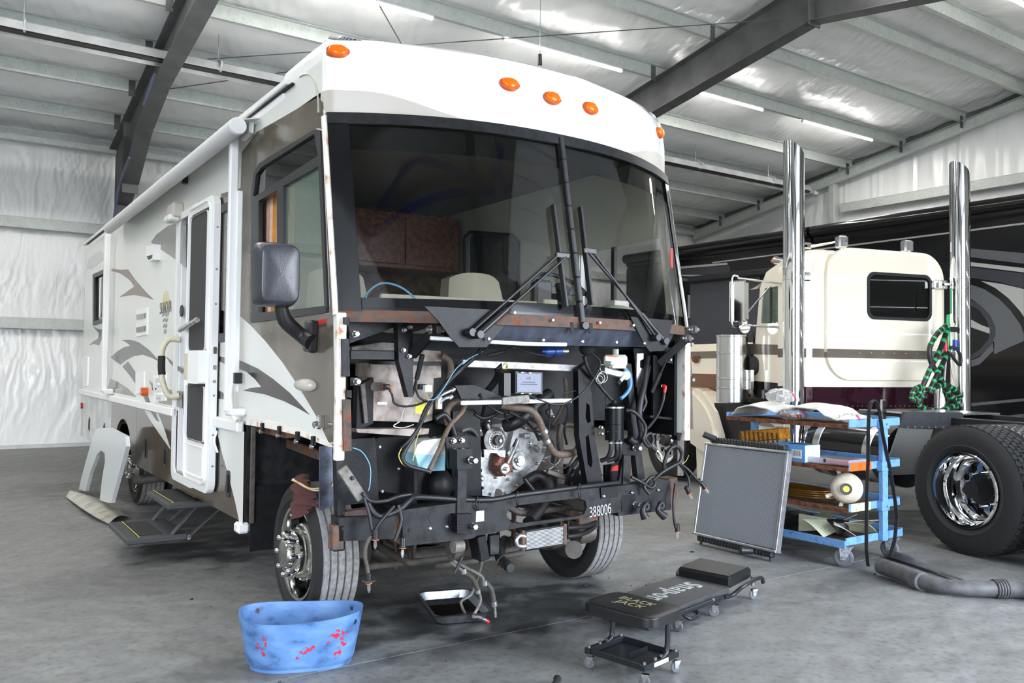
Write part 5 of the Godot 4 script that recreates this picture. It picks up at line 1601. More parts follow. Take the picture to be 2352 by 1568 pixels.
	for q in [[1402, 1015], [1416, 1016], [1424, 1014]]:
		line("outlet_hose", M.hose_black, ps, [q[0], 1008, 0.0, q[0] + 1, 1030, 0.0, q[0] - 6 if q[0] < 1410 else q[0] - 2, 1050, -0.02, q[0] - 22 if q[0] < 1418 else q[0] - 10, 1058, -0.06], 0.014, 10)
		rod("hose_clip", M.alu, ps, fr(q[0], 1015, 0.0), fr(q[0], 1018, 0.0), 0.017, 14)
	# ---------------- road-side uprights and panels
	plate("channel_upright", M.black_steel, st, [1328, 848, 1353, 830, 1366, 1000, 1385, 1108, 1350, 1112, 1330, 1000], -0.02, 0.05, [[1347, 925, 1354, 930, 1357, 968, 1350, 972, 1345, 960], [1345, 1003, 1352, 998, 1361, 1060, 1358, 1074, 1350, 1066]])
	plate("channel_upright", M.black_steel_worn, st, [1436, 835, 1450, 835, 1466, 985, 1482, 1100, 1466, 1104, 1452, 985], -0.08, 0.05)
	plate("side_panel", M.black_steel, st, [1500, 815, 1546, 820, 1546, 962, 1500, 958], -0.2, 0.02)
	plate("inner_panel", M.black_steel, st, [1455, 800, 1500, 800, 1498, 960, 1470, 960], -0.28, 0.02)
	plate("grille_strip", M.alu, st, [1463, 812, 1478, 811, 1478, 824, 1470, 828, 1470, 844, 1478, 848, 1478, 860, 1470, 864, 1470, 876, 1466, 890, 1462, 888], -0.1, 0.01)
	plate("door_post", M.black_steel, st, [1546, 795, 1572, 800, 1574, 960, 1562, 1012, 1556, 1010, 1550, 960], -0.1, 0.05)
	plate("door_post", M.old_steel, st, [1556, 985, 1572, 985, 1570, 1092, 1556, 1092], -0.12, 0.04)
	plate("edge_strip", M.rusty, st, [1576, 800, 1586, 800, 1590, 864, 1581, 864], -0.08, 0.02)
	plate("edge_strip", M.rusty, st, [1582, 888, 1590, 888, 1592, 985, 1584, 986], -0.08, 0.02)
	for q in [[1582, 791], [1584, 872]]: bolt(st, q[0], q[1], -0.05, 0.014, 0.04)
	plate("white_tab", M.label_white, st, [1564, 912, 1579, 912, 1579, 931, 1575, 931, 1575, 940, 1564, 939], -0.095, 0.004)
	bar("foot_shelf", M.black_steel, st, [1480, 955, -0.15], [1546, 962, -0.15], 0.12, 0.02)
	bx("corner_box", M.black_steel_worn, st, fr(1455, 1130, -0.35), Vector3(0.3, 0.1, 0.3))
	plate("arch_cover", M.black_steel, st, [1390, 1068, 1440, 1060, 1440, 1110, 1390, 1112], -0.2, 0.02)
	plate("red_patch", M.wire_red, st, [1402, 1082, 1406, 1072, 1424, 1066, 1425, 1080], -0.198, 0.002)
	var tm := part("battery_lead", st)
	rod("terminal_nut", M.bolt, tm, fr(1522, 886, -0.18), fr(1522, 886, -0.15), 0.012, 6)
	line("terminal_boot", M.wire_red, tm, [1522, 887, -0.14, 1528, 888, -0.12, 1526, 901, -0.12], 0.012, 10)
	line("lead", M.hose_black, tm, [1526, 900, -0.12, 1523, 920, -0.12, 1514, 945, -0.1, 1502, 965, -0.08, 1486, 985, -0.06], 0.011, 10)
	engine(part("engine", rv))
	looms(part("wiring", rv))
	underneath(part("running_gear", rv))

func engine(en: Node3D) -> void:
	bx("engine_block", M.old_steel, en, Vector3(fr(1180, 1050, -0.9).x, 0.85, -0.95), Vector3(0.6, 0.55, 0.5), Basis(), 0.02)
	plate("timing_cover", M.cast_alu, en, [1103, 1062, 1106, 1002, 1130, 975, 1165, 970, 1200, 976, 1242, 990, 1256, 1020, 1248, 1052, 1232, 1078, 1205, 1108, 1180, 1128, 1150, 1142, 1108, 1138], -0.42, 0.1)
	plate("cover_rib", M.cast_alu, en, [1148, 1072, 1160, 1048, 1176, 1025, 1186, 1005, 1190, 1010, 1182, 1030, 1168, 1055, 1160, 1080], -0.38, 0.05)
	plate("chain_case", M.cast_alu, en, [1180, 990, 1225, 992, 1248, 1015, 1238, 1055, 1215, 1075, 1180, 1085, 1170, 1060, 1172, 1020], -0.38, 0.06)
	for q in [[1190, 1057, 24], [1190, 1057, 14]]:
		var c := fr(q[0], q[1], -0.37)
		var r: float = q[2] * 4.7 / FOCAL
		rod("cam_boss", M.cast_alu if q[2] > 20 else M.alu, en, c, c + Vector3(0, 0, 0.02 if q[2] > 20 else 0.03), r, 28)
	bolt(en, 1190, 1057, -0.335, 0.014, 0.02)
	for q in [[1108, 1010], [1112, 1045], [1106, 1080], [1110, 1120], [1128, 1134], [1162, 1132], [1188, 1114], [1218, 1088], [1235, 1064], [1250, 1034], [1238, 996], [1206, 982], [1226, 1006], [1140, 1096], [1168, 1100]]:
		bolt(en, q[0], q[1], -0.41, 0.008, 0.014)
	rod("crank_bore_disc", M.old_steel, en, fr(1143, 1133, -0.42), fr(1143, 1133, -0.41), 0.03, 20)  # added disc standing in for the dark open crank bore
	# water pump
	var wp := part("water_pump", en)
	var wc := fr(1150, 1066, -0.4)
	rod("pump_body", M.pump_rust, wp, wc, wc + Vector3(0, 0, 0.05), 0.075, 28, 0.06)
	for k in 7:
		var w := TAU * k / 7.0 + 0.3
		var d := Vector3(cos(w), sin(w), 0)
		var rb := MB.new()
		rb.beam(wc + d * 0.02 + Vector3(0, 0, 0.055), wc + d * 0.07 + Vector3(0, 0, 0.04), 0.008, 0.016)
		put(rb, "pump_rib", M.pump_rust, wp)
	var hcn := fr(1157, 1075, -0.34)
	rod("pump_hub", M.alu, wp, hcn, hcn + Vector3(0, 0, 0.02), 0.032, 28)
	rod("pump_shaft", M.bolt, wp, hcn + Vector3(0, 0, 0.02), hcn + Vector3(0, 0, 0.05), 0.014, 18)
	for k in 4:
		var w := TAU * k / 4.0 + 0.4
		rod("hub_stud", M.bolt, wp, hcn + Vector3(cos(w), sin(w), 0) * 0.024 + Vector3(0, 0, 0.02), hcn + Vector3(cos(w), sin(w), 0) * 0.024 + Vector3(0, 0, 0.026), 0.004, 8)
	# alternator: a drum with a slotted end frame
	var al := part("alternator", en)
	var ac := fr(1137, 1010, -0.36)
	rod("drum", M.raw_steel, al, ac + Vector3(0, 0, -0.1), ac, 0.08, 36)
	rod("stator_winding", M.copper_part, al, ac, ac + Vector3(0, 0, 0.004), 0.07, 36)
	for k in 40:
		var w := TAU * k / 40.0
		var d := Vector3(cos(w), sin(w), 0)
		var fb := MB.new()
		fb.beam(ac + d * 0.056 + Vector3(0, 0, 0.012), ac + d * 0.08 + Vector3(0, 0, 0.0), 0.005, 0.014)
		put(fb, "vane", M.cast_alu, al)
	var rings := MB.new()
	var hl := []
	for k in 18: hl.append(disc(Vector2(0.045, 0).rotated(TAU * k / 18.0), 0.0052, 8))
	rings.ext(disc(Vector2(ac.x, ac.y), 0.058, 36), 0.01, zplane(ac.z + 0.01), hl.map(func(h): return h.map(func(p): return p + Vector2(ac.x, ac.y))))
	put(rings, "end_frame", M.cast_alu, al)
	rod("pulley", M.black_plastic, al, ac + Vector3(0, 0, 0.015), ac + Vector3(0, 0, 0.05), 0.033, 28)
	rod("pulley_face", M.old_steel, al, ac + Vector3(0, 0, 0.03), ac + Vector3(0, 0, 0.052), 0.022, 24)
	rod("pulley_nut", M.bolt, al, ac + Vector3(0, 0, 0.045), ac + Vector3(0, 0, 0.066), 0.012, 6)
	plate("alternator_foot", M.cast_alu, al, [1112, 1032, 1162, 1034, 1160, 1050, 1148, 1048, 1140, 1040, 1126, 1040, 1120, 1052, 1112, 1050], -0.34, 0.03)
	# hoses and ducts round the engine
	line("radiator_hose", M.hose_brown, en, [1150, 930, -0.1, 1180, 935, -0.08, 1215, 940, -0.06, 1234, 958, -0.05, 1246, 985, -0.06, 1258, 1015, -0.08, 1275, 1040, -0.1, 1300, 1043, -0.12, 1326, 1036, -0.15], 0.022, 12)
	for q in [[1226, 948], [1250, 990], [1256, 1012]]: rod("hose_clip", M.alu, en, fr(q[0] - 3, q[1] - 4, -0.06), fr(q[0] + 2, q[1] + 4, -0.06), 0.025, 16)
	line("intake_hose", M.hose_black, en, [1160, 978, -0.28, 1185, 970, -0.22, 1212, 948, -0.2, 1235, 925, -0.2, 1262, 905, -0.22], 0.04, 16)
	line("lower_hose", M.hose_black, en, [1208, 1108, -0.35, 1235, 1092, -0.3, 1256, 1104, -0.25, 1260, 1135, -0.2, 1240, 1168, -0.15, 1218, 1196, -0.1], 0.036, 16)
	for k in 3: rod("hose_ridge", M.hose_black, en, fr(1236 - 6 * k, 1172 + 7 * k, -0.15), fr(1233 - 6 * k, 1176 + 7 * k, -0.15), 0.042, 18)
	line("heater_hose", M.hose_brown, en, [1075, 912, -0.1, 1062, 945, -0.1, 1035, 975, -0.08, 1020, 1005, -0.04, 1008, 1035, 0.0, 990, 1072, 0.02, 984, 1085, 0.02], 0.014, 10)
	line("heater_hose", M.hose_black, en, [1000, 962, -0.1, 1020, 952, -0.1, 1035, 970, -0.1, 1045, 1000, -0.1], 0.016, 10)
	line("elbow_hose", M.hose_brown, en, [1030, 975, -0.12, 1026, 945, -0.12, 1040, 925, -0.14, 1065, 918, -0.16], 0.02, 10)
	line("elbow_hose", M.hose_brown, en, [1014, 817, -0.1, 1030, 825, -0.1, 1036, 845, -0.12, 1032, 870, -0.16], 0.018, 10)
	for q in [[1005, 915, 1040, 895], [1010, 925, 1035, 912]]:
		line("coolant_pipe", M.alu, en, [q[0], q[1], -0.04, q[0] + 12, q[1] - 10, -0.03, q[2], q[3], -0.03], 0.009, 10)
		rod("pipe_nut", M.alu, en, fr(q[2] - 4, q[3] + 3, -0.03), fr(q[2] + 4, q[3] - 3, -0.03), 0.013, 6)
	bx("valve_block", M.alu, en, fr(1008, 925, -0.05), Vector3(0.03, 0.07, 0.03))
	line("exhaust_pipe", M.old_steel, en, [1290, 975, -0.3, 1285, 1000, -0.3, 1290, 1035, -0.3, 1318, 1038, -0.3, 1330, 1020, -0.3], 0.02, 10)
	line("exhaust_pipe", M.old_steel, en, [1288, 990, -0.3, 1300, 975, -0.3, 1322, 978, -0.3], 0.018, 10)
	plate("coil_bracket", M.old_steel, en, [1085, 985, 1105, 980, 1110, 1000, 1088, 1004], -0.36, 0.02)
	lettering("848", M.ink, en, Transform3D(Basis(), fr(1189, 1089, -0.378)), 0.024, 0.034)
	line("metal_brace", M.cast_alu, en, [1190, 1010, -0.33, 1182, 1030, -0.32, 1172, 1052, -0.32, 1166, 1064, -0.32], 0.01, 8)
	plate("head_cover", M.old_steel, en, [1186, 968, 1215, 965, 1240, 978, 1256, 1000, 1258, 1025, 1240, 998, 1210, 985], -0.4, 0.14)
	bar("dropped_strap", M.alu, en, [1250, 1052, -0.25, ], [1290, 1035, -0.25], 0.02, 0.012)
	bar("steering_arm", M.old_steel, en, [1256, 1082, -0.2], [1310, 1100, -0.2], 0.03, 0.03)
	bx("mount_box", M.underside, en, fr(1285, 1108, -0.35), Vector3(0.12, 0.1, 0.12))
	# smaller hoses, leads and brackets crowding the block
	for q in [[[1090, 950, -0.2, 1110, 960, -0.2, 1140, 950, -0.18, 1160, 935, -0.16], 0.01, "hose_black"], [[1105, 968, -0.3, 1125, 958, -0.25, 1150, 962, -0.22, 1172, 955, -0.2], 0.008, "hose_grey"], [[1168, 945, -0.1, 1200, 962, -0.12, 1225, 985, -0.15, 1238, 1010, -0.2], 0.009, "hose_black"], [[1230, 985, -0.2, 1255, 1000, -0.2, 1272, 1030, -0.22, 1268, 1065, -0.25], 0.011, "hose_black"], [[1260, 1060, -0.2, 1285, 1075, -0.2, 1305, 1068, -0.2, 1322, 1040, -0.2], 0.006, "hose_grey"], [[1240, 1085, -0.3, 1260, 1078, -0.28, 1282, 1062, -0.25, 1290, 1045, -0.22], 0.004, "wire_white"], [[1120, 930, -0.12, 1150, 948, -0.12, 1180, 952, -0.12, 1205, 946, -0.12], 0.007, "hose_black"], [[1150, 905, -0.05, 1168, 930, -0.08, 1160, 955, -0.12, 1172, 972, -0.2], 0.006, "hose_black"], [[1100, 905, -0.06, 1112, 930, -0.1, 1108, 955, -0.2, 1095, 975, -0.28], 0.012, "hose_black"], [[1300, 920, -0.02, 1305, 950, -0.05, 1296, 985, -0.1, 1302, 1020, -0.15], 0.007, "hose_black"], [[1262, 930, -0.04, 1262, 970, -0.08, 1258, 1000, -0.1], 0.006, "hose_black"], [[1298, 870, -0.25, 1300, 905, -0.2, 1290, 940, -0.2, 1270, 975, -0.25], 0.014, "hose_brown"], [[1060, 990, -0.1, 1080, 985, -0.12, 1095, 1000, -0.2, 1100, 1030, -0.3], 0.01, "hose_grey"], [[1205, 1100, -0.3, 1225, 1125, -0.28, 1255, 1150, -0.25, 1290, 1160, -0.2], 0.014, "hose_black"], [[1160, 1160, -0.2, 1200, 1178, -0.18, 1250, 1172, -0.2, 1310, 1165, -0.25], 0.02, "underside"]]:
		line("small_hose", M[q[2]], en, q[0], q[1], 8)
	for q in [[1210, 1000, 14, 18], [1120, 978, 16, 10], [1232, 1030, 12, 20], [1276, 1092, 18, 12], [1106, 1098, 12, 14], [1305, 1098, 14, 20], [1262, 948, 18, 22]]:
		var bp := fr(q[0], q[1], -0.34)
		bx("small_bracket", M.raw_steel, en, bp, Vector3(q[2] * 0.0024, q[3] * 0.0024, 0.03), Basis(Vector3.BACK, q[0] * 0.1), 0.006)
	for q in [[1100, 988], [1216, 1018], [1278, 1080], [1120, 966], [1246, 1058], [1180, 980], [1268, 956]]: bolt(en, q[0], q[1], -0.3, 0.007, 0.02)
	for q in [[1300, 1110, 1330, 1050], [1318, 1112, 1345, 1055], [1308, 1112, 1335, 1070]]:
		line("vacuum_hose", M.hose_black, en, [q[0], q[1], -0.2, (q[0] + q[2]) / 2 - 6, (q[1] + q[3]) / 2, -0.15, q[2], q[3], -0.15], 0.012, 8)

func looms(wr: Node3D) -> void:
	var hb: Material = M.hose_black
	line("main_loom", hb, wr, [1105, 802, 0.1, 1085, 825, 0.06, 1055, 850, 0.04, 1025, 880, 0.03, 1000, 910, 0.02, 978, 940, 0.02, 962, 980, 0.02, 945, 1010, 0.03, 930, 1035, 0.04, 925, 1055, 0.04, 940, 1070, 0.04, 975, 1080, 0.04, 986, 1083, 0.04], 0.012, 10)
	line("main_loom", hb, wr, [1115, 800, 0.1, 1080, 832, 0.05, 1040, 868, 0.04, 1005, 905, 0.03, 985, 935, 0.03, 966, 975, 0.03, 940, 1010, 0.04, 920, 1030, 0.04], 0.008, 8)
	line("blue_wire", M.wire_blue, wr, [1110, 806, 0.1, 1070, 828, 0.07, 1045, 850, 0.06, 1020, 890, 0.05, 1000, 915, 0.04, 982, 918, 0.04], 0.0028, 6)
	line("cowl_cable", hb, wr, [1185, 796, 0.2, 1155, 808, 0.15, 1120, 815, 0.1], 0.009, 8)
	line("cowl_cable", hb, wr, [1115, 818, 0.1, 1150, 812, 0.14, 1180, 797, 0.2, 1205, 806, 0.15, 1235, 814, 0.12, 1255, 815, 0.1], 0.007, 8)
	line("plug_cable", hb, wr, [889, 888, -0.12, 900, 905, -0.1, 905, 925, -0.08, 925, 933, -0.06, 955, 930, -0.04, 982, 920, -0.02], 0.006, 8)
	line("orange_wire", M.label_orange, wr, [889, 887, -0.11, 898, 892, -0.1, 900, 905, -0.1], 0.003, 6)
	line("relay_cable", hb, wr, [958, 865, -0.02, 955, 890, -0.02, 963, 912, 0.0, 982, 922, 0.0], 0.006, 8)
	line("white_wire", M.wire_white, wr, [966, 893, -0.08, 945, 915, -0.1, 928, 940, -0.1, 920, 965, -0.08, 904, 978, -0.06, 925, 982, -0.05, 950, 975, -0.04], 0.003, 6)
	line("yellow_wire", M.wire_yellow, wr, [978, 925, 0.0, 972, 960, 0.0, 965, 985, 0.0, 955, 1015, 0.0, 952, 1040, 0.0, 948, 1058, 0.0], 0.003, 6)
	line("yellow_wire", M.wire_yellow, wr, [922, 1030, 0.05, 916, 1045, 0.05, 922, 1062, 0.04, 935, 1072, 0.04], 0.003, 6)
	line("relay_wire", M.wire_yellow, wr, [980, 903, -0.05, 982, 912, -0.03, 982, 920, -0.02], 0.004, 6)
	line("white_wire", M.wire_blue, wr, [810, 1028, 0.02, 832, 1038, 0.02, 850, 1070, 0.02, 850, 1110, 0.02, 846, 1127, 0.02], 0.0028, 6)
	# flat grey conduit and the looms that leave it along the bumper
	bar("flat_conduit", M.conduit, wr, [785, 1075, 0.08], [832, 1145, 0.1], 0.02, 0.055)
	bar("conduit_tie", hb, wr, [805, 1100, 0.1], [812, 1095, 0.1], 0.02, 0.02)
	line("bumper_loom", hb, wr, [832, 1132, 0.12, 850, 1150, 0.12, 885, 1150, 0.1, 915, 1140, 0.1, 945, 1136, 0.1, 944, 1145, 0.12, 920, 1165, 0.14, 895, 1180, 0.14], 0.011, 10)
	line("bumper_loom", hb, wr, [840, 1138, 0.1, 850, 1165, 0.12, 870, 1185, 0.14, 895, 1180, 0.14, 920, 1168, 0.14, 940, 1150, 0.12, 955, 1142, 0.1, 1000, 1143, 0.08, 1060, 1147, 0.07, 1130, 1147, 0.08, 1180, 1138, 0.08, 1240, 1130, 0.08, 1300, 1122, 0.08, 1360, 1115, 0.06, 1420, 1108, 0.02], 0.015, 10)
	line("lamp_loom", hb, wr, [905, 1162, 0.14, 880, 1190, 0.16, 865, 1212, 0.16, 860, 1222, 0.16], 0.009, 8)
	line("lamp_loom", hb, wr, [836, 1142, 0.12, 848, 1180, 0.14, 853, 1210, 0.15, 856, 1222, 0.15], 0.009, 8)
	line("lamp_loom", hb, wr, [915, 1160, 0.14, 922, 1190, 0.16, 915, 1220, 0.17, 907, 1242, 0.17], 0.011, 8)
	line("lamp_loom", M.hose_grey, wr, [853, 1230, 0.15, 842, 1250, 0.14, 838, 1275, 0.13, 843, 1300, 0.12, 846, 1318, 0.12], 0.01, 8)
	bulb(wr, 862, 1238, 0.16, Vector3(0, -1, 0))
	bulb(wr, 925, 1258, 0.18, Vector3(-0.1, -0.97, 0.15).normalized())
	bulb(wr, 847, 1338, 0.12, Vector3(0.05, -1, 0))
	rod("bulb_plate", M.hose_grey, wr, fr(847, 1334, 0.12), fr(847, 1332, 0.12), 0.034, 20)
	for q in [[1097, 1148], [1188, 1136], [1331, 1118]]:
		var lp := []
		for k in 11: lp.append(fr(q[0] + 3 * sin(TAU * k / 10.0), q[1] + 8 + 16 * cos(TAU * k / 10.0), 0.09 + 0.01 * sin(k)))
		hose("cable_tie", hb, wr, lp, 0.003, 5, 2)
	# looms on the road side
	line("big_loom", hb, wr, [1488, 820, -0.12, 1482, 860, -0.08, 1478, 890, -0.05, 1472, 915, -0.03, 1468, 945, -0.02, 1470, 970, -0.02, 1474, 995, -0.02, 1468, 1012, -0.02, 1455, 1014, -0.02, 1445, 1005, -0.02], 0.022, 12)
	line("big_loom", hb, wr, [1492, 840, -0.12, 1484, 880, -0.08, 1480, 905, -0.05, 1483, 925, -0.04, 1474, 945, -0.03], 0.012, 10)
	line("loop_loom", hb, wr, [1438, 942, 0.0, 1455, 945, 0.02, 1475, 965, 0.03, 1483, 985, 0.03, 1478, 1010, 0.03, 1490, 1025, 0.03, 1500, 1012, 0.03, 1494, 995, 0.03, 1482, 1005, 0.03, 1495, 1025, 0.03, 1506, 1035, 0.03], 0.012, 10)
	line("side_loom", hb, wr, [1500, 1103, 0.0, 1520, 1085, 0.02, 1545, 1070, 0.03, 1562, 1060, 0.03, 1566, 1040, 0.03, 1555, 1025, 0.03, 1540, 1030, 0.03, 1530, 1050, 0.03, 1526, 1075, 0.02, 1548, 1068, 0.02], 0.013, 10)
	line("side_loom", hb, wr, [1450, 1095, -0.02, 1475, 1108, 0.0, 1495, 1120, 0.0, 1505, 1110, 0.0, 1500, 1095, 0.0, 1488, 1102, 0.0, 1480, 1118, 0.0, 1492, 1135, 0.02], 0.011, 10)
	line("lamp_loom", hb, wr, [1562, 1065, 0.03, 1580, 1078, 0.06, 1600, 1100, 0.08, 1610, 1110, 0.08], 0.009, 8)
	line("lamp_loom", hb, wr, [1562, 1068, 0.03, 1578, 1090, 0.04, 1583, 1110, 0.05, 1580, 1125, 0.05], 0.008, 8)
	line("lamp_loom", hb, wr, [1552, 1110, 0.0, 1547, 1150, 0.02, 1548, 1190, 0.03, 1552, 1212, 0.03], 0.009, 8)
	bulb(wr, 1619, 1120, 0.08, Vector3(0.6, -0.75, 0.2).normalized())
	bulb(wr, 1583, 1132, 0.05, Vector3(0.5, -0.85, 0.1).normalized())
	bulb(wr, 1556, 1220, 0.03, Vector3(0.05, -1, 0))
	line("pair_wire", M.wire_yellow, wr, [1566, 1066, 0.03, 1576, 1058, 0.04, 1582, 1045, 0.05], 0.002, 6)
	line("white_lead", M.wire_white, wr, [1505, 1033, 0.03, 1515, 1040, 0.03, 1520, 1055, 0.03], 0.006, 6)
	line("long_cable", hb, wr, [1360, 812, 0.05, 1378, 830, 0.05, 1372, 855, 0.06, 1345, 895, 0.06, 1315, 918, 0.06, 1280, 930, 0.05, 1240, 918, 0.04, 1215, 908, 0.02], 0.006, 8)
	line("down_cable", hb, wr, [1342, 818, 0.03, 1350, 845, 0.02, 1365, 870, 0.0, 1385, 895, 0.0, 1405, 918, 0.0], 0.012, 8)
	line("tie_strap", hb, wr, [1295, 902, -0.05, 1330, 896, -0.04, 1362, 895, -0.02], 0.004, 6)
	line("wheel_well_wire", M.wire_yellow, wr, [670, 1102, -0.6, 690, 1110, -0.55, 715, 1122, -0.4, 745, 1118, -0.2, 770, 1108, -0.1], 0.004, 6)
	line("wheel_well_wire", M.wire_white, wr, [672, 1099, -0.6, 695, 1115, -0.55, 722, 1126, -0.4, 745, 1122, -0.2, 768, 1112, -0.1], 0.004, 6)

func underneath(rg: Node3D) -> void:
	var us: Material = M.underside
	var ax := MB.new()
	ax.tube([Vector3(-0.85, 0.42, -0.9), Vector3(-0.6, 0.36, -0.9), Vector3(-0.4, 0.3, -0.88), Vector3(0.4, 0.3, -0.88), Vector3(0.6, 0.36, -0.9), Vector3(0.85, 0.42, -0.9)], [0.06, 0.055, 0.05, 0.05, 0.055, 0.06], 10, 4)
	put(ax, "front_axle", M.old_steel, rg)
	rod("rear_axle", us, rg, Vector3(-0.8, 0.41, -5.86), Vector3(0.8, 0.41, -5.86), 0.08)
	var bd := MB.new()
	bd.ball(Vector3(0, 0.41, -5.86), Vector3(0.2, 0.2, 0.2))
	put(bd, "differential", us, rg)
	for s in [-1.0, 1.0]:
		for k in 3:
			var sp := MB.new()
			sp.shell(12, 1, func(u: float, v: float): return Vector3(s * 0.45 + lerpf(-0.04, 0.04, v), 0.4 + 0.018 * k + 0.1 * pow(absf(u - 0.5) * 2.0, 2.0), lerpf(-1.6 + 0.12 * (2 - k), -0.15 - 0.12 * (2 - k), u)), Vector3(0, -0.014, 0))
			put(sp, "spring_leaf", M.old_steel, rg)
		rod("spring_eye", M.old_steel, rg, Vector3(s * 0.45 - 0.06, 0.5, -0.13), Vector3(s * 0.45 + 0.06, 0.5, -0.13), 0.06, 24)
		bx("spring_hanger", M.rusty, rg, Vector3(s * 0.45, 0.58, -0.13), Vector3(0.15, 0.12, 0.1))
		for z in [-1.0, -0.8]:
			hose("u_bolt", M.rusty, rg, [Vector3(s * 0.45 - 0.06, 0.26, z), Vector3(s * 0.45 - 0.06, 0.5, z), Vector3(s * 0.45, 0.53, z), Vector3(s * 0.45 + 0.06, 0.5, z), Vector3(s * 0.45 + 0.06, 0.26, z)], 0.012)
		rod("brake_drum", us, rg, Vector3(s * 0.72, 0.41, -0.9), Vector3(s * 0.95, 0.41, -0.9), 0.19, 32)
		rod("brake_disc", M.old_steel, rg, Vector3(s * 0.8, 0.41, -0.9), Vector3(s * 0.83, 0.41, -0.9), 0.2, 32)
		bx("caliper", M.old_steel, rg, Vector3(s * 0.8, 0.45, -0.7), Vector3(0.1, 0.16, 0.1), Basis(), 0.02)
	hose("sway_bar", us, rg, [Vector3(-0.62, 0.42, -1.0), Vector3(-0.6, 0.38, -0.52), Vector3(-0.46, 0.37, -0.46), Vector3(0.46, 0.37, -0.46), Vector3(0.6, 0.38, -0.52), Vector3(0.62, 0.42, -1.0)], 0.022, 10)
	hose("tie_rod", us, rg, [Vector3(-0.78, 0.34, -0.62), Vector3(0, 0.33, -0.6), Vector3(0.78, 0.34, -0.62)], 0.02, 10)
	hose("drag_link", us, rg, [fr(1000, 1300, -0.3), fr(1080, 1290, -0.28), fr(1200, 1270, -0.3)], 0.018, 10)
	bx("steering_box", M.old_steel, rg, fr(1335, 1215, -0.25), Vector3(0.12, 0.16, 0.14), Basis(), 0.02)
	rod("steering_pulley", us, rg, fr(1318, 1262, -0.2), fr(1318, 1262, -0.1), 0.055, 24)
	bx("tow_bracket", M.black_gloss, rg, fr(1133, 1250, 0.0), Vector3(0.07, 0.12, 0.03), Basis(), 0.008)
	bx("tow_bracket", M.black_steel, rg, fr(1100, 1255, -0.02), Vector3(0.06, 0.14, 0.1), Basis(Vector3.BACK, 0.2))
	rod("bar_bushing", M.conduit, rg, fr(1040, 1255, -0.05), fr(1062, 1253, -0.05), 0.036, 20)
	# oil cooler
	var oc := part("oil_cooler", rg)
	plate("core_backing", M.fin_grey, oc, [1207, 1222, 1298, 1207, 1298, 1246, 1207, 1262], 0.02, 0.03)
	for k in 13:
		var f := k / 12.0
		bar("cooler_fin", M.alu, oc, [1208, lerpf(1223, 1260, f), 0.026], [1297, lerpf(1208, 1245, f), 0.026], 0.018, 0.004)
	for q in [[1204, 1218, 1266], [1300, 1203, 1250]]:
		plate("end_strap", M.rusty, oc, [q[0] - 4, q[1], q[0] + 2, q[1], q[0] + 2, q[2], q[0] - 4, q[2]], 0.04, 0.02)
	line("cooler_bend", M.alu, oc, [1206, 1232, 0.03, 1194, 1230, 0.03, 1186, 1240, 0.03, 1190, 1253, 0.03, 1206, 1254, 0.03], 0.013, 10)
	for k in 2: line("cooler_hose", M.hose_black, oc, [1302, 1212 + 20 * k, 0.02, 1330, 1210 + 18 * k, 0.0, 1355, 1206 + 12 * k, -0.05, 1372, 1195 + 8 * k, -0.1], 0.014, 10)
	# cut radiator outlet
	line("cut_hose", M.hose_black, rg, [1160, 1240, -0.15, 1148, 1265, -0.05, 1150, 1283, 0.0, 1168, 1300, 0.08], 0.03, 14)
	rod("hose_clip", M.rusty, rg, fr(1148, 1284, 0.0), fr(1152, 1288, 0.01), 0.035, 18)
	rod("hose_mouth", M.hose_black, rg, fr(1171, 1303, 0.09), fr(1173, 1304, 0.1), 0.026, 18)
	# lines hanging down to the drain pan
	var al: Material = M.conduit
	line("hanging_line", al, rg, [1036, 1292, -0.1, 1062, 1310, -0.15, 1080, 1325, -0.2], 0.009, 8)
	line("hanging_line", M.hose_grey, rg, [1064, 1311, -0.15, 1082, 1325, -0.2, 1094, 1345, -0.25, 1098, 1360, -0.28], 0.015, 10)
	line("hanging_line", al, rg, [1096, 1352, -0.26, 1104, 1375, -0.3, 1096, 1398, -0.32, 1086, 1416, -0.3, 1098, 1416, -0.28, 1112, 1422, -0.26], 0.009, 8)
	line("hanging_line", al, rg, [1042, 1288, -0.1, 1075, 1305, -0.15, 1105, 1322, -0.2, 1112, 1338, -0.22], 0.009, 8)
	line("hanging_line", M.hose_grey, rg, [1116, 1338, -0.22, 1128, 1352, -0.24, 1134, 1378, -0.26], 0.015, 10)
	line("hanging_line", al, rg, [1134, 1376, -0.26, 1137, 1400, -0.26, 1138, 1417, -0.26], 0.008, 8)
	line("hanging_line", al, rg, [1107, 1288, -0.25, 1102, 1310, -0.3, 1092, 1340, -0.38, 1082, 1365, -0.42, 1060, 1380, -0.42, 1062, 1395, -0.42, 1068, 1408, -0.42], 0.009, 8)
	rod("red_plug", M.wire_red, rg, fr(1116, 1424, -0.26), fr(1122, 1428, -0.26), 0.012)
	rod("line_fitting", M.bolt, rg, fr(1108, 1420, -0.26), fr(1117, 1425, -0.26), 0.012)
	for q in [[1064, 1311, -0.15], [1096, 1356, -0.27], [1112, 1338, -0.22], [1134, 1386, -0.26]]:
		rod("crimp", M.alu, rg, fr(q[0], q[1] - 6, q[2]), fr(q[0] + 2, q[1] + 6, q[2]), 0.018, 14)
	line("small_line", M.hose_black, rg, [1062, 1278, 0.0, 1052, 1300, 0.0, 1044, 1315, 0.0], 0.009, 8)

var TX := Transform3D(Basis(Vector3.UP, deg_to_rad(-14.0)), Vector3(5.895, 0, -1.52))

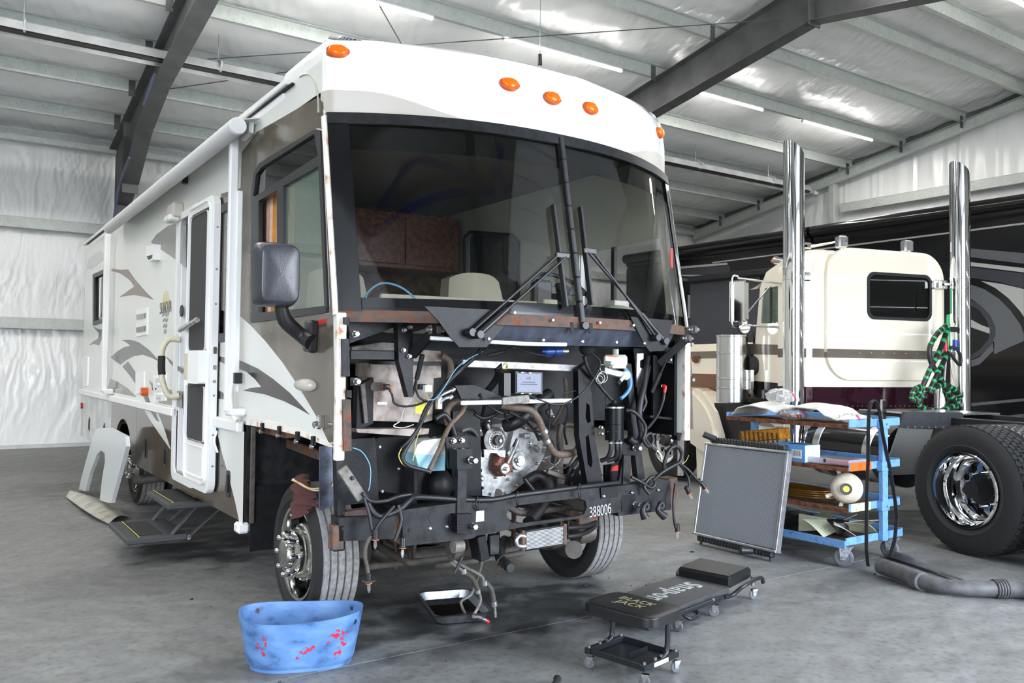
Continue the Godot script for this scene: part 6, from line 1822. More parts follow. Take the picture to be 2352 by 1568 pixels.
func tl(x: float, y: float, axis: int, val: float) -> Vector3:
	return meet_in(TX, x, y, axis, val)
func tls(p: Array, axis: int, val: float) -> Array:      # outline on a plane of the tractor's own axes; for axis 0 as (z, y), for axis 2 as (x, y)
	var o := []
	for i in range(0, p.size(), 2):
		var q := tl(p[i], p[i + 1], axis, val)
		o.append(Vector2(q.z if axis == 0 else q.x, q.y))
	return o
func tpath(p: Array) -> Array:                            # x, y, local z
	var o := []
	for i in range(0, p.size(), 3): o.append(tl(p[i], p[i + 1], 2, p[i + 2]))
	return o

func build_truck() -> void:
	var tr := thing("semi_truck", "cream and plum tractor unit with chrome stacks beside the dark coach", "truck", TX.origin)
	tr.rotation.y = deg_to_rad(-14.0)
	# ---- sleeper: plan outline, swept up the height
	var sl := part("sleeper", tr)
	var plan := func(u: float) -> Vector2:
		var pts := [Vector2(-0.97, -0.56), Vector2(-0.97, -0.5), Vector2(-0.97, -0.42), Vector2(-0.945, -0.33), Vector2(-0.88, -0.25), Vector2(-0.79, -0.21), Vector2(-0.6, -0.2), Vector2(0.8, -0.2), Vector2(1.0, -0.22), Vector2(1.12, -0.3), Vector2(1.19, -0.45), Vector2(1.2, -0.65), Vector2(1.2, -1.1)]
		var f := u * (pts.size() - 1)
		var i := mini(int(f), pts.size() - 2)
		var k := f - i
		return (pts[i] as Vector2).cubic_interpolate(pts[i + 1], pts[maxi(i - 1, 0)], pts[mini(i + 2, pts.size() - 1)], k)
	var wall := func(nm: String, m: Material, y0: float, y1: float, out: float) -> void:
		var b := MB.new()
		b.grid(96, 1, func(u: float, v: float):
			var p: Vector2 = plan.call(u)
			var c := Vector2(0.12, -0.9)
			var d := (p - c).normalized() * out
			return Vector3(p.x + d.x, lerpf(y0, y1, v), p.y + d.y))
		put(b, nm, m, sl)
	wall.call("plum_skirt", M.truck_plum, 0.98, 1.34, 0.0)
	wall.call("cream_wall", M.truck_cream, 1.34, 2.62, 0.0)
	wall.call("grey_band", M.truck_taupe, 1.67, 1.77, 0.003)
	var rf := MB.new()
	rf.grid(96, 14, func(u: float, v: float):
		var p: Vector2 = plan.call(u)
		var a := v * PI / 2
		var c := Vector2(0.12, -0.75)
		var q := p.lerp(c, (1.0 - cos(a)) * 0.34 if v < 1.0 else 0.34)
		return Vector3(q.x, 2.62 + 0.3 * sin(a), q.y))
	rf.grid(96, 4, func(u: float, v: float):
		var p: Vector2 = plan.call(u)
		var c := Vector2(0.12, -0.75)
		var q := p.lerp(c, lerpf(0.34, 1.0, v))
		return Vector3(q.x, 2.92 + 0.05 * sin(v * PI / 2), q.y))
	put(rf, "roof_shell", M.truck_cream, sl)
	bx("sleeper_base", M.frame_black, sl, Vector3(0.12, 1.0, -0.95), Vector3(2.1, 0.06, 1.4))
	# raised field on the back wall, split where the grey band runs
	var fld := rect(-0.62, 1.42, 1.12, 2.93, 0.34, 10)
	slab("back_field", M.truck_cream, sl, fld, 0.05, zplane(-0.205), [rect(-0.03, 2.14, 0.9, 2.65, 0.09, 6)])
	slab("band_on_field", M.truck_taupe, sl, rect(-0.618, 1.67, 1.118, 1.77), 0.052, zplane(-0.205))
	for k in 9:
		var p := Vector3(-0.5 + 0.17 * k, 1.735, -0.15)
		rod("rivet", M.chrome, sl, p, p + Vector3(0, 0, 0.006), 0.008, 8)
	for k in 22:
		for yy in [1.06, 1.12]:
			var p2 := Vector3(-0.5 + 0.07 * k, yy, -0.2)
			rod("rivet", M.truck_taupe, sl, p2, p2 + Vector3(0, 0, 0.006), 0.008, 6)
	slab("window_seal", M.black_rubber, sl, rect(-0.05, 2.12, 0.92, 2.67, 0.1, 6), 0.06, zplane(-0.205), [rect(-0.015, 2.155, 0.885, 2.635, 0.08, 6)])
	slab("window_pane", M.dark_glass, sl, rect(-0.02, 2.15, 0.89, 2.64, 0.08, 6), 0.006, zplane(-0.165))
	# ---- cab
	var cb := part("cab", tr)
	var cab_x := -0.95
	var cab_side := tls([1730, 905, 1730, 830, 1738, 745, 1746, 660, 1760, 625, 1800, 596, 1816, 594, 1816, 905], 0, cab_x)
	var cab_win := tls([1747, 742, 1750, 690, 1757, 662, 1797, 655, 1797, 744], 0, cab_x)
	slab("cab_side", M.truck_cream, cb, cab_side, 0.03, side_xf(cab_x + 0.03), [cab_win])
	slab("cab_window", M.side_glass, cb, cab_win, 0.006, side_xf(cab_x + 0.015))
	slab("window_post", M.black_plastic, cb, tls([1768, 742, 1771, 742, 1771, 660, 1768, 660], 0, cab_x), 0.02, side_xf(cab_x + 0.02))
	slab("cab_side_far", M.truck_cream, cb, cab_side, -0.03, side_xf(1.15))
	slab("cab_band", M.truck_taupe, cb, tls([1716, 789, 1800, 792, 1816, 793, 1816, 816, 1800, 815, 1716, 813], 0, cab_x), 0.004, side_xf(cab_x))
	slab("door_lower", M.black_gloss, cb, tls([1728, 874, 1816, 882, 1816, 924, 1800, 922, 1745, 916, 1732, 905], 0, cab_x), 0.004, side_xf(cab_x))
	var dl := []
	for q in [[1731, 760], [1729, 860], [1731, 905], [1742, 914], [1798, 922]]: dl.append(tl(q[0], q[1], 0, cab_x - 0.004))
	hose("door_seam", M.black_rubber, cb, dl, 0.006, 6, 3)
	var croof := MB.new()
	croof.grid(16, 12, func(u: float, v: float):
		var z := lerpf(-0.45, -1.12, v)
		var x := lerpf(cab_x, 1.15, u)
		var arch := sqrt(maxf(0.0, 1.0 - pow(absf(u * 2.0 - 1.0), 4.0)))
		return Vector3(x, 2.6 + 0.26 * arch * (1.0 - 0.9 * pow(v, 2.4)) - 0.1 * v * v, z))
	put(croof, "cab_roof", M.truck_cream, cb)
	slab("cab_screen", M.dark_glass, cb, [Vector2(-0.9, 1.9), Vector2(1.1, 1.9), Vector2(1.05, 2.52), Vector2(-0.85, 2.52)], 0.01, Transform3D(Basis(Vector3.RIGHT, 0.2), Vector3(0, -0.2, -1.55)))
	bx("cab_floor", M.frame_black, cb, Vector3(0.1, 1.15, -1.0), Vector3(1.9, 0.05, 1.2))
	bx("cab_seat", M.frame_black, cb, Vector3(0.55, 1.95, -0.9), Vector3(0.5, 0.8, 0.16), Basis(), 0.06)
	# roof gear: visor lamp, horns, work lamps
	var vl := tl(1785, 588, 0, -0.7)
	vl.y -= 0.05
	rod("cab_lamp", M.amber, cb, vl + Vector3(0, 0, -0.1), vl + Vector3(0, 0, -0.02), 0.02, 16, 0.05)
	rod("cab_lamp_body", M.chrome, cb, vl + Vector3(0, 0, -0.02), vl + Vector3(0, -0.03, 0.14), 0.05, 16, 0.03)
	for q in [[1932, 556], [2082, 566]]:
		var wl := part("work_lamp", tr)
		var wc := tl(q[0], q[1], 2, -0.55)
		bx("lamp_shell", M.chrome, wl, wc, Vector3(0.13, 0.15, 0.1), Basis(), 0.02)
		rod("lamp_stalk", M.chrome, wl, wc + Vector3(0, -0.14, 0), wc + Vector3(0, -0.06, 0), 0.02)
		bx("lamp_front", M.clear, wl, wc + Vector3(0, 0, 0.053), Vector3(0.11, 0.12, 0.006))
	hose("horn_tube", M.chrome, cb, tpath([1918, 556, -0.8, 1870, 565, -0.9, 1848, 568, -0.95]), [0.012, 0.02, 0.03], 10)
	bx("horn_base", M.chrome, cb, tl(1850, 565, 2, -0.95), Vector3(0.14, 0.08, 0.1), Basis(), 0.03)
	# ---- stacks
	for s in [-1.0, 1.0]:
		var sk := part("exhaust_stack", tr)
		var b := MB.new()
		var x: float = 1.2 * s
		var P := []
		for k in 33:
			var w := TAU * k / 32.0
			P.append([Vector3(x + 0.112 * cos(w), 0.75, 0.112 * sin(w)), Vector3(x + 0.112 * cos(w), 3.92 - 0.05 * cos(w) * 2.0, 0.112 * sin(w))])
		b.sheet(P, true)
		put(b, "stack_pipe", M.chrome, sk)
		var bi := MB.new()
		var P2 := []
		for k in 33:
			var w := TAU * k / 32.0
			P2.append([Vector3(x + 0.104 * cos(w), 3.2, 0.104 * sin(w)), Vector3(x + 0.104 * cos(w), 3.92 - 0.05 * cos(w) * 2.0, 0.104 * sin(w))])
		bi.sheet(P2, false)
		for k in 32: bi.quad(P2[k][1], P2[k + 1][1], P[k + 1][1], P[k][1], Vector3.UP)
		bi.lathe([Vector2(0, 3.2), Vector2(0.104, 3.2)], Transform3D(Basis(), Vector3(x, 0, 0)), 24)
		put(bi, "stack_bore", M.frame_black, sk)
		for y in [2.62, 2.5]:
			var cl := MB.new()
			cl.lathe([Vector2(0.113, y), Vector2(0.117, y + 0.002), Vector2(0.117, y + 0.02), Vector2(0.113, y + 0.022)], Transform3D(Basis(), Vector3(x, 0, 0)), 32)
			put(cl, "stack_clamp", M.chrome, sk)
		bx("stack_bracket", M.chrome, sk, Vector3(x - s * 0.2, 2.56, -0.12), Vector3(0.2, 0.1, 0.08), Basis(), 0.01)
		bx("stack_bracket", M.chrome, sk, Vector3(x - s * 0.1, 2.56, -0.04), Vector3(0.16, 0.03, 0.04), Basis(), 0.01)
		bx("lower_clamp", M.chrome, sk, Vector3(x, 1.22, -0.06), Vector3(0.26, 0.06, 0.16), Basis(), 0.01)
	# ---- mirrors
	var mr := part("mirror_frame", tr)
	var mp := tl(1695, 692, 0, -1.2)
	bx("mirror_head", M.chrome, mr, mp, Vector3(0.07, 0.5, 0.2), Basis(Vector3.UP, 0.7), 0.03)
	bx("mirror_glass", M.wheel_steel, mr, mp + Vector3(0.02, 0, 0.06), Vector3(0.02, 0.44, 0.15), Basis(Vector3.UP, 0.7), 0.01)
	hose("mirror_tube", M.chrome, mr, [mp + Vector3(0, 0.3, 0), mp + Vector3(-0.08, 0.28, 0), mp + Vector3(-0.09, 0, 0), mp + Vector3(-0.08, -0.28, 0), mp + Vector3(0, -0.3, 0)], 0.012)
	hose("mirror_tube", M.chrome, mr, [mp + Vector3(0, 0.28, 0), tl(1795, 651, 0, -0.98)], 0.012, 8, 1)
	hose("mirror_tube", M.chrome, mr, [mp + Vector3(0, -0.28, 0), tl(1790, 752, 0, -0.98)], 0.012, 8, 1)
	hose("mirror_tube", M.chrome, mr, [tl(1712, 723, 0, -1.15), tl(1771, 655, 0, -0.98)], 0.01, 8, 1)
	var rm := tl(1710, 750, 0, -1.15)
	rod("round_mirror", M.black_plastic, mr, rm + Vector3(0, 0, -0.03), rm, 0.085, 28)
	rod("round_mirror_glass", M.wheel_steel, mr, rm, rm + Vector3(0, 0, 0.006), 0.08, 28)
	# ---- hood, fender, steer wheel, air cleaner
	var hd := part("hood", tr)
	bx("hood_box", M.truck_cream, hd, Vector3(0.05, 1.5, -2.5), Vector3(1.5, 0.75, 2.0), Basis(), 0.1)
	bx("hood_band", M.truck_taupe, hd, Vector3(0.05, 1.72, -2.5), Vector3(1.506, 0.1, 1.96))
	bx("hood_lower", M.truck_brown, hd, Vector3(0.05, 1.32, -2.5), Vector3(1.508, 0.28, 1.9))
	var fd := tl(1598, 825, 0, -0.72)
	var ob := MB.new()
	ob.lathe([Vector2(0, 0.0), Vector2(0.09, 0.0), Vector2(0.085, 0.012), Vector2(0, 0.014)], Transform3D(Basis(Vector3(0, 0, 1), Vector3(-1, 0, 0), Vector3(0, 0.55, 0)), fd), 24)
	put(ob, "oval_badge", M.pump_rust, hd)
	var fp := []
	for k in 17:
		var a := PI * k / 16.0
		fp.append(Vector2(-2.55 + 0.95 * cos(a), 0.62 + 0.66 * sin(a)))
	fp.append(Vector2(-3.4, 0.45))
	for k in 17:
		var a := PI - PI * k / 16.0
		fp.append(Vector2(-2.75 + 0.62 * cos(a), 0.55 + 0.55 * sin(a)))
	fp.append(Vector2(-1.7, 0.42))
	slab("fender", M.truck_cream, hd, fp, 0.42, side_xf(-0.72))
	slab("fender_rear", M.truck_cream, hd, tls([1592, 892, 1610, 900, 1640, 945, 1656, 1000, 1660, 1085, 1655, 1100, 1598, 1098], 0, -1.12), -0.04, side_xf(-1.1))
	slab("step_box", M.frame_black, hd, tls([1640, 925, 1740, 930, 1740, 1110, 1655, 1105, 1660, 1000], 0, -1.0), -0.3, side_xf(-1.0))
	var sw := make_wheel(tr, "steer_wheel", Vector3(-1.02, 0.53, -2.75), 0.53, 0.28, -1.0, M.chrome, "big")
	truck_rim(sw, -1.0, false)
	var ac := part("air_cleaner", tr)
	var a0 := tl(1681, 923, 0, -1.15)
	var a1 := tl(1681, 771, 0, -1.15)
	a1 = Vector3(a0.x, a1.y, a0.z)
	rod("canister", M.brushed, ac, a0, a1, 0.185, 40)
	for f in [0.98, 0.72, 0.34, 0.2]:
		var bnd := MB.new()
		bnd.lathe([Vector2(0.186, 0), Vector2(0.192, 0.004), Vector2(0.192, 0.02), Vector2(0.186, 0.024)], Transform3D(Basis(), a0.lerp(a1, f)), 40)
		put(bnd, "canister_band", M.brushed, ac)
	rod("intake_duct", M.black_rubber, ac, a0.lerp(a1, 0.55) + Vector3(0.15, 0, 0.12), a0.lerp(a1, 0.55) + Vector3(0.24, 0, 0.16), 0.12, 28)
	bx("cleaner_bracket", M.chrome, ac, tl(1721, 872, 0, -1.05), Vector3(0.05, 0.24, 0.12))
	# ---- frame, tank, rear wheels
	var fr2 := part("chassis", tr)
	for s in [-1.0, 1.0]:
		bx("frame_rail", M.frame_black, fr2, Vector3(0.43 * s, 0.95, 0.9), Vector3(0.1, 0.28, 7.6))
	bx("deck_plate", M.brushed, fr2, Vector3(0.0, 1.1, 0.65), Vector3(1.0, 0.02, 0.9))
	bx("cross_box", M.frame_black, fr2, Vector3(-0.2, 1.02, 0.3), Vector3(1.6, 0.14, 0.3))
	rod("drive_axle", M.frame_black, fr2, Vector3(-0.9, 0.54, 2.16), Vector3(0.9, 0.54, 2.16), 0.1)
	rod("drive_axle", M.frame_black, fr2, Vector3(-0.9, 0.54, 3.5), Vector3(0.9, 0.54, 3.5), 0.1)
	bx("fifth_wheel", M.frame_black, fr2, Vector3(0, 1.2, 2.8), Vector3(0.9, 0.1, 1.0), Basis(), 0.03)
	var tk := part("fuel_tank", tr)
	rod("tank_drum", M.coach_black, tk, Vector3(-0.88, 0.72, 0.15), Vector3(-0.88, 0.72, 1.25), 0.3, 40)
	rod("tank_end", M.chrome, tk, Vector3(-0.88, 0.72, 0.13), Vector3(-0.88, 0.72, 0.16), 0.295, 40)
	for z in [0.32, 1.02]:
		var bnd := MB.new()
		bnd.lathe([Vector2(0.3, -0.05), Vector2(0.308, -0.045), Vector2(0.308, 0.045), Vector2(0.3, 0.05)], Transform3D(Basis(Vector3.RIGHT, PI / 2), Vector3(-0.88, 0.72, z)), 40)
		put(bnd, "tank_strap", M.brushed, tk)
	rod("muffler_drum", M.chrome, tk, Vector3(-0.8, 0.78, -0.9), Vector3(-0.8, 0.78, 0.05), 0.22, 32)
	for q in [[2.16, -1.06, "outer"], [2.16, -0.72, "inner"], [3.5, -1.06, "outer"], [3.5, -0.72, "inner"], [2.16, 1.06, "outer"], [3.5, 1.06, "outer"]]:
		var wname := "drive_wheel"
		var wh := make_wheel(tr, wname, Vector3(q[1], 0.54, q[0]), 0.54, 0.3, signf(q[1]), M.chrome, "big" if q[2] == "outer" else "inner")
		if q[2] == "outer": truck_rim(wh, signf(q[1]), true)
		if q[1] < 0: tread_blocks(wh)
	var fe := part("quarter_fender", tr)
	slab("fender_top", M.flap, fe, tls([2072, 945, 2205, 947, 2212, 985, 2062, 980], 2, 1.35), 0.03, zplane(1.35))
	slab("fender_skin", M.decal_grey, fe, [Vector2(-1.2, 0.45), Vector2(-0.75, 0.45), Vector2(-0.66, 1.05), Vector2(-1.08, 1.05)], 0.012, Transform3D(Basis(Vector3.RIGHT, 0.22), Vector3(0, 0.02, 1.12)))
	for k in 6:
		var p := tl(2085 + 16 * k, 981, 2, 1.385)
		rod("fender_bolt", M.bolt, fe, p, p + Vector3(0, 0, 0.008), 0.01, 8)
	# ---- air lines with their green and black wrap
	var al := part("air_lines", tr)
	var bk: Material = M.hose_black
	var paths := [
		[2178, 745, 0.15, 2168, 752, 0.25, 2150, 770, 0.3, 2135, 800, 0.32, 2138, 830, 0.32, 2155, 860, 0.32, 2172, 890, 0.32, 2190, 920, 0.3, 2198, 935, 0.25],
		[2176, 755, 0.2, 2160, 800, 0.3, 2140, 840, 0.34, 2122, 880, 0.34, 2108, 910, 0.34, 2095, 918, 0.34, 2100, 895, 0.34, 2118, 888, 0.34, 2120, 905, 0.34, 2108, 925, 0.34, 2130, 940, 0.34, 2165, 942, 0.32, 2195, 930, 0.3],
		[2180, 800, 0.2, 2165, 835, 0.3, 2150, 865, 0.34, 2135, 900, 0.34, 2150, 888, 0.34, 2175, 885, 0.32, 2198, 900, 0.3, 2204, 920, 0.28, 2192, 940, 0.28],
		[2182, 797, 0.2, 2196, 800, 0.22, 2207, 820, 0.22, 2205, 838, 0.22, 2192, 825, 0.22, 2178, 808, 0.22, 2165, 815, 0.25]]
	for i in paths.size():
		var pts := tpath(paths[i])
		hose("air_hose", bk, al, pts, 0.028 if i < 3 else 0.018, 10, 5)
		if i < 3:
			var n := pts.size()
			for k in range(0, n - 1):
				for f in [0.2, 0.6]:
					var pa: Vector3 = (pts[k] as Vector3).cubic_interpolate(pts[k + 1], pts[maxi(k - 1, 0)], pts[mini(k + 2, n - 1)], f)
					var pb: Vector3 = (pts[k] as Vector3).cubic_interpolate(pts[k + 1], pts[maxi(k - 1, 0)], pts[mini(k + 2, n - 1)], f + 0.14)
					if pa.y < 1.6 or k < 3:
						rod("green_wrap", M.green_wrap, al, pa, pb, 0.031, 10)
	hose("green_line", M.green_wrap, al, tpath([2178, 725, 0.12, 2177, 745, 0.2, 2178, 775, 0.2, 2174, 800, 0.2, 2165, 815, 0.2]), 0.022, 8)
	rod("gladhand_red", M.air_red, al, tl(2171, 777, 2, 0.22), tl(2172, 812, 2, 0.22), 0.025)
	rod("gladhand_blue", M.air_blue, al, tl(2194, 780, 2, 0.2), tl(2194, 806, 2, 0.2), 0.028)
	bx("hose_hanger", M.frame_black, al, tl(2180, 756, 2, 0.12), Vector3(0.22, 0.06, 0.06))
	rod("hanger_pole", M.brushed, al, tl(2160, 940, 2, 0.18), tl(2162, 888, 2, 0.18), 0.075, 24)
	rod("hanger_pole", M.raw_steel, al, tl(2168, 890, 2, 0.18), tl(2175, 800, 2, 0.18), 0.012)
	rod("hanger_spring", M.green_wrap, al, tl(2185, 720, 2, 0.1), tl(2185, 660, 2, 0.1), 0.01)

func truck_rim(wh: Node3D, out: float, deep: bool) -> void:
	var y := Vector3(out, 0, 0)
	var xf := Transform3D(Basis(Vector3.UP, y, Vector3.UP.cross(y)), Vector3.ZERO)
	var rim := part("rim", wh)
	var b := MB.new()
	if deep:
		b.lathe([Vector2(0.31, 0.11), Vector2(0.318, 0.142), Vector2(0.31, 0.15), Vector2(0.292, 0.146), Vector2(0.286, 0.12), Vector2(0.28, 0.07), Vector2(0.266, 0.055), Vector2(0.258, 0.04), Vector2(0.252, -0.05), Vector2(0.235, -0.07), Vector2(0.23, -0.075)], xf, 72)
	else:
		b.lathe([Vector2(0.31, 0.11), Vector2(0.318, 0.142), Vector2(0.31, 0.15), Vector2(0.292, 0.146), Vector2(0.28, 0.11), Vector2(0.24, 0.1)], xf, 72)
	put(b, "rim_barrel", M.chrome, rim)
	var zo := -0.085 if deep else 0.09
	var holes := []
	for k in 10: holes.append(disc(Vector2(0.185, 0).rotated(TAU * (k + 0.3) / 10.0), 0.03, 14))
	var fx := Transform3D(Basis(Vector3.UP.cross(y), Vector3.UP, y), y * zo)
	var d := MB.new()
	d.ext(disc(Vector2.ZERO, 0.245, 56), 0.012, fx, holes)
	put(d, "rim_disc", M.chrome, rim)
	rod("brake_drum", M.old_steel, rim, y * (zo - 0.12), y * (zo - 0.06), 0.2, 32)
	rod("hub", M.frame_black, rim, y * zo, y * (zo + (0.16 if deep else 0.08)), 0.1, 32, 0.07)
	rod("hub_flange", M.chrome if not deep else M.frame_black, rim, y * (zo + 0.01), y * (zo + 0.03), 0.135, 32)
	for k in 10:
		var w := TAU * k / 10.0
		var o := Vector3(0, cos(w), sin(w)) * 0.142
		rod("lug_nut", M.frame_black if not deep else M.chrome, rim, y * (zo + 0.01) + o, y * (zo + 0.05) + o, 0.017, 6)
	if deep:
		bx("wheel_weight", M.label_white, wh, y * 0.155 + Vector3(0, 0.12, 0.36), Vector3(0.004, 0.05, 0.012), Basis(Vector3.RIGHT, 0.25))

func tread_blocks(wh: Node3D) -> void:
	var b := MB.new()
	for k in 54:
		for j in 5:
			var a := TAU * (k + 0.5 * (j % 2)) / 54.0
			var n := Vector3(0, cos(a), sin(a))
			var t := Vector3(0, -sin(a), cos(a))
			var x := (j - 2) * 0.052
			b.box(Vector3(x, 0, 0) + n * 0.532, Vector3(0.042, 0.022, 0.048), Basis(Vector3.RIGHT, n, Vector3.RIGHT.cross(n)) * Basis(Vector3.UP, 0.25 if j % 2 else -0.25), 0.004)
	put(b, "tread_blocks", M.tyre, wh)

func build_coach() -> void:
	var co := thing("coach", "long black and grey motor coach parked along the gable wall", "motorhome", Vector3(10.6, 0, -3.8))
	var off := Vector3(10.6, 0, -3.8)
	var L := func(p: Array) -> Array: return sds(p, 10.6).map(func(q): return q - Vector2(off.z, 0))
	var body := part("body", co)
	slab("side_wall", M.coach_black, body, rect(-7.2, 0.42, 7.0, 3.95, 0.12), -2.4, side_xf(0.0))
	bx("roof_cap", M.coach_black, body, Vector3(1.2, 4.0, 0), Vector3(2.3, 0.16, 14.0), Basis(), 0.05)
	for q in [[-7.1, -2.0], [-1.94, 6.9]]:
		var aw := MB.new()
		aw.cyl(Vector3(-0.12, 4.1, q[0]), Vector3(-0.12, 4.1, q[1]), 0.11, 20)
		aw.box(Vector3(-0.05, 3.98, (q[0] + q[1]) / 2), Vector3(0.14, 0.12, q[1] - q[0]), Basis(), 0.02)
		put(aw, "awning_case", M.coach_black, body)
	bx("pale_strip", M.coach_pale, body, Vector3(-0.004, 3.78, 1.0), Vector3(0.012, 0.03, 11.0))
	var so := part("slide_out", co)
	slab("slide_box", M.coach_slate, so, rect(-4.9, 1.3, -3.05, 3.5, 0.05), 0.25, side_xf(0.0))
	bx("slide_topper", M.frame_black, so, Vector3(-0.3, 3.42, -3.6), Vector3(0.14, 0.14, 2.6), Basis(), 0.05)
	var sw := part("paint_sweep", co)
	var c := func(p: Array) -> Array:
		var o := []
		for i in range(0, p.size(), 2): o.append_array([1560 + p[i] / 2.97, 480 + p[i + 1] / 2.97])
		return L.call(o)
	var xf := side_xf(-0.001)
	for q in [
		["coach_pale", [0, 392, 330, 365, 330, 380, 0, 408]], ["coach_slate", [0, 412, 345, 385, 350, 440, 0, 450]], ["coach_pale", [20, 448, 365, 450, 560, 472, 560, 480, 365, 460, 20, 458]],
		["coach_grey", [20, 468, 200, 470, 500, 500, 500, 540, 200, 500, 20, 490]], ["coach_pale", [150, 494, 360, 520, 520, 560, 520, 575, 360, 540]],
		["coach_pale", [30, 585, 345, 595, 520, 640, 520, 760, 45, 742]], ["coach_slate", [40, 750, 520, 775, 520, 800, 45, 790]], ["coach_pale", [55, 795, 520, 815, 520, 830, 60, 812]],
		["coach_grey", [1975, 268, 2352, 300, 2352, 372, 2170, 350, 1975, 325]], ["coach_pale", [1975, 360, 2352, 402, 2352, 432, 1975, 386]], ["coach_slate", [1975, 395, 2352, 440, 2352, 540, 2200, 500, 1975, 465]],
		["coach_pale", [2060, 490, 2200, 510, 2352, 545, 2352, 735, 2330, 700, 2250, 610, 2160, 540]],
		["coach_grey", [1975, 510, 2080, 545, 2180, 610, 2260, 690, 2330, 790, 2352, 850, 2352, 900, 2260, 940, 2150, 990, 2140, 900, 2155, 820, 2130, 740, 2060, 660, 1975, 600]],
		["coach_pale", [1975, 745, 2060, 790, 2118, 810, 2118, 850, 1975, 800]],
		["coach_grey", [1975, 1040, 2050, 1010, 2150, 900, 2150, 960, 2050, 1060, 1975, 1080]],
		["coach_grey", [1975, 1325, 2352, 1290, 2352, 1310, 1975, 1345]], ["coach_grey", [1975, 1440, 2352, 1395, 2352, 1410, 1975, 1458]]]:
		slab("sweep", M[q[0]], sw, c.call(q[1]), 0.004, xf)
	slab("sweep_ring", M.coach_slate, sw, c.call([1975, 615, 2050, 650, 2120, 720, 2158, 800, 2160, 860, 2130, 930, 2050, 1000, 1975, 1040, 1975, 1005, 2050, 960, 2110, 890, 2122, 830, 2105, 770, 2050, 690, 1975, 650]), 0.006, xf)
	for z in [-5.8, -0.4, 3.8]: slab("coach_window", M.black_gloss, body, rect(z - 0.6, 2.2, z + 0.6, 3.2, 0.1), 0.012, side_xf(0.0))
	for z in [-4.5, 4.6]:
		make_wheel(co, "wheel", Vector3(0.2, 0.52, z), 0.52, 0.28, -1.0, M.chrome, "inner")

func castor(parent: Node, c: Vector3, r: float, turn: float, wheel_m: Material, fork_m: Material) -> void:
	# c = the contact point on the floor
	var cs := part("castor", parent)
	cs.position = c
	cs.rotation.y = turn
	var b := MB.new()
	b.lathe([Vector2(0, -r * 0.2), Vector2(r * 0.3, -r * 0.24), Vector2(r * 0.62, -r * 0.2), Vector2(r * 0.7, -r * 0.24), Vector2(r * 0.9, -r * 0.2), Vector2(r, -r * 0.08), Vector2(r, r * 0.08), Vector2(r * 0.9, r * 0.2), Vector2(r * 0.7, r * 0.24), Vector2(r * 0.62, r * 0.2), Vector2(r * 0.3, r * 0.24), Vector2(0, r * 0.2)], Transform3D(Basis(Vector3.UP, Vector3.RIGHT, Vector3.UP.cross(Vector3.RIGHT)), Vector3(0, r, 0)), 32)
	put(b, "castor_wheel", wheel_m, cs)
	rod("axle_bolt", M.bolt, cs, Vector3(-r * 0.45, r, 0), Vector3(r * 0.45, r, 0), r * 0.12, 10)
	for s in [-1.0, 1.0]:
		slab("fork_cheek", fork_m, cs, [Vector2(-r * 0.25, r * 0.8), Vector2(r * 0.25, r * 0.8), Vector2(r * 0.9, r * 2.15), Vector2(-r * 0.4, r * 2.15)], r * 0.08 * s, Transform3D(Basis(Vector3(0, 0, 1), Vector3(0, 1, 0), Vector3(-1, 0, 0)), Vector3(-s * r * 0.32, 0, 0)))
	bx("fork_top", fork_m, cs, Vector3(0, r * 2.18, r * 0.25), Vector3(r * 0.85, r * 0.1, r * 1.4))

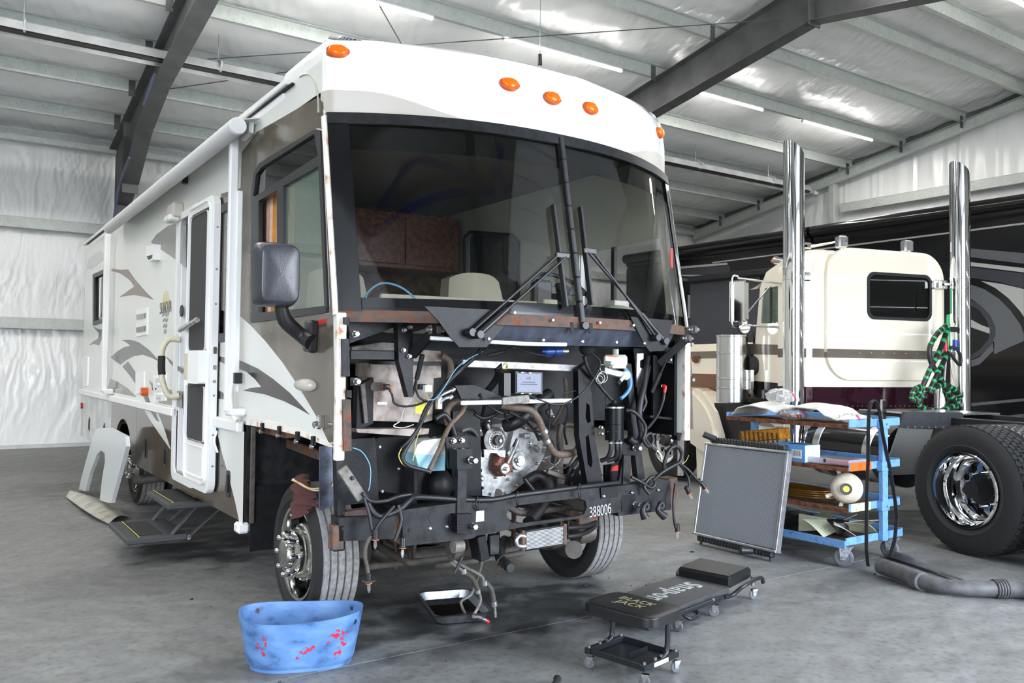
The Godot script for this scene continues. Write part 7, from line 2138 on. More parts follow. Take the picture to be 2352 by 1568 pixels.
func build_loose() -> void:
	build_overhead()
	build_cart()
	build_radiator()
	# ---- blue tub: an oval drum half with a worn print
	var tub := thing("plastic_tub", "scuffed blue oval plastic tub with faded red paint marks", "tub", Vector3(-1.32, 0, -0.25), deg_to_rad(-20.0))
	var oval := func(a: float, y: float, inset: float) -> Vector3:
		var f := y / 0.262
		var rx := lerpf(0.262, 0.312, f) - inset
		var rz := lerpf(0.17, 0.205, f) - inset
		var c := cos(a)
		var s := sin(a)
		var k := 1.0 / pow(pow(absf(c), 2.6) + pow(absf(s), 2.6), 1.0 / 2.6)
		return Vector3(c * k * rx, y + (0.012 * sin(a * 2.0 + 1.0) * f), s * k * rz)
	var tb := MB.new()
	var hole_at := [oval.call(-0.62, 0.222, 0.004), oval.call(-2.35, 0.222, 0.004), oval.call(0.62, 0.215, 0.004)]
	var open_hole := func(p: Vector3) -> bool:
		for h in hole_at:
			if p.distance_to(h) < 0.0135: return true
		return false
	tb.grid(288, 48, func(u: float, v: float):
		var y := 0.262 * v
		return oval.call(-TAU * u, y, 0.02 * pow(1.0 - minf(v * 6.0, 1.0), 2.0)), true, open_hole)
	tb.grid(288, 48, func(u: float, v: float): return oval.call(-TAU * u, lerpf(0.0, 0.262, v), 0.008), false, open_hole)
	for k in 72:
		var a0 := TAU * k / 72.0
		var a1 := TAU * (k + 1) / 72.0
		tb.quad(oval.call(a0, 0.262, 0.0), oval.call(a1, 0.262, 0.0), oval.call(a1, 0.262, 0.008), oval.call(a0, 0.262, 0.008), Vector3.UP)
		tb.flat(Vector3(0, 0.01, 0), oval.call(a0, 0.01, 0.008), oval.call(a1, 0.01, 0.008), Vector3.UP)
	tub_material()
	put(tb, "tub_wall", M.tub_blue, tub)
	# ---- drain pan with oil
	var pan := thing("drain_pan", "shallow steel pan holding black used oil under the bumper", "pan", Vector3(-0.22, 0, -0.58), deg_to_rad(-16.5))
	var pb := MB.new()
	var ring := func(hx: float, hz: float, y: float, r: float) -> Array: return rect(-hx, -hz, hx, hz, r, 5).map(func(q): return Vector3(q.x, y, q.y))
	var lv := [ring.call(0.135, 0.235, 0.0, 0.05), ring.call(0.15, 0.25, 0.012, 0.05), ring.call(0.165, 0.268, 0.062, 0.05), ring.call(0.182, 0.285, 0.065, 0.03), ring.call(0.182, 0.285, 0.062, 0.03)]
	for k in lv.size() - 1:
		var nnn: int = lv[k].size()
		for i in nnn:
			var a: Vector3 = lv[k][i]
			var b2: Vector3 = lv[k][(i + 1) % nnn]
			var c: Vector3 = lv[k + 1][(i + 1) % nnn]
			var d: Vector3 = lv[k + 1][i]
			pb.quad(a, b2, c, d, Vector3(-a.x, 0.1, -a.z).normalized() if k < 2 else Vector3.UP)
	for i in lv[0].size(): pb.flat(Vector3.ZERO + Vector3(0, 0.001, 0), lv[0][i], lv[0][(i + 1) % lv[0].size()], Vector3.UP)
	put(pb, "pan_shell", M.pan_steel, pan)
	slab("oil_pool", M.used_oil, pan, rect(-0.148, -0.245, 0.148, 0.245, 0.05), 0.014, Transform3D(Basis(Vector3(1, 0, 0), Vector3(0, 0, -1), Vector3(0, 1, 0)), Vector3(0, 0.004, 0)))
	build_creeper()
	build_seat()
	# ---- shop exhaust hose on the floor
	var eh := thing("exhaust_hose", "grey ribbed exhaust hose lying on the floor by the cart", "hose", Vector3(3.0, 0, 0.8))
	var o := Vector3(3.0, 0, 0.8)
	var hp := [fl(2022, 1300, 0.07), fl(2060, 1312, 0.07), fl(2110, 1332, 0.065), fl(2180, 1347, 0.06), fl(2260, 1352, 0.06), fl(2310, 1352, 0.06), fl(2380, 1360, 0.06), fl(2480, 1390, 0.06)]
	hose("hose_tube", M.floor_hose, eh, hp.map(func(p): return p - o), [0.055, 0.06, 0.055, 0.05, 0.052, 0.056, 0.055, 0.055], 18, 6)
	for q in [[1, 2, 0.85, 1.15], [4, 5, 0.5, 1.0]]:
		for k in 5:
			var f: float = lerpf(q[2], q[3], k / 4.0)
			var p: Vector3 = (hp[q[0]] as Vector3).lerp(hp[q[1]], f)
			var d: Vector3 = (hp[q[1]] - hp[q[0]]).normalized()
			var rb := MB.new()
			rb.cyl(p - o - d * 0.007, p - o + d * 0.007, 0.066, 24, -1.0, 0.004)
			put(rb, "hose_rib", M.floor_hose, eh)
	var sk := MB.new()
	sk.shell(20, 5, func(u: float, v: float):
		var a: Vector3 = fl(lerpf(2030, 2230, u), lerpf(1285, 1350, u) - 10.0, 0.02)
		var b3: Vector3 = fl(lerpf(2070, 2240, u), lerpf(1278, 1345, u) - 2.0, 0.02)
		var p := a.lerp(b3, v)
		return p - o + Vector3(0, 0.05 * sin(v * 3.0) * (0.6 + 0.4 * sin(u * 9.0)) * (1.0 - u), 0), Vector3(0, 0.004, 0))
	put(sk, "torn_sleeve", M.floor_hose, eh)
	# ---- body panels leaning by the rear wheel
	var fp := thing("fender_panel", "white arched fender panel leaning beside the rear wheel", "panel", Vector3(-1.5, 0, -5.9))
	var fo := Vector3(-1.5, 0, -5.9)
	var poly := sds([181, 1124, 186, 1100, 205, 1030, 217, 990, 222, 983, 250, 982, 288, 1002, 290, 1025, 255, 1155, 240, 1152, 229, 1148, 234, 1100, 241, 1060, 240, 1040, 232, 1034, 222, 1045, 205, 1090, 196, 1128], -1.5)
	slab("panel_face", M.panel_white, fp, poly.map(func(q): return q - Vector2(fo.z, 0)), -0.035, Transform3D(Basis(Vector3(0, 0, 1), Vector3(0, 1, 0), Vector3(-1, 0, 0)), Vector3(0, 0, 0)))
	var pts := thing("skirt_strip", "tan curved lower skirt strip lying on the floor by the steps", "panel", Vector3(-1.5, 0, -5.8))
	var so := Vector3(-1.5, 0, -5.8)
	var ss := MB.new()
	ss.shell(20, 5, func(u: float, v: float):
		var a: Vector3 = fl(lerpf(152, 250, u), lerpf(1140, 1200, u) + 12.0 * sin(u * 3.0), 0.02)
		var b4: Vector3 = fl(lerpf(172, 300, u), lerpf(1133, 1188, u) - 6.0 * sin(u * 3.0), 0.02)
		return a.lerp(b4, v) - so + Vector3(0, 0.05 * sin(v * PI) + 0.03 * sin(u * PI), 0), Vector3(0, -0.006, 0))
	put(ss, "strip_face", M.panel_tan, pts)
	# ---- rag over the front tyre
	var rg := thing("rag", "crumpled maroon rag hanging over the front tyre", "rag", sd(702, 1135, -1.14))
	var ro := rg.position
	var rb2 := MB.new()
	var nz := FastNoiseLite.new()
	nz.seed = 5
	nz.frequency = 1.0
	rb2.shell(22, 22, func(u: float, v: float):
		var w := nz.get_noise_2d(u * 6.0, v * 2.5)
		var w2 := nz.get_noise_2d(u * 13.0 + 9.0, v * 5.0)
		var out := 0.035 * sin(u * 11.0) * (0.4 + v) + 0.05 * w + 0.015 * w2
		return Vector3(-0.02 - out - 0.02 * v, lerpf(0.07 + 0.05 * sin(u * 4.0), -0.08 - 0.05 * sin(u * 5.0 + 1.0), v), lerpf(-0.11, 0.16, u) * (1.0 - 0.25 * v) + 0.08 * v), Vector3(0.006, 0, 0))
	put(rb2, "cloth", M.rag, rg)
	# ---- small things on the floor
	var hn := thing("tool_handle", "black rounded handle lying at the edge of the floor", "tool", fl(1280, 1562, 0.02))
	hose("grip", M.black_rubber, hn, [Vector3(-0.09, -0.0, 0.06), Vector3(-0.03, 0.005, 0.03), Vector3(0.0, 0.008, 0.0)], [0.012, 0.016, 0.02], 10)
	var k2 := 0
	for q in [[1345, 1345, 0.02], [1318, 1326, 0.012], [1398, 1328, 0.008], [440, 1377, 0.014], [484, 1393, 0.007], [1332, 1384, 0.01], [1314, 1437, 0.009], [1450, 1345, 0.008], [1150, 1462, 0.006], [1025, 1519, 0.008], [590, 1532, 0.007], [642, 1567, 0.01], [1180, 1370, 0.008], [1590, 1268, 0.02], [2010, 1320, 0.015]]:
		var p := fl(q[0], q[1], 0.0)
		var deb := thing("grit", "tiny dark crumb of dirt on the concrete floor", "debris", p, 0.7 * k2, "crumbs of dirt on the floor")
		var r: float = q[2]
		var gb := MB.new()
		gb.box(Vector3(0, r * 0.3, 0), Vector3(r * 1.4, r * 0.6, r), Basis(Vector3(0.3, 1, 0.2).normalized(), k2), r * 0.2)
		put(gb, "crumb", M.litter, deb)
		k2 += 1

func tub_material() -> void:
	var n1 := FastNoiseLite.new()
	n1.seed = 21
	n1.frequency = 0.012
	n1.fractal_octaves = 5
	var n2 := FastNoiseLite.new()
	n2.seed = 22
	n2.frequency = 0.07
	n2.fractal_octaves = 3
	var w := 768
	var h := 128
	var img := Image.create(w, h, false, Image.FORMAT_RGB8)
	# flakes of red print, by (u of the turn, height, size)
	var marks := [[0.842, 0.68, 0.014, 0.07], [0.858, 0.62, 0.012, 0.09], [0.866, 0.5, 0.009, 0.12], [0.858, 0.36, 0.009, 0.08], [0.845, 0.27, 0.008, 0.05], [0.82, 0.6, 0.004, 0.06], [0.77, 0.5, 0.012, 0.06], [0.755, 0.43, 0.01, 0.05], [0.738, 0.3, 0.004, 0.04], [0.655, 0.66, 0.004, 0.16], [0.632, 0.55, 0.005, 0.1], [0.645, 0.4, 0.006, 0.1]]
	for j in h:
		for i in w:
			var a := n1.get_noise_2d(i, j * 1.6)
			var b := n2.get_noise_2d(i, j)
			var c := Color(0.29, 0.44, 0.64).lerp(Color(0.4, 0.55, 0.73), clampf(a * 1.1 + 0.5, 0, 1))
			c = c.lerp(Color(0.2, 0.26, 0.34), clampf((-a - 0.3) * 1.6 + b * 0.35, 0.0, 0.5))
			var u := float(i) / w
			var v := float(j) / h
			for m in marks:
				var du: float = (u - m[0]) / m[2]
				var dv: float = (v - m[1]) / m[3]
				if du * du + dv * dv < 1.0 + b * 1.6 and b > -0.12 + 0.25 * (du * du + dv * dv): c = Color(0.78, 0.12, 0.2)
			img.set_pixel(i, j, c)
	M.tub_blue = mat("tub_blue", Color(1, 1, 1), 0.5)
	M.tub_blue.albedo_texture = ImageTexture.create_from_image(img)
	M.tub_blue.uv1_scale = Vector3(1, 1, 1)

func build_overhead() -> void:
	var ht := thing("tube_heater", "long radiant tube heater with bright reflector under the roof", "heater", Vector3(4.3, 5.9, -8.7))
	var rb := MB.new()
	rb.ext([Vector2(-0.2, -0.08), Vector2(-0.12, 0.05), Vector2(-0.04, 0.09), Vector2(0.04, 0.09), Vector2(0.12, 0.05), Vector2(0.2, -0.08), Vector2(0.195, -0.085), Vector2(0.115, 0.04), Vector2(0.04, 0.08), Vector2(-0.04, 0.08), Vector2(-0.115, 0.04), Vector2(-0.195, -0.085)], 20.0, Transform3D(Basis(Vector3(0, 0, -1), Vector3(0, 1, 0), Vector3(1, 0, 0)), Vector3(-10.0, 0, 0)))
	put(rb, "reflector", M.heater_steel, ht)
	rod("burner_tube", M.tube_dark, ht, Vector3(-10.0, -0.04, 0), Vector3(10.1, -0.04, 0), 0.05, 20)
	rod("pipe_end", M.heater_steel, ht, Vector3(10.1, -0.04, 0), Vector3(10.45, -0.05, 0), 0.035)
	rod("pipe_cap", M.trim_white, ht, Vector3(10.3, -0.05, 0), Vector3(10.42, -0.05, 0), 0.05)
	for x in [-6.4, -3.9, -0.5, 4.0, 6.2, 8.6]:
		hose("hanger_chain", M.chain, ht, [Vector3(x, 0.08, 0), Vector3(x, 0.55, 0)], 0.006, 6, 1)
		bx("hanger_clip", M.heater_steel, ht, Vector3(x, 0.02, 0.1), Vector3(0.03, 0.16, 0.2), Basis(Vector3.RIGHT, 0.5))
	# a blue fan hung under the roof over the doorway, which the windscreen mirrors
	var hf := thing("hanging_fan", "blue round wire-guard fan hung near the doorway, mirrored in the windscreen", "fan", Vector3(0.72, 5.2, 4.0))
	var aim := (Vector3(-0.41, 2.6, 0.18) - hf.position).normalized()
	var sxx := Vector3.UP.cross(aim).normalized()
	var fx := Basis(sxx, aim.cross(sxx), aim)
	for k in 7:
		var lp := []
		var r := 0.07 + 0.045 * k
		for i in 25: lp.append(fx * Vector3(r * cos(TAU * i / 24.0), r * sin(TAU * i / 24.0), 0.05 - 0.01 * k * k * 0.3))
		hose("guard_ring", M.truss_blue, hf, lp, 0.006, 6, 1)
	for k in 3:
		var w := TAU * k / 3.0
		var bl := MB.new()
		var tf := Transform3D(fx * Basis(Vector3.BACK, w), Vector3.ZERO)
		bl.shell(6, 4, func(u: float, v: float): return tf * Vector3(0.05 + 0.25 * u, (v - 0.5) * (0.1 + 0.1 * u), 0.04 * (v - 0.5) - 0.03), Vector3(0, 0, 0.004))
		put(bl, "fan_blade", M.truss_blue, hf)
	rod("fan_motor", M.truss_blue, hf, fx * Vector3(0, 0, -0.15), fx * Vector3(0, 0, 0.05), 0.08, 20)
	rod("fan_stem", M.truss_blue, hf, Vector3(0, 0.0, 0.1), Vector3(0, 0.55, 0.1), 0.025)
	var cg := thing("cord_grip", "black cord grip hanging on a thin wire above the cap", "cable", fr(1240, 137, -5.2))
	hose("wire", M.chain, cg, [Vector3(0, 1.0, 0), Vector3(0, 0.06, 0)], 0.005, 6, 1)
	rod("grip_body", M.black_plastic, cg, Vector3(0, -0.075, 0), Vector3(0, 0.075, 0), 0.032, 16, 0.026)
	hose("hook", M.bolt, cg, [Vector3(0, -0.07, 0), Vector3(0, -0.16, 0), Vector3(0.03, -0.19, 0), Vector3(0.05, -0.17, 0)], 0.008)
	var bc := get_node("ceiling")
	hose("cable", M.blue_steel, bc, [sd(355, 170, -0.45), sd(343, 205, -0.45), sd(330, 240, -0.45)], 0.022)
	hose("cable", M.blue_steel, bc, [sd(297, 362, -0.45), sd(283, 400, -0.45), sd(272, 440, -0.45), sd(262, 500, -0.45)], 0.022)

func build_cart() -> void:
	var x0 := 2.93
	var x1 := 3.62
	var z0 := -1.16
	var z1 := 0.06
	var o := Vector3((x0 + x1) / 2, 0, (z0 + z1) / 2)
	var ct := thing("parts_cart", "blue four-shelf parts cart on castors, loaded with removed parts", "cart", o)
	var hx := (x1 - x0) / 2
	var hz := (z1 - z0) / 2
	var n := 0
	for y in [0.2, 0.455, 0.77, 1.105]:
		var sh := part("shelf", ct)
		var w := hx if n > 0 else hx + 0.04
		bx("shelf_board", M.cart_wood, sh, Vector3(0, y - 0.012, 0), Vector3(w * 2, 0.022, hz * 2))
		bx("board_edge", M.cart_edge if n > 0 else M.cart_blue, sh, Vector3(-w - 0.004, y - 0.012, 0), Vector3(0.012, 0.034 if n > 0 else 0.06, hz * 2))
		bx("back_lip", M.cart_blue, sh, Vector3(w, y + 0.012, 0), Vector3(0.012, 0.07, hz * 2))
		bx("end_lip", M.cart_blue, sh, Vector3(0.0, y + 0.01, hz), Vector3(w * 2, 0.06, 0.014))
		bx("end_lip", M.cart_blue, sh, Vector3(0, y + 0.01, -hz), Vector3(w * 2, 0.06, 0.014))
		if n == 2: bx("tape", M.orange_tape, sh, Vector3(-0.2, y + 0.01, hz + 0.009), Vector3(0.28, 0.064, 0.004))
		if n == 1: bx("tape", M.faded_tape, sh, Vector3(-0.2, y + 0.01, hz + 0.009), Vector3(0.26, 0.064, 0.004))
		n += 1
	for z in [hz + 0.03, -hz - 0.03]:
		bx("post", M.cart_blue, ct, Vector3(0.07, 0.66, z), Vector3(0.07, 0.96, 0.045), Basis(), 0.006)
		for y in [0.455, 0.77, 1.105]:
			bx("post_collar", M.cart_blue, ct, Vector3(0.07, y, z), Vector3(0.1, 0.08, 0.055), Basis(), 0.006)
			rod("collar_bolt", M.bolt, ct, Vector3(0.07, y, z + 0.027), Vector3(0.07, y, z + 0.034), 0.01, 8)
	bx("post_cap", M.chrome, ct, Vector3(0.07, 1.2, hz + 0.03), Vector3(0.05, 0.2, 0.03), Basis(), 0.012)
	for x in [-hx + 0.02, hx - 0.04]:
		for z in [hz - 0.06, -hz + 0.06]:
			castor(ct, Vector3(x, 0, z), 0.075, 0.5 if x < 0 else 0.2, M.castor_rubber, M.castor_hub)
	# belt over the post
	var bt := thing("drive_belt", "long black drive belt hung over the cart's end post", "belt", Vector3(3.35, 0, 0.14))
	var bo := bt.position
	var bpth := []
	for q in [[1994, 1300], [1990, 1260], [1990, 1200], [1991, 1130], [1994, 1060], [1994, 1000], [1996, 945], [2000, 925], [2007, 918], [2015, 925], [2020, 945], [2028, 1000], [2045, 1080], [2056, 1150], [2060, 1190], [2055, 1240], [2043, 1280]]: bpth.append(fr(q[0], q[1], 0.13) - bo)
	var bb := MB.new()
	for k in bpth.size() - 1: bb.beam(bpth[k], bpth[k + 1], 0.03, 0.006, (bpth[k + 1] - bpth[k]).cross(Vector3(0, 0, 1)).normalized(), 0.001)
	put(bb, "belt_band", M.black_rubber, bt)
	# ---- on the cart
	var pw := thing("fibreglass_panel", "white moulded fibreglass panel lying across the cart's top shelf", "panel", Vector3(3.2, 1.115, -0.61))
	var pf := MB.new()
	var wav := [[0.0, 0.0], [0.08, 0.09], [0.2, 0.12], [0.34, 0.1], [0.46, 0.055], [0.52, 0.1], [0.66, 0.13], [0.82, 0.12], [0.92, 0.05], [1.0, 0.02]]
	pf.shell(60, 10, func(u: float, v: float):
		var k := 0
		while k < wav.size() - 2 and u > wav[k + 1][0]: k += 1
		var f: float = (u - wav[k][0]) / (wav[k + 1][0] - wav[k][0])
		var h: float = lerpf(wav[k][1], wav[k + 1][1], smoothstep(0.0, 1.0, f))
		return Vector3(lerpf(-0.25, 0.22, v), h * (0.75 + 0.25 * sin(v * PI)) + 0.012, lerpf(-0.52, 0.55, u)), Vector3(0, -0.008, 0))
	put(pf, "moulding", M.fibreglass, pw)
	for q in [["clear plastic parts bag with a red seal at the shelf corner", Vector3(3.03, 1.117, 0.0), 0.07], ["clear plastic bag of copper fittings tucked under the panel", Vector3(2.99, 1.108, -0.5), 0.1], ["crumpled clear bag lying on top of the white panel", Vector3(3.15, 1.235, -0.75), 0.12]]:
		var bg := thing("plastic_bag", q[0], "bag", q[1])
		var gb := MB.new()
		var nz := FastNoiseLite.new()
		nz.seed = int(q[2] * 1000)
		nz.frequency = 9.0
		gb.grid(24, 14, func(u: float, v: float):
			var a := TAU * u
			var b := PI * (v - 0.5)
			var d := Vector3(cos(a) * cos(b), sin(b), sin(a) * cos(b))
			var r: float = q[2] * (1.0 + 0.3 * nz.get_noise_3d(d.x, d.y, d.z))
			return Vector3(d.x * r, maxf(0.0, 0.5 * r + d.y * r * 0.5), d.z * r * 1.1), true)
		put(gb, "film", M.bag, bg)
		hose("red_seal", M.magenta, bg, [Vector3(q[2] * 0.3, 0.03, q[2] * 1.1), Vector3(q[2] * 0.1, q[2] * 0.5, q[2] * 1.2), Vector3(-q[2] * 0.1, q[2] * 0.9, q[2] * 0.9)], 0.006, 6)
		if is_equal_approx(q[2], 0.1):
			for k in 4: bx("fitting", M.copper_part, bg, Vector3(-0.04, 0.04, -0.06 + 0.05 * k), Vector3(0.03, 0.03, 0.04), Basis(Vector3.UP, k))
	var af := thing("air_filter", "dirty yellow pleated air filter on the cart's second shelf", "filter", Vector3(3.1, 0.955, -0.88), 0.1)
	bx("filter_body", M.filter_yellow, af, Vector3(0, 0.0, 0.0), Vector3(0.16, 0.1, 0.42), Basis(Vector3.RIGHT, -0.14), 0.01)
	for k in 9: bx("pleat", M.filter_dirt, af, Vector3(-0.082, -0.01 - 0.004, -0.19 + 0.046 * k), Vector3(0.006, 0.09, 0.018), Basis(Vector3.RIGHT, -0.14))
	var hb := thing("air_box", "black ribbed filter housing with red clips under the yellow filter", "housing", Vector3(3.12, 0.772, -0.9))
	bx("box_body", M.black_plastic, hb, Vector3(0, 0.05, 0), Vector3(0.26, 0.1, 0.44), Basis(), 0.02)
	for k in 6: bx("box_rib", M.black_plastic, hb, Vector3(-0.135, 0.05, -0.2 + 0.08 * k), Vector3(0.012, 0.1, 0.012))
	for z in [-0.2, 0.02, 0.2]: bx("red_clip", M.wire_red, hb, Vector3(-0.14, 0.095, z), Vector3(0.02, 0.012, 0.07))
	var cx := thing("tissue_box", "blue cardboard box of bags with an oval opening on the second shelf", "box", Vector3(3.06, 0.772, -0.51))
	var lie := Basis(Vector3(1, 0, 0), Vector3(0, 0, -1), Vector3(0, 1, 0))
	slab("carton", M.carton_blue, cx, rect(-0.1, -0.15, 0.1, 0.15), 0.138, Transform3D(lie, Vector3.ZERO), [rect(-0.097, -0.147, 0.097, 0.147)])
	slab("carton_top", M.carton_blue, cx, rect(-0.1, -0.15, 0.1, 0.15), 0.002, Transform3D(lie, Vector3(0, 0.138, 0)), [disc(Vector2.ZERO, 0.06, 20, 1.5)])
	slab("carton_floor", M.carton_pale, cx, rect(-0.098, -0.148, 0.098, 0.148), 0.003, Transform3D(lie, Vector3.ZERO))
	slab("bag_roll", M.label_white, cx, rect(-0.08, -0.13, 0.08, 0.13, 0.03), 0.08, Transform3D(lie, Vector3(0, 0.003, 0)))
	bx("carton_face", M.carton_pale, cx, Vector3(0.0, 0.07, 0.151), Vector3(0.196, 0.136, 0.002))
	bx("barcode_label", M.label_white, cx, Vector3(-0.101, 0.065, 0.07), Vector3(0.002, 0.07, 0.1))
	for k in 10: bx("barcode_bar", M.ink, cx, Vector3(-0.1022, 0.07, 0.032 + 0.0085 * k), Vector3(0.001, 0.045, 0.002 + 0.0015 * (k % 3)))
	var side := Basis(Vector3(0, 0, 1), Vector3(0, 1, 0), Vector3(-1, 0, 0))
	lettering("amazonbasics", M.label_white, cx, Transform3D(side, Vector3(-0.1015, 0.115, -0.085)), 0.014, 0.08)
	lettering("n bags", M.label_white, cx, Transform3D(side, Vector3(-0.1015, 0.055, -0.07)), 0.024, 0.07)
	var og := thing("organiser_case", "clear flat organiser case with magenta contents on the second shelf", "case", Vector3(3.12, 0.775, -0.165))
	bx("case_body", M.case_clear, og, Vector3(0, 0.025, 0), Vector3(0.26, 0.05, 0.38), Basis(), 0.01)
	bx("case_insert", M.magenta, og, Vector3(-0.04, 0.018, 0.07), Vector3(0.16, 0.026, 0.2), Basis(), 0.01)
	bx("case_latch", M.black_plastic, og, Vector3(-0.132, 0.03, -0.03), Vector3(0.008, 0.03, 0.02))
	var tk := thing("coolant_tank", "round tan coolant tank with black cap on the third shelf", "tank", Vector3(3.08, 0.47, -0.06))
	var face := Vector3(-0.75, 0.15, 0.6).normalized()
	var sdv := Vector3.UP.cross(face).normalized()
	var tx := Transform3D(Basis(sdv, face, sdv.cross(face)), Vector3(0, 0.125, 0))
	var tb := MB.new()
	tb.lathe([Vector2(0, -0.07), Vector2(0.09, -0.065), Vector2(0.118, -0.04), Vector2(0.124, 0.0), Vector2(0.118, 0.035), Vector2(0.09, 0.06), Vector2(0.05, 0.072), Vector2(0, 0.074)], tx, 36, 0.0, TAU, 1.2)
	put(tb, "tank_shell", M.tank_tan, tk)
	var cbm := MB.new()
	cbm.lathe([Vector2(0.04, 0.06), Vector2(0.046, 0.07), Vector2(0.044, 0.092), Vector2(0, 0.094)], tx.translated_local(Vector3(-0.01, 0, 0.01)), 24)
	put(cbm, "tank_cap", M.black_plastic, tk)
	var lbm := MB.new()
	lbm.lathe([Vector2(0.024, 0.0945), Vector2(0.0, 0.0955)], tx.translated_local(Vector3(-0.01, 0, 0.01)), 20)
	put(lbm, "cap_label", M.label_yellow, tk)
	for a in [2.0, 3.6, 4.4]:
		var eb := MB.new()
		var dir := tx.basis * Vector3(cos(a), 0, -sin(a))
		eb.beam(tx.origin + dir * 0.11, tx.origin + dir * 0.175, 0.03, 0.012, face)
		put(eb, "mount_ear", M.tank_tan, tk)
	var hs := thing("hose_coil", "amber hose coil lying on the third shelf", "hose", Vector3(3.25, 0.46, -0.65))
	for k in 4:
		var lp := []
		for i in 25: lp.append(Vector3((0.2 - 0.01 * k) * cos(TAU * i / 24.0), 0.012 + 0.016 * k, (0.36 - 0.015 * k) * sin(TAU * i / 24.0)))
		hose("coil_turn", M.hose_amber, hs, lp, 0.008, 8, 2)
	var fn := thing("engine_fan", "ivory engine fan lying flat on the bottom shelf", "fan", Vector3(3.22, 0.205, -0.24), 0.4)
	rod("fan_hub", M.tank_black, fn, Vector3(0, 0.0, 0), Vector3(0, 0.09, 0), 0.09, 24)
	for k in 7:
		var w := TAU * k / 7.0
		var fb := MB.new()
		var tf := Transform3D(Basis(Vector3.UP, w), Vector3(0, 0.055, 0))
		fb.shell(8, 6, func(u: float, v: float): return tf * Vector3(0.08 + 0.22 * u, 0.055 * (v - 0.5) * 2.0 * (0.7 + 0.3 * u) + 0.012 * sin(v * PI), (v - 0.5) * (0.1 + 0.1 * u)), Vector3(0, 0.004, 0))
		put(fb, "fan_blade", M.fan_ivory, fn)
	var sh2 := thing("fan_shroud", "black stepped plastic shroud on the bottom shelf behind the fan", "shroud", Vector3(3.2, 0.205, -0.84))
	for k in 5: bx("shroud_step", M.tank_black, sh2, Vector3(0.0, 0.07 - 0.006 * k, -0.34 + 0.13 * k), Vector3(0.4, 0.13 - 0.012 * k, 0.12), Basis(Vector3.RIGHT, 0.12), 0.006)

func build_radiator() -> void:
	var lean := atan2(0.15, 0.78)
	var rd := thing("radiator", "large aluminium radiator with black end tanks leaning on the cart", "radiator", Vector3(2.62, 0.0, -0.8))
	# local frame: X along the core (world z), Y up the lean, Z towards -x
	var yv := Vector3(sin(lean), cos(lean), 0)
	var xv := Vector3(0, 0, 1)
	var xf := Transform3D(Basis(xv, yv, xv.cross(yv)), Vector3(0, 0.02, 0))
	var w := 0.42
	slab("core_backing", M.fin_dark, rd, rect(-w, 0.08, w, 0.84), 0.03, xf)
	for k in 88:
		var fb := MB.new()
		var x := lerpf(-w + 0.006, w - 0.006, k / 87.0)
		fb.box(xf * Vector3(x, 0.46, 0.031), Vector3(0.0045, 0.755, 0.006), xf.basis, 0.001)
		put(fb, "core_tube", M.fin_grey, rd)
	for s in [-1.0, 1.0]:
		var sb := MB.new()
		sb.box(xf * Vector3(s * (w + 0.012), 0.46, 0.01), Vector3(0.026, 0.8, 0.06), xf.basis, 0.004)
		put(sb, "side_channel", M.alu, rd)
	for y in [0.065, 0.855]:
		var hb := MB.new()
		hb.box(xf * Vector3(0, y, 0.01), Vector3(w * 2 + 0.05, 0.02, 0.075), xf.basis, 0.004)
		put(hb, "header_strip", M.alu, rd)
		var tb := MB.new()
		tb.box(xf * Vector3(0, y + (0.035 if y > 0.5 else -0.03), 0.005), Vector3(w * 2 - 0.04, 0.05, 0.06), xf.basis, 0.02)
		put(tb, "end_tank", M.tank_black, rd)
		for k in 22:
			var rb := MB.new()
			rb.box(xf * Vector3(lerpf(-w + 0.05, w - 0.1, k / 21.0), y + (0.035 if y > 0.5 else -0.03), 0.005), Vector3(0.008, 0.056, 0.07), xf.basis, 0.002)
			put(rb, "tank_rib", M.tank_black, rd)
	rod("inlet", M.tank_black, rd, xf * Vector3(-w + 0.08, 0.9, 0.02), xf * Vector3(-w + 0.0, 0.93, 0.1), 0.028, 20)
	rod("outlet", M.tank_black, rd, xf * Vector3(w - 0.22, 0.03, 0.03), xf * Vector3(w - 0.26, 0.02, 0.12), 0.03, 20)
	rod("outlet_bore", M.tank_black, rd, xf * Vector3(w - 0.26, 0.02, 0.12), xf * Vector3(w - 0.261, 0.02, 0.123), 0.024, 18)
	for x in [-w + 0.06, w - 0.04]: rod("mount_pin", M.tank_black, rd, xf * Vector3(x, 0.01, 0.01), xf * Vector3(x, -0.018, 0.01), 0.012)

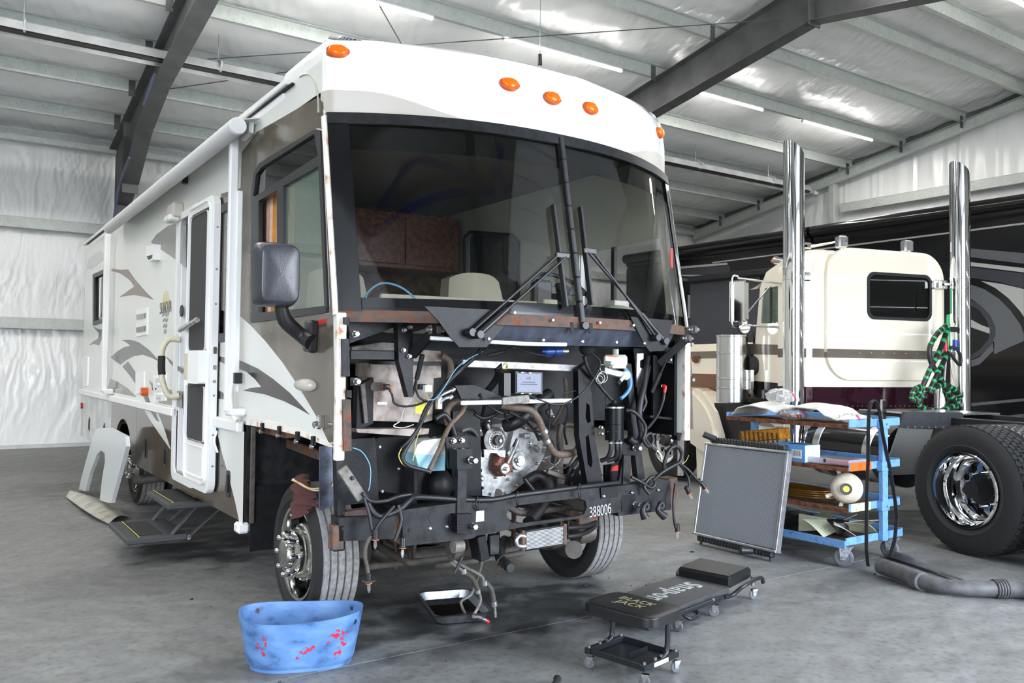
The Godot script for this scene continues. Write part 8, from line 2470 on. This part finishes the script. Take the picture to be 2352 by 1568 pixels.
func build_creeper() -> void:
	# lies with its long axis nearly along x
	var cr := thing("mechanic_creeper", "black padded mechanic's creeper on small castors", "creeper", Vector3(1.02, 0, 0.12), deg_to_rad(13.2))
	slab("back_board", M.creeper_pad, cr, rect(-0.58, -0.2, 0.32, 0.2, 0.03), 0.035, Transform3D(Basis(Vector3(1, 0, 0), Vector3(0, 0, -1), Vector3(0, 1, 0)), Vector3(0, 0.085, 0)))
	var hb := MB.new()
	hb.box(Vector3(0.47, 0.15, 0), Vector3(0.3, 0.08, 0.4), Basis(Vector3.BACK, 0.06), 0.03)
	put(hb, "head_rest", M.vinyl_pad, cr)
	var flat := Basis(Vector3(-1, 0, 0), Vector3(0, 0, 1), Vector3(0, 1, 0))
	lettering("Snap-on", M.pad_print, cr, Transform3D(flat, Vector3(-0.05, 0.121, -0.0)), 0.13, 0.52, 0.002)
	for s in [-1.0, 1.0]:
		hose("frame_tube", M.creeper_steel, cr, [Vector3(-0.56, 0.085, 0.22 * s), Vector3(-0.2, 0.09, 0.23 * s), Vector3(0.1, 0.09, 0.24 * s), Vector3(0.2, 0.07, 0.2 * s), Vector3(0.34, 0.06, 0.2 * s), Vector3(0.42, 0.12, 0.25 * s), Vector3(0.6, 0.14, 0.27 * s), Vector3(0.64, 0.1, 0.27 * s)], 0.013, 10)
		for x in [-0.4, 0.02, 0.55]:
			castor(cr, Vector3(x, 0, 0.245 * s), 0.032, 0.6 + x, M.castor_rubber, M.chrome)
			rod("stem_bolt", M.bolt, cr, Vector3(x, 0.09, 0.24 * s), Vector3(x, 0.11 + (0.045 if x > 0.5 else 0.0), 0.24 * s), 0.012, 10)
	for x in [-0.5, -0.15, 0.25]: bx("cross_slat", M.creeper_steel, cr, Vector3(x, 0.072, 0), Vector3(0.05, 0.02, 0.44))
	hose("push_handle", M.creeper_steel, cr, [Vector3(-0.28, 0.075, 0.2), Vector3(-0.26, 0.045, 0.24), Vector3(-0.16, 0.045, 0.24), Vector3(-0.14, 0.075, 0.2)], 0.012)

func build_seat() -> void:
	var st := thing("creeper_seat", "black padded rolling mechanic's seat with parts tray", "stool", Vector3(0.04, 0, 0.77), deg_to_rad(11.5))
	var pb := MB.new()
	pb.grid(40, 12, func(u: float, v: float):
		var a := TAU * u
		var c := cos(a)
		var s := sin(a)
		var k := 1.0 / pow(pow(absf(c), 7.0) + pow(absf(s), 7.0), 1.0 / 7.0)
		var sc := 1.0 if v < 0.55 else lerpf(1.0, 0.0, pow((v - 0.55) / 0.45, 0.8))
		var y := lerpf(0.285, 0.335, minf(v / 0.55, 1.0)) + (0.006 * sin((v - 0.55) / 0.45 * PI * 0.5) if v > 0.55 else 0.0)
		return Vector3(c * k * 0.155 * sc, y, s * k * 0.215 * sc), true)
	put(pb, "seat_pad", M.vinyl_pad, st)
	bx("seat_board", M.black_plastic, st, Vector3(0, 0.278, 0), Vector3(0.29, 0.016, 0.4))
	var face := Basis(Vector3(0, 0, 1), Vector3(1, 0, 0), Vector3(0, 1, 0))
	lettering("BLACK", M.pad_stitch, st, Transform3D(face, Vector3(0.03, 0.3425, 0.0)), 0.05, 0.2, 0.001, 400)
	lettering("JACK", M.pad_stitch, st, Transform3D(face, Vector3(-0.04, 0.3425, 0.01)), 0.05, 0.17, 0.001, 400)
	for z in [-0.17, 0.17]:
		hose("leg", M.creeper_steel, st, [Vector3(0.06, 0.28, z), Vector3(0.06, 0.24, z), Vector3(0.055, 0.15, z), Vector3(0.04, 0.115, z), Vector3(-0.01, 0.1, z)], 0.014, 10)
		bx("side_rail", M.creeper_steel, st, Vector3(-0.01, 0.092, z), Vector3(0.3, 0.03, 0.032), Basis(), 0.004)
		for x in [-0.05, 0.0]: rod("rail_bolt", M.bolt, st, Vector3(x, 0.105, z), Vector3(x, 0.12, z), 0.009, 10)
		for x in [-0.14, 0.13]:
			castor(st, Vector3(x, 0, z), 0.028, 0.8 + x * 3.0, M.castor_rubber, M.chrome)
			rod("rail_bolt", M.bolt, st, Vector3(x, 0.105, z), Vector3(x, 0.118, z), 0.008, 10)
	bx("maker_label", M.label_white, st, Vector3(-0.02, 0.092, 0.187), Vector3(0.12, 0.02, 0.002))
	bx("parts_tray", M.creeper_steel, st, Vector3(0, 0.075, 0), Vector3(0.28, 0.006, 0.32))
	for x in [-0.14, 0.14]: bx("tray_edge", M.creeper_steel, st, Vector3(x, 0.09, 0), Vector3(0.012, 0.03, 0.34), Basis(), 0.004)
	bx("tray_divider", M.creeper_steel, st, Vector3(0.02, 0.09, 0.02), Vector3(0.16, 0.028, 0.005))

const LED := 7.0

func _ready() -> void:
	rng.seed = 7
	# ---- camera
	var yaw := deg_to_rad(34.312)
	var pitch := deg_to_rad(1.708)
	var roll := deg_to_rad(0.655)
	cam_f = Vector3(sin(yaw) * cos(pitch), sin(pitch), -cos(yaw) * cos(pitch))
	var rt := Vector3(cos(yaw), 0, sin(yaw))
	var up := rt.cross(cam_f)
	cam_x = rt * cos(roll) + up * sin(roll)
	cam_y = -rt * sin(roll) + up * cos(roll)
	var cam := Camera3D.new()
	cam.name = "camera"
	cam.transform = Transform3D(Basis(cam_x, cam_y, -cam_f), EYE)
	cam.fov = rad_to_deg(2.0 * atan(784.0 / FOCAL))
	cam.near = 0.05
	cam.far = 200.0
	add_child(cam)
	cam.current = true
	# ---- sky: a bright, even overcast, seen and felt through the doorways
	var sky_m := ProceduralSkyMaterial.new()
	sky_m.sky_top_color = Color(0.82, 0.88, 0.96)
	sky_m.sky_horizon_color = Color(0.97, 0.98, 1.0)
	sky_m.ground_bottom_color = Color(0.6, 0.58, 0.55)
	sky_m.ground_horizon_color = Color(0.75, 0.74, 0.72)
	sky_m.sky_energy_multiplier = 3.6
	sky_m.ground_energy_multiplier = 1.2
	var sky := Sky.new()
	sky.sky_material = sky_m
	var env := Environment.new()
	env.background_mode = Environment.BG_SKY
	env.sky = sky
	env.tonemap_mode = Environment.TONE_MAPPER_LINEAR
	env.tonemap_exposure = 1.22
	env.sdfgi_enabled = true
	env.ssao_enabled = true
	env.ssil_enabled = true
	var we := WorldEnvironment.new()
	we.name = "surroundings"
	we.environment = env
	add_child(we)
	materials()
	mat("tube_glow", Color(1, 1, 1), 0.5)
	M.tube_glow.emission_enabled = true
	M.tube_glow.emission = Color(1, 0.99, 0.97)
	M.tube_glow.emission_energy_multiplier = 40.0
	build_lights()
	build_setting()
	build_motorhome()
	build_engine_bay()
	build_truck()
	build_coach()
	build_loose()
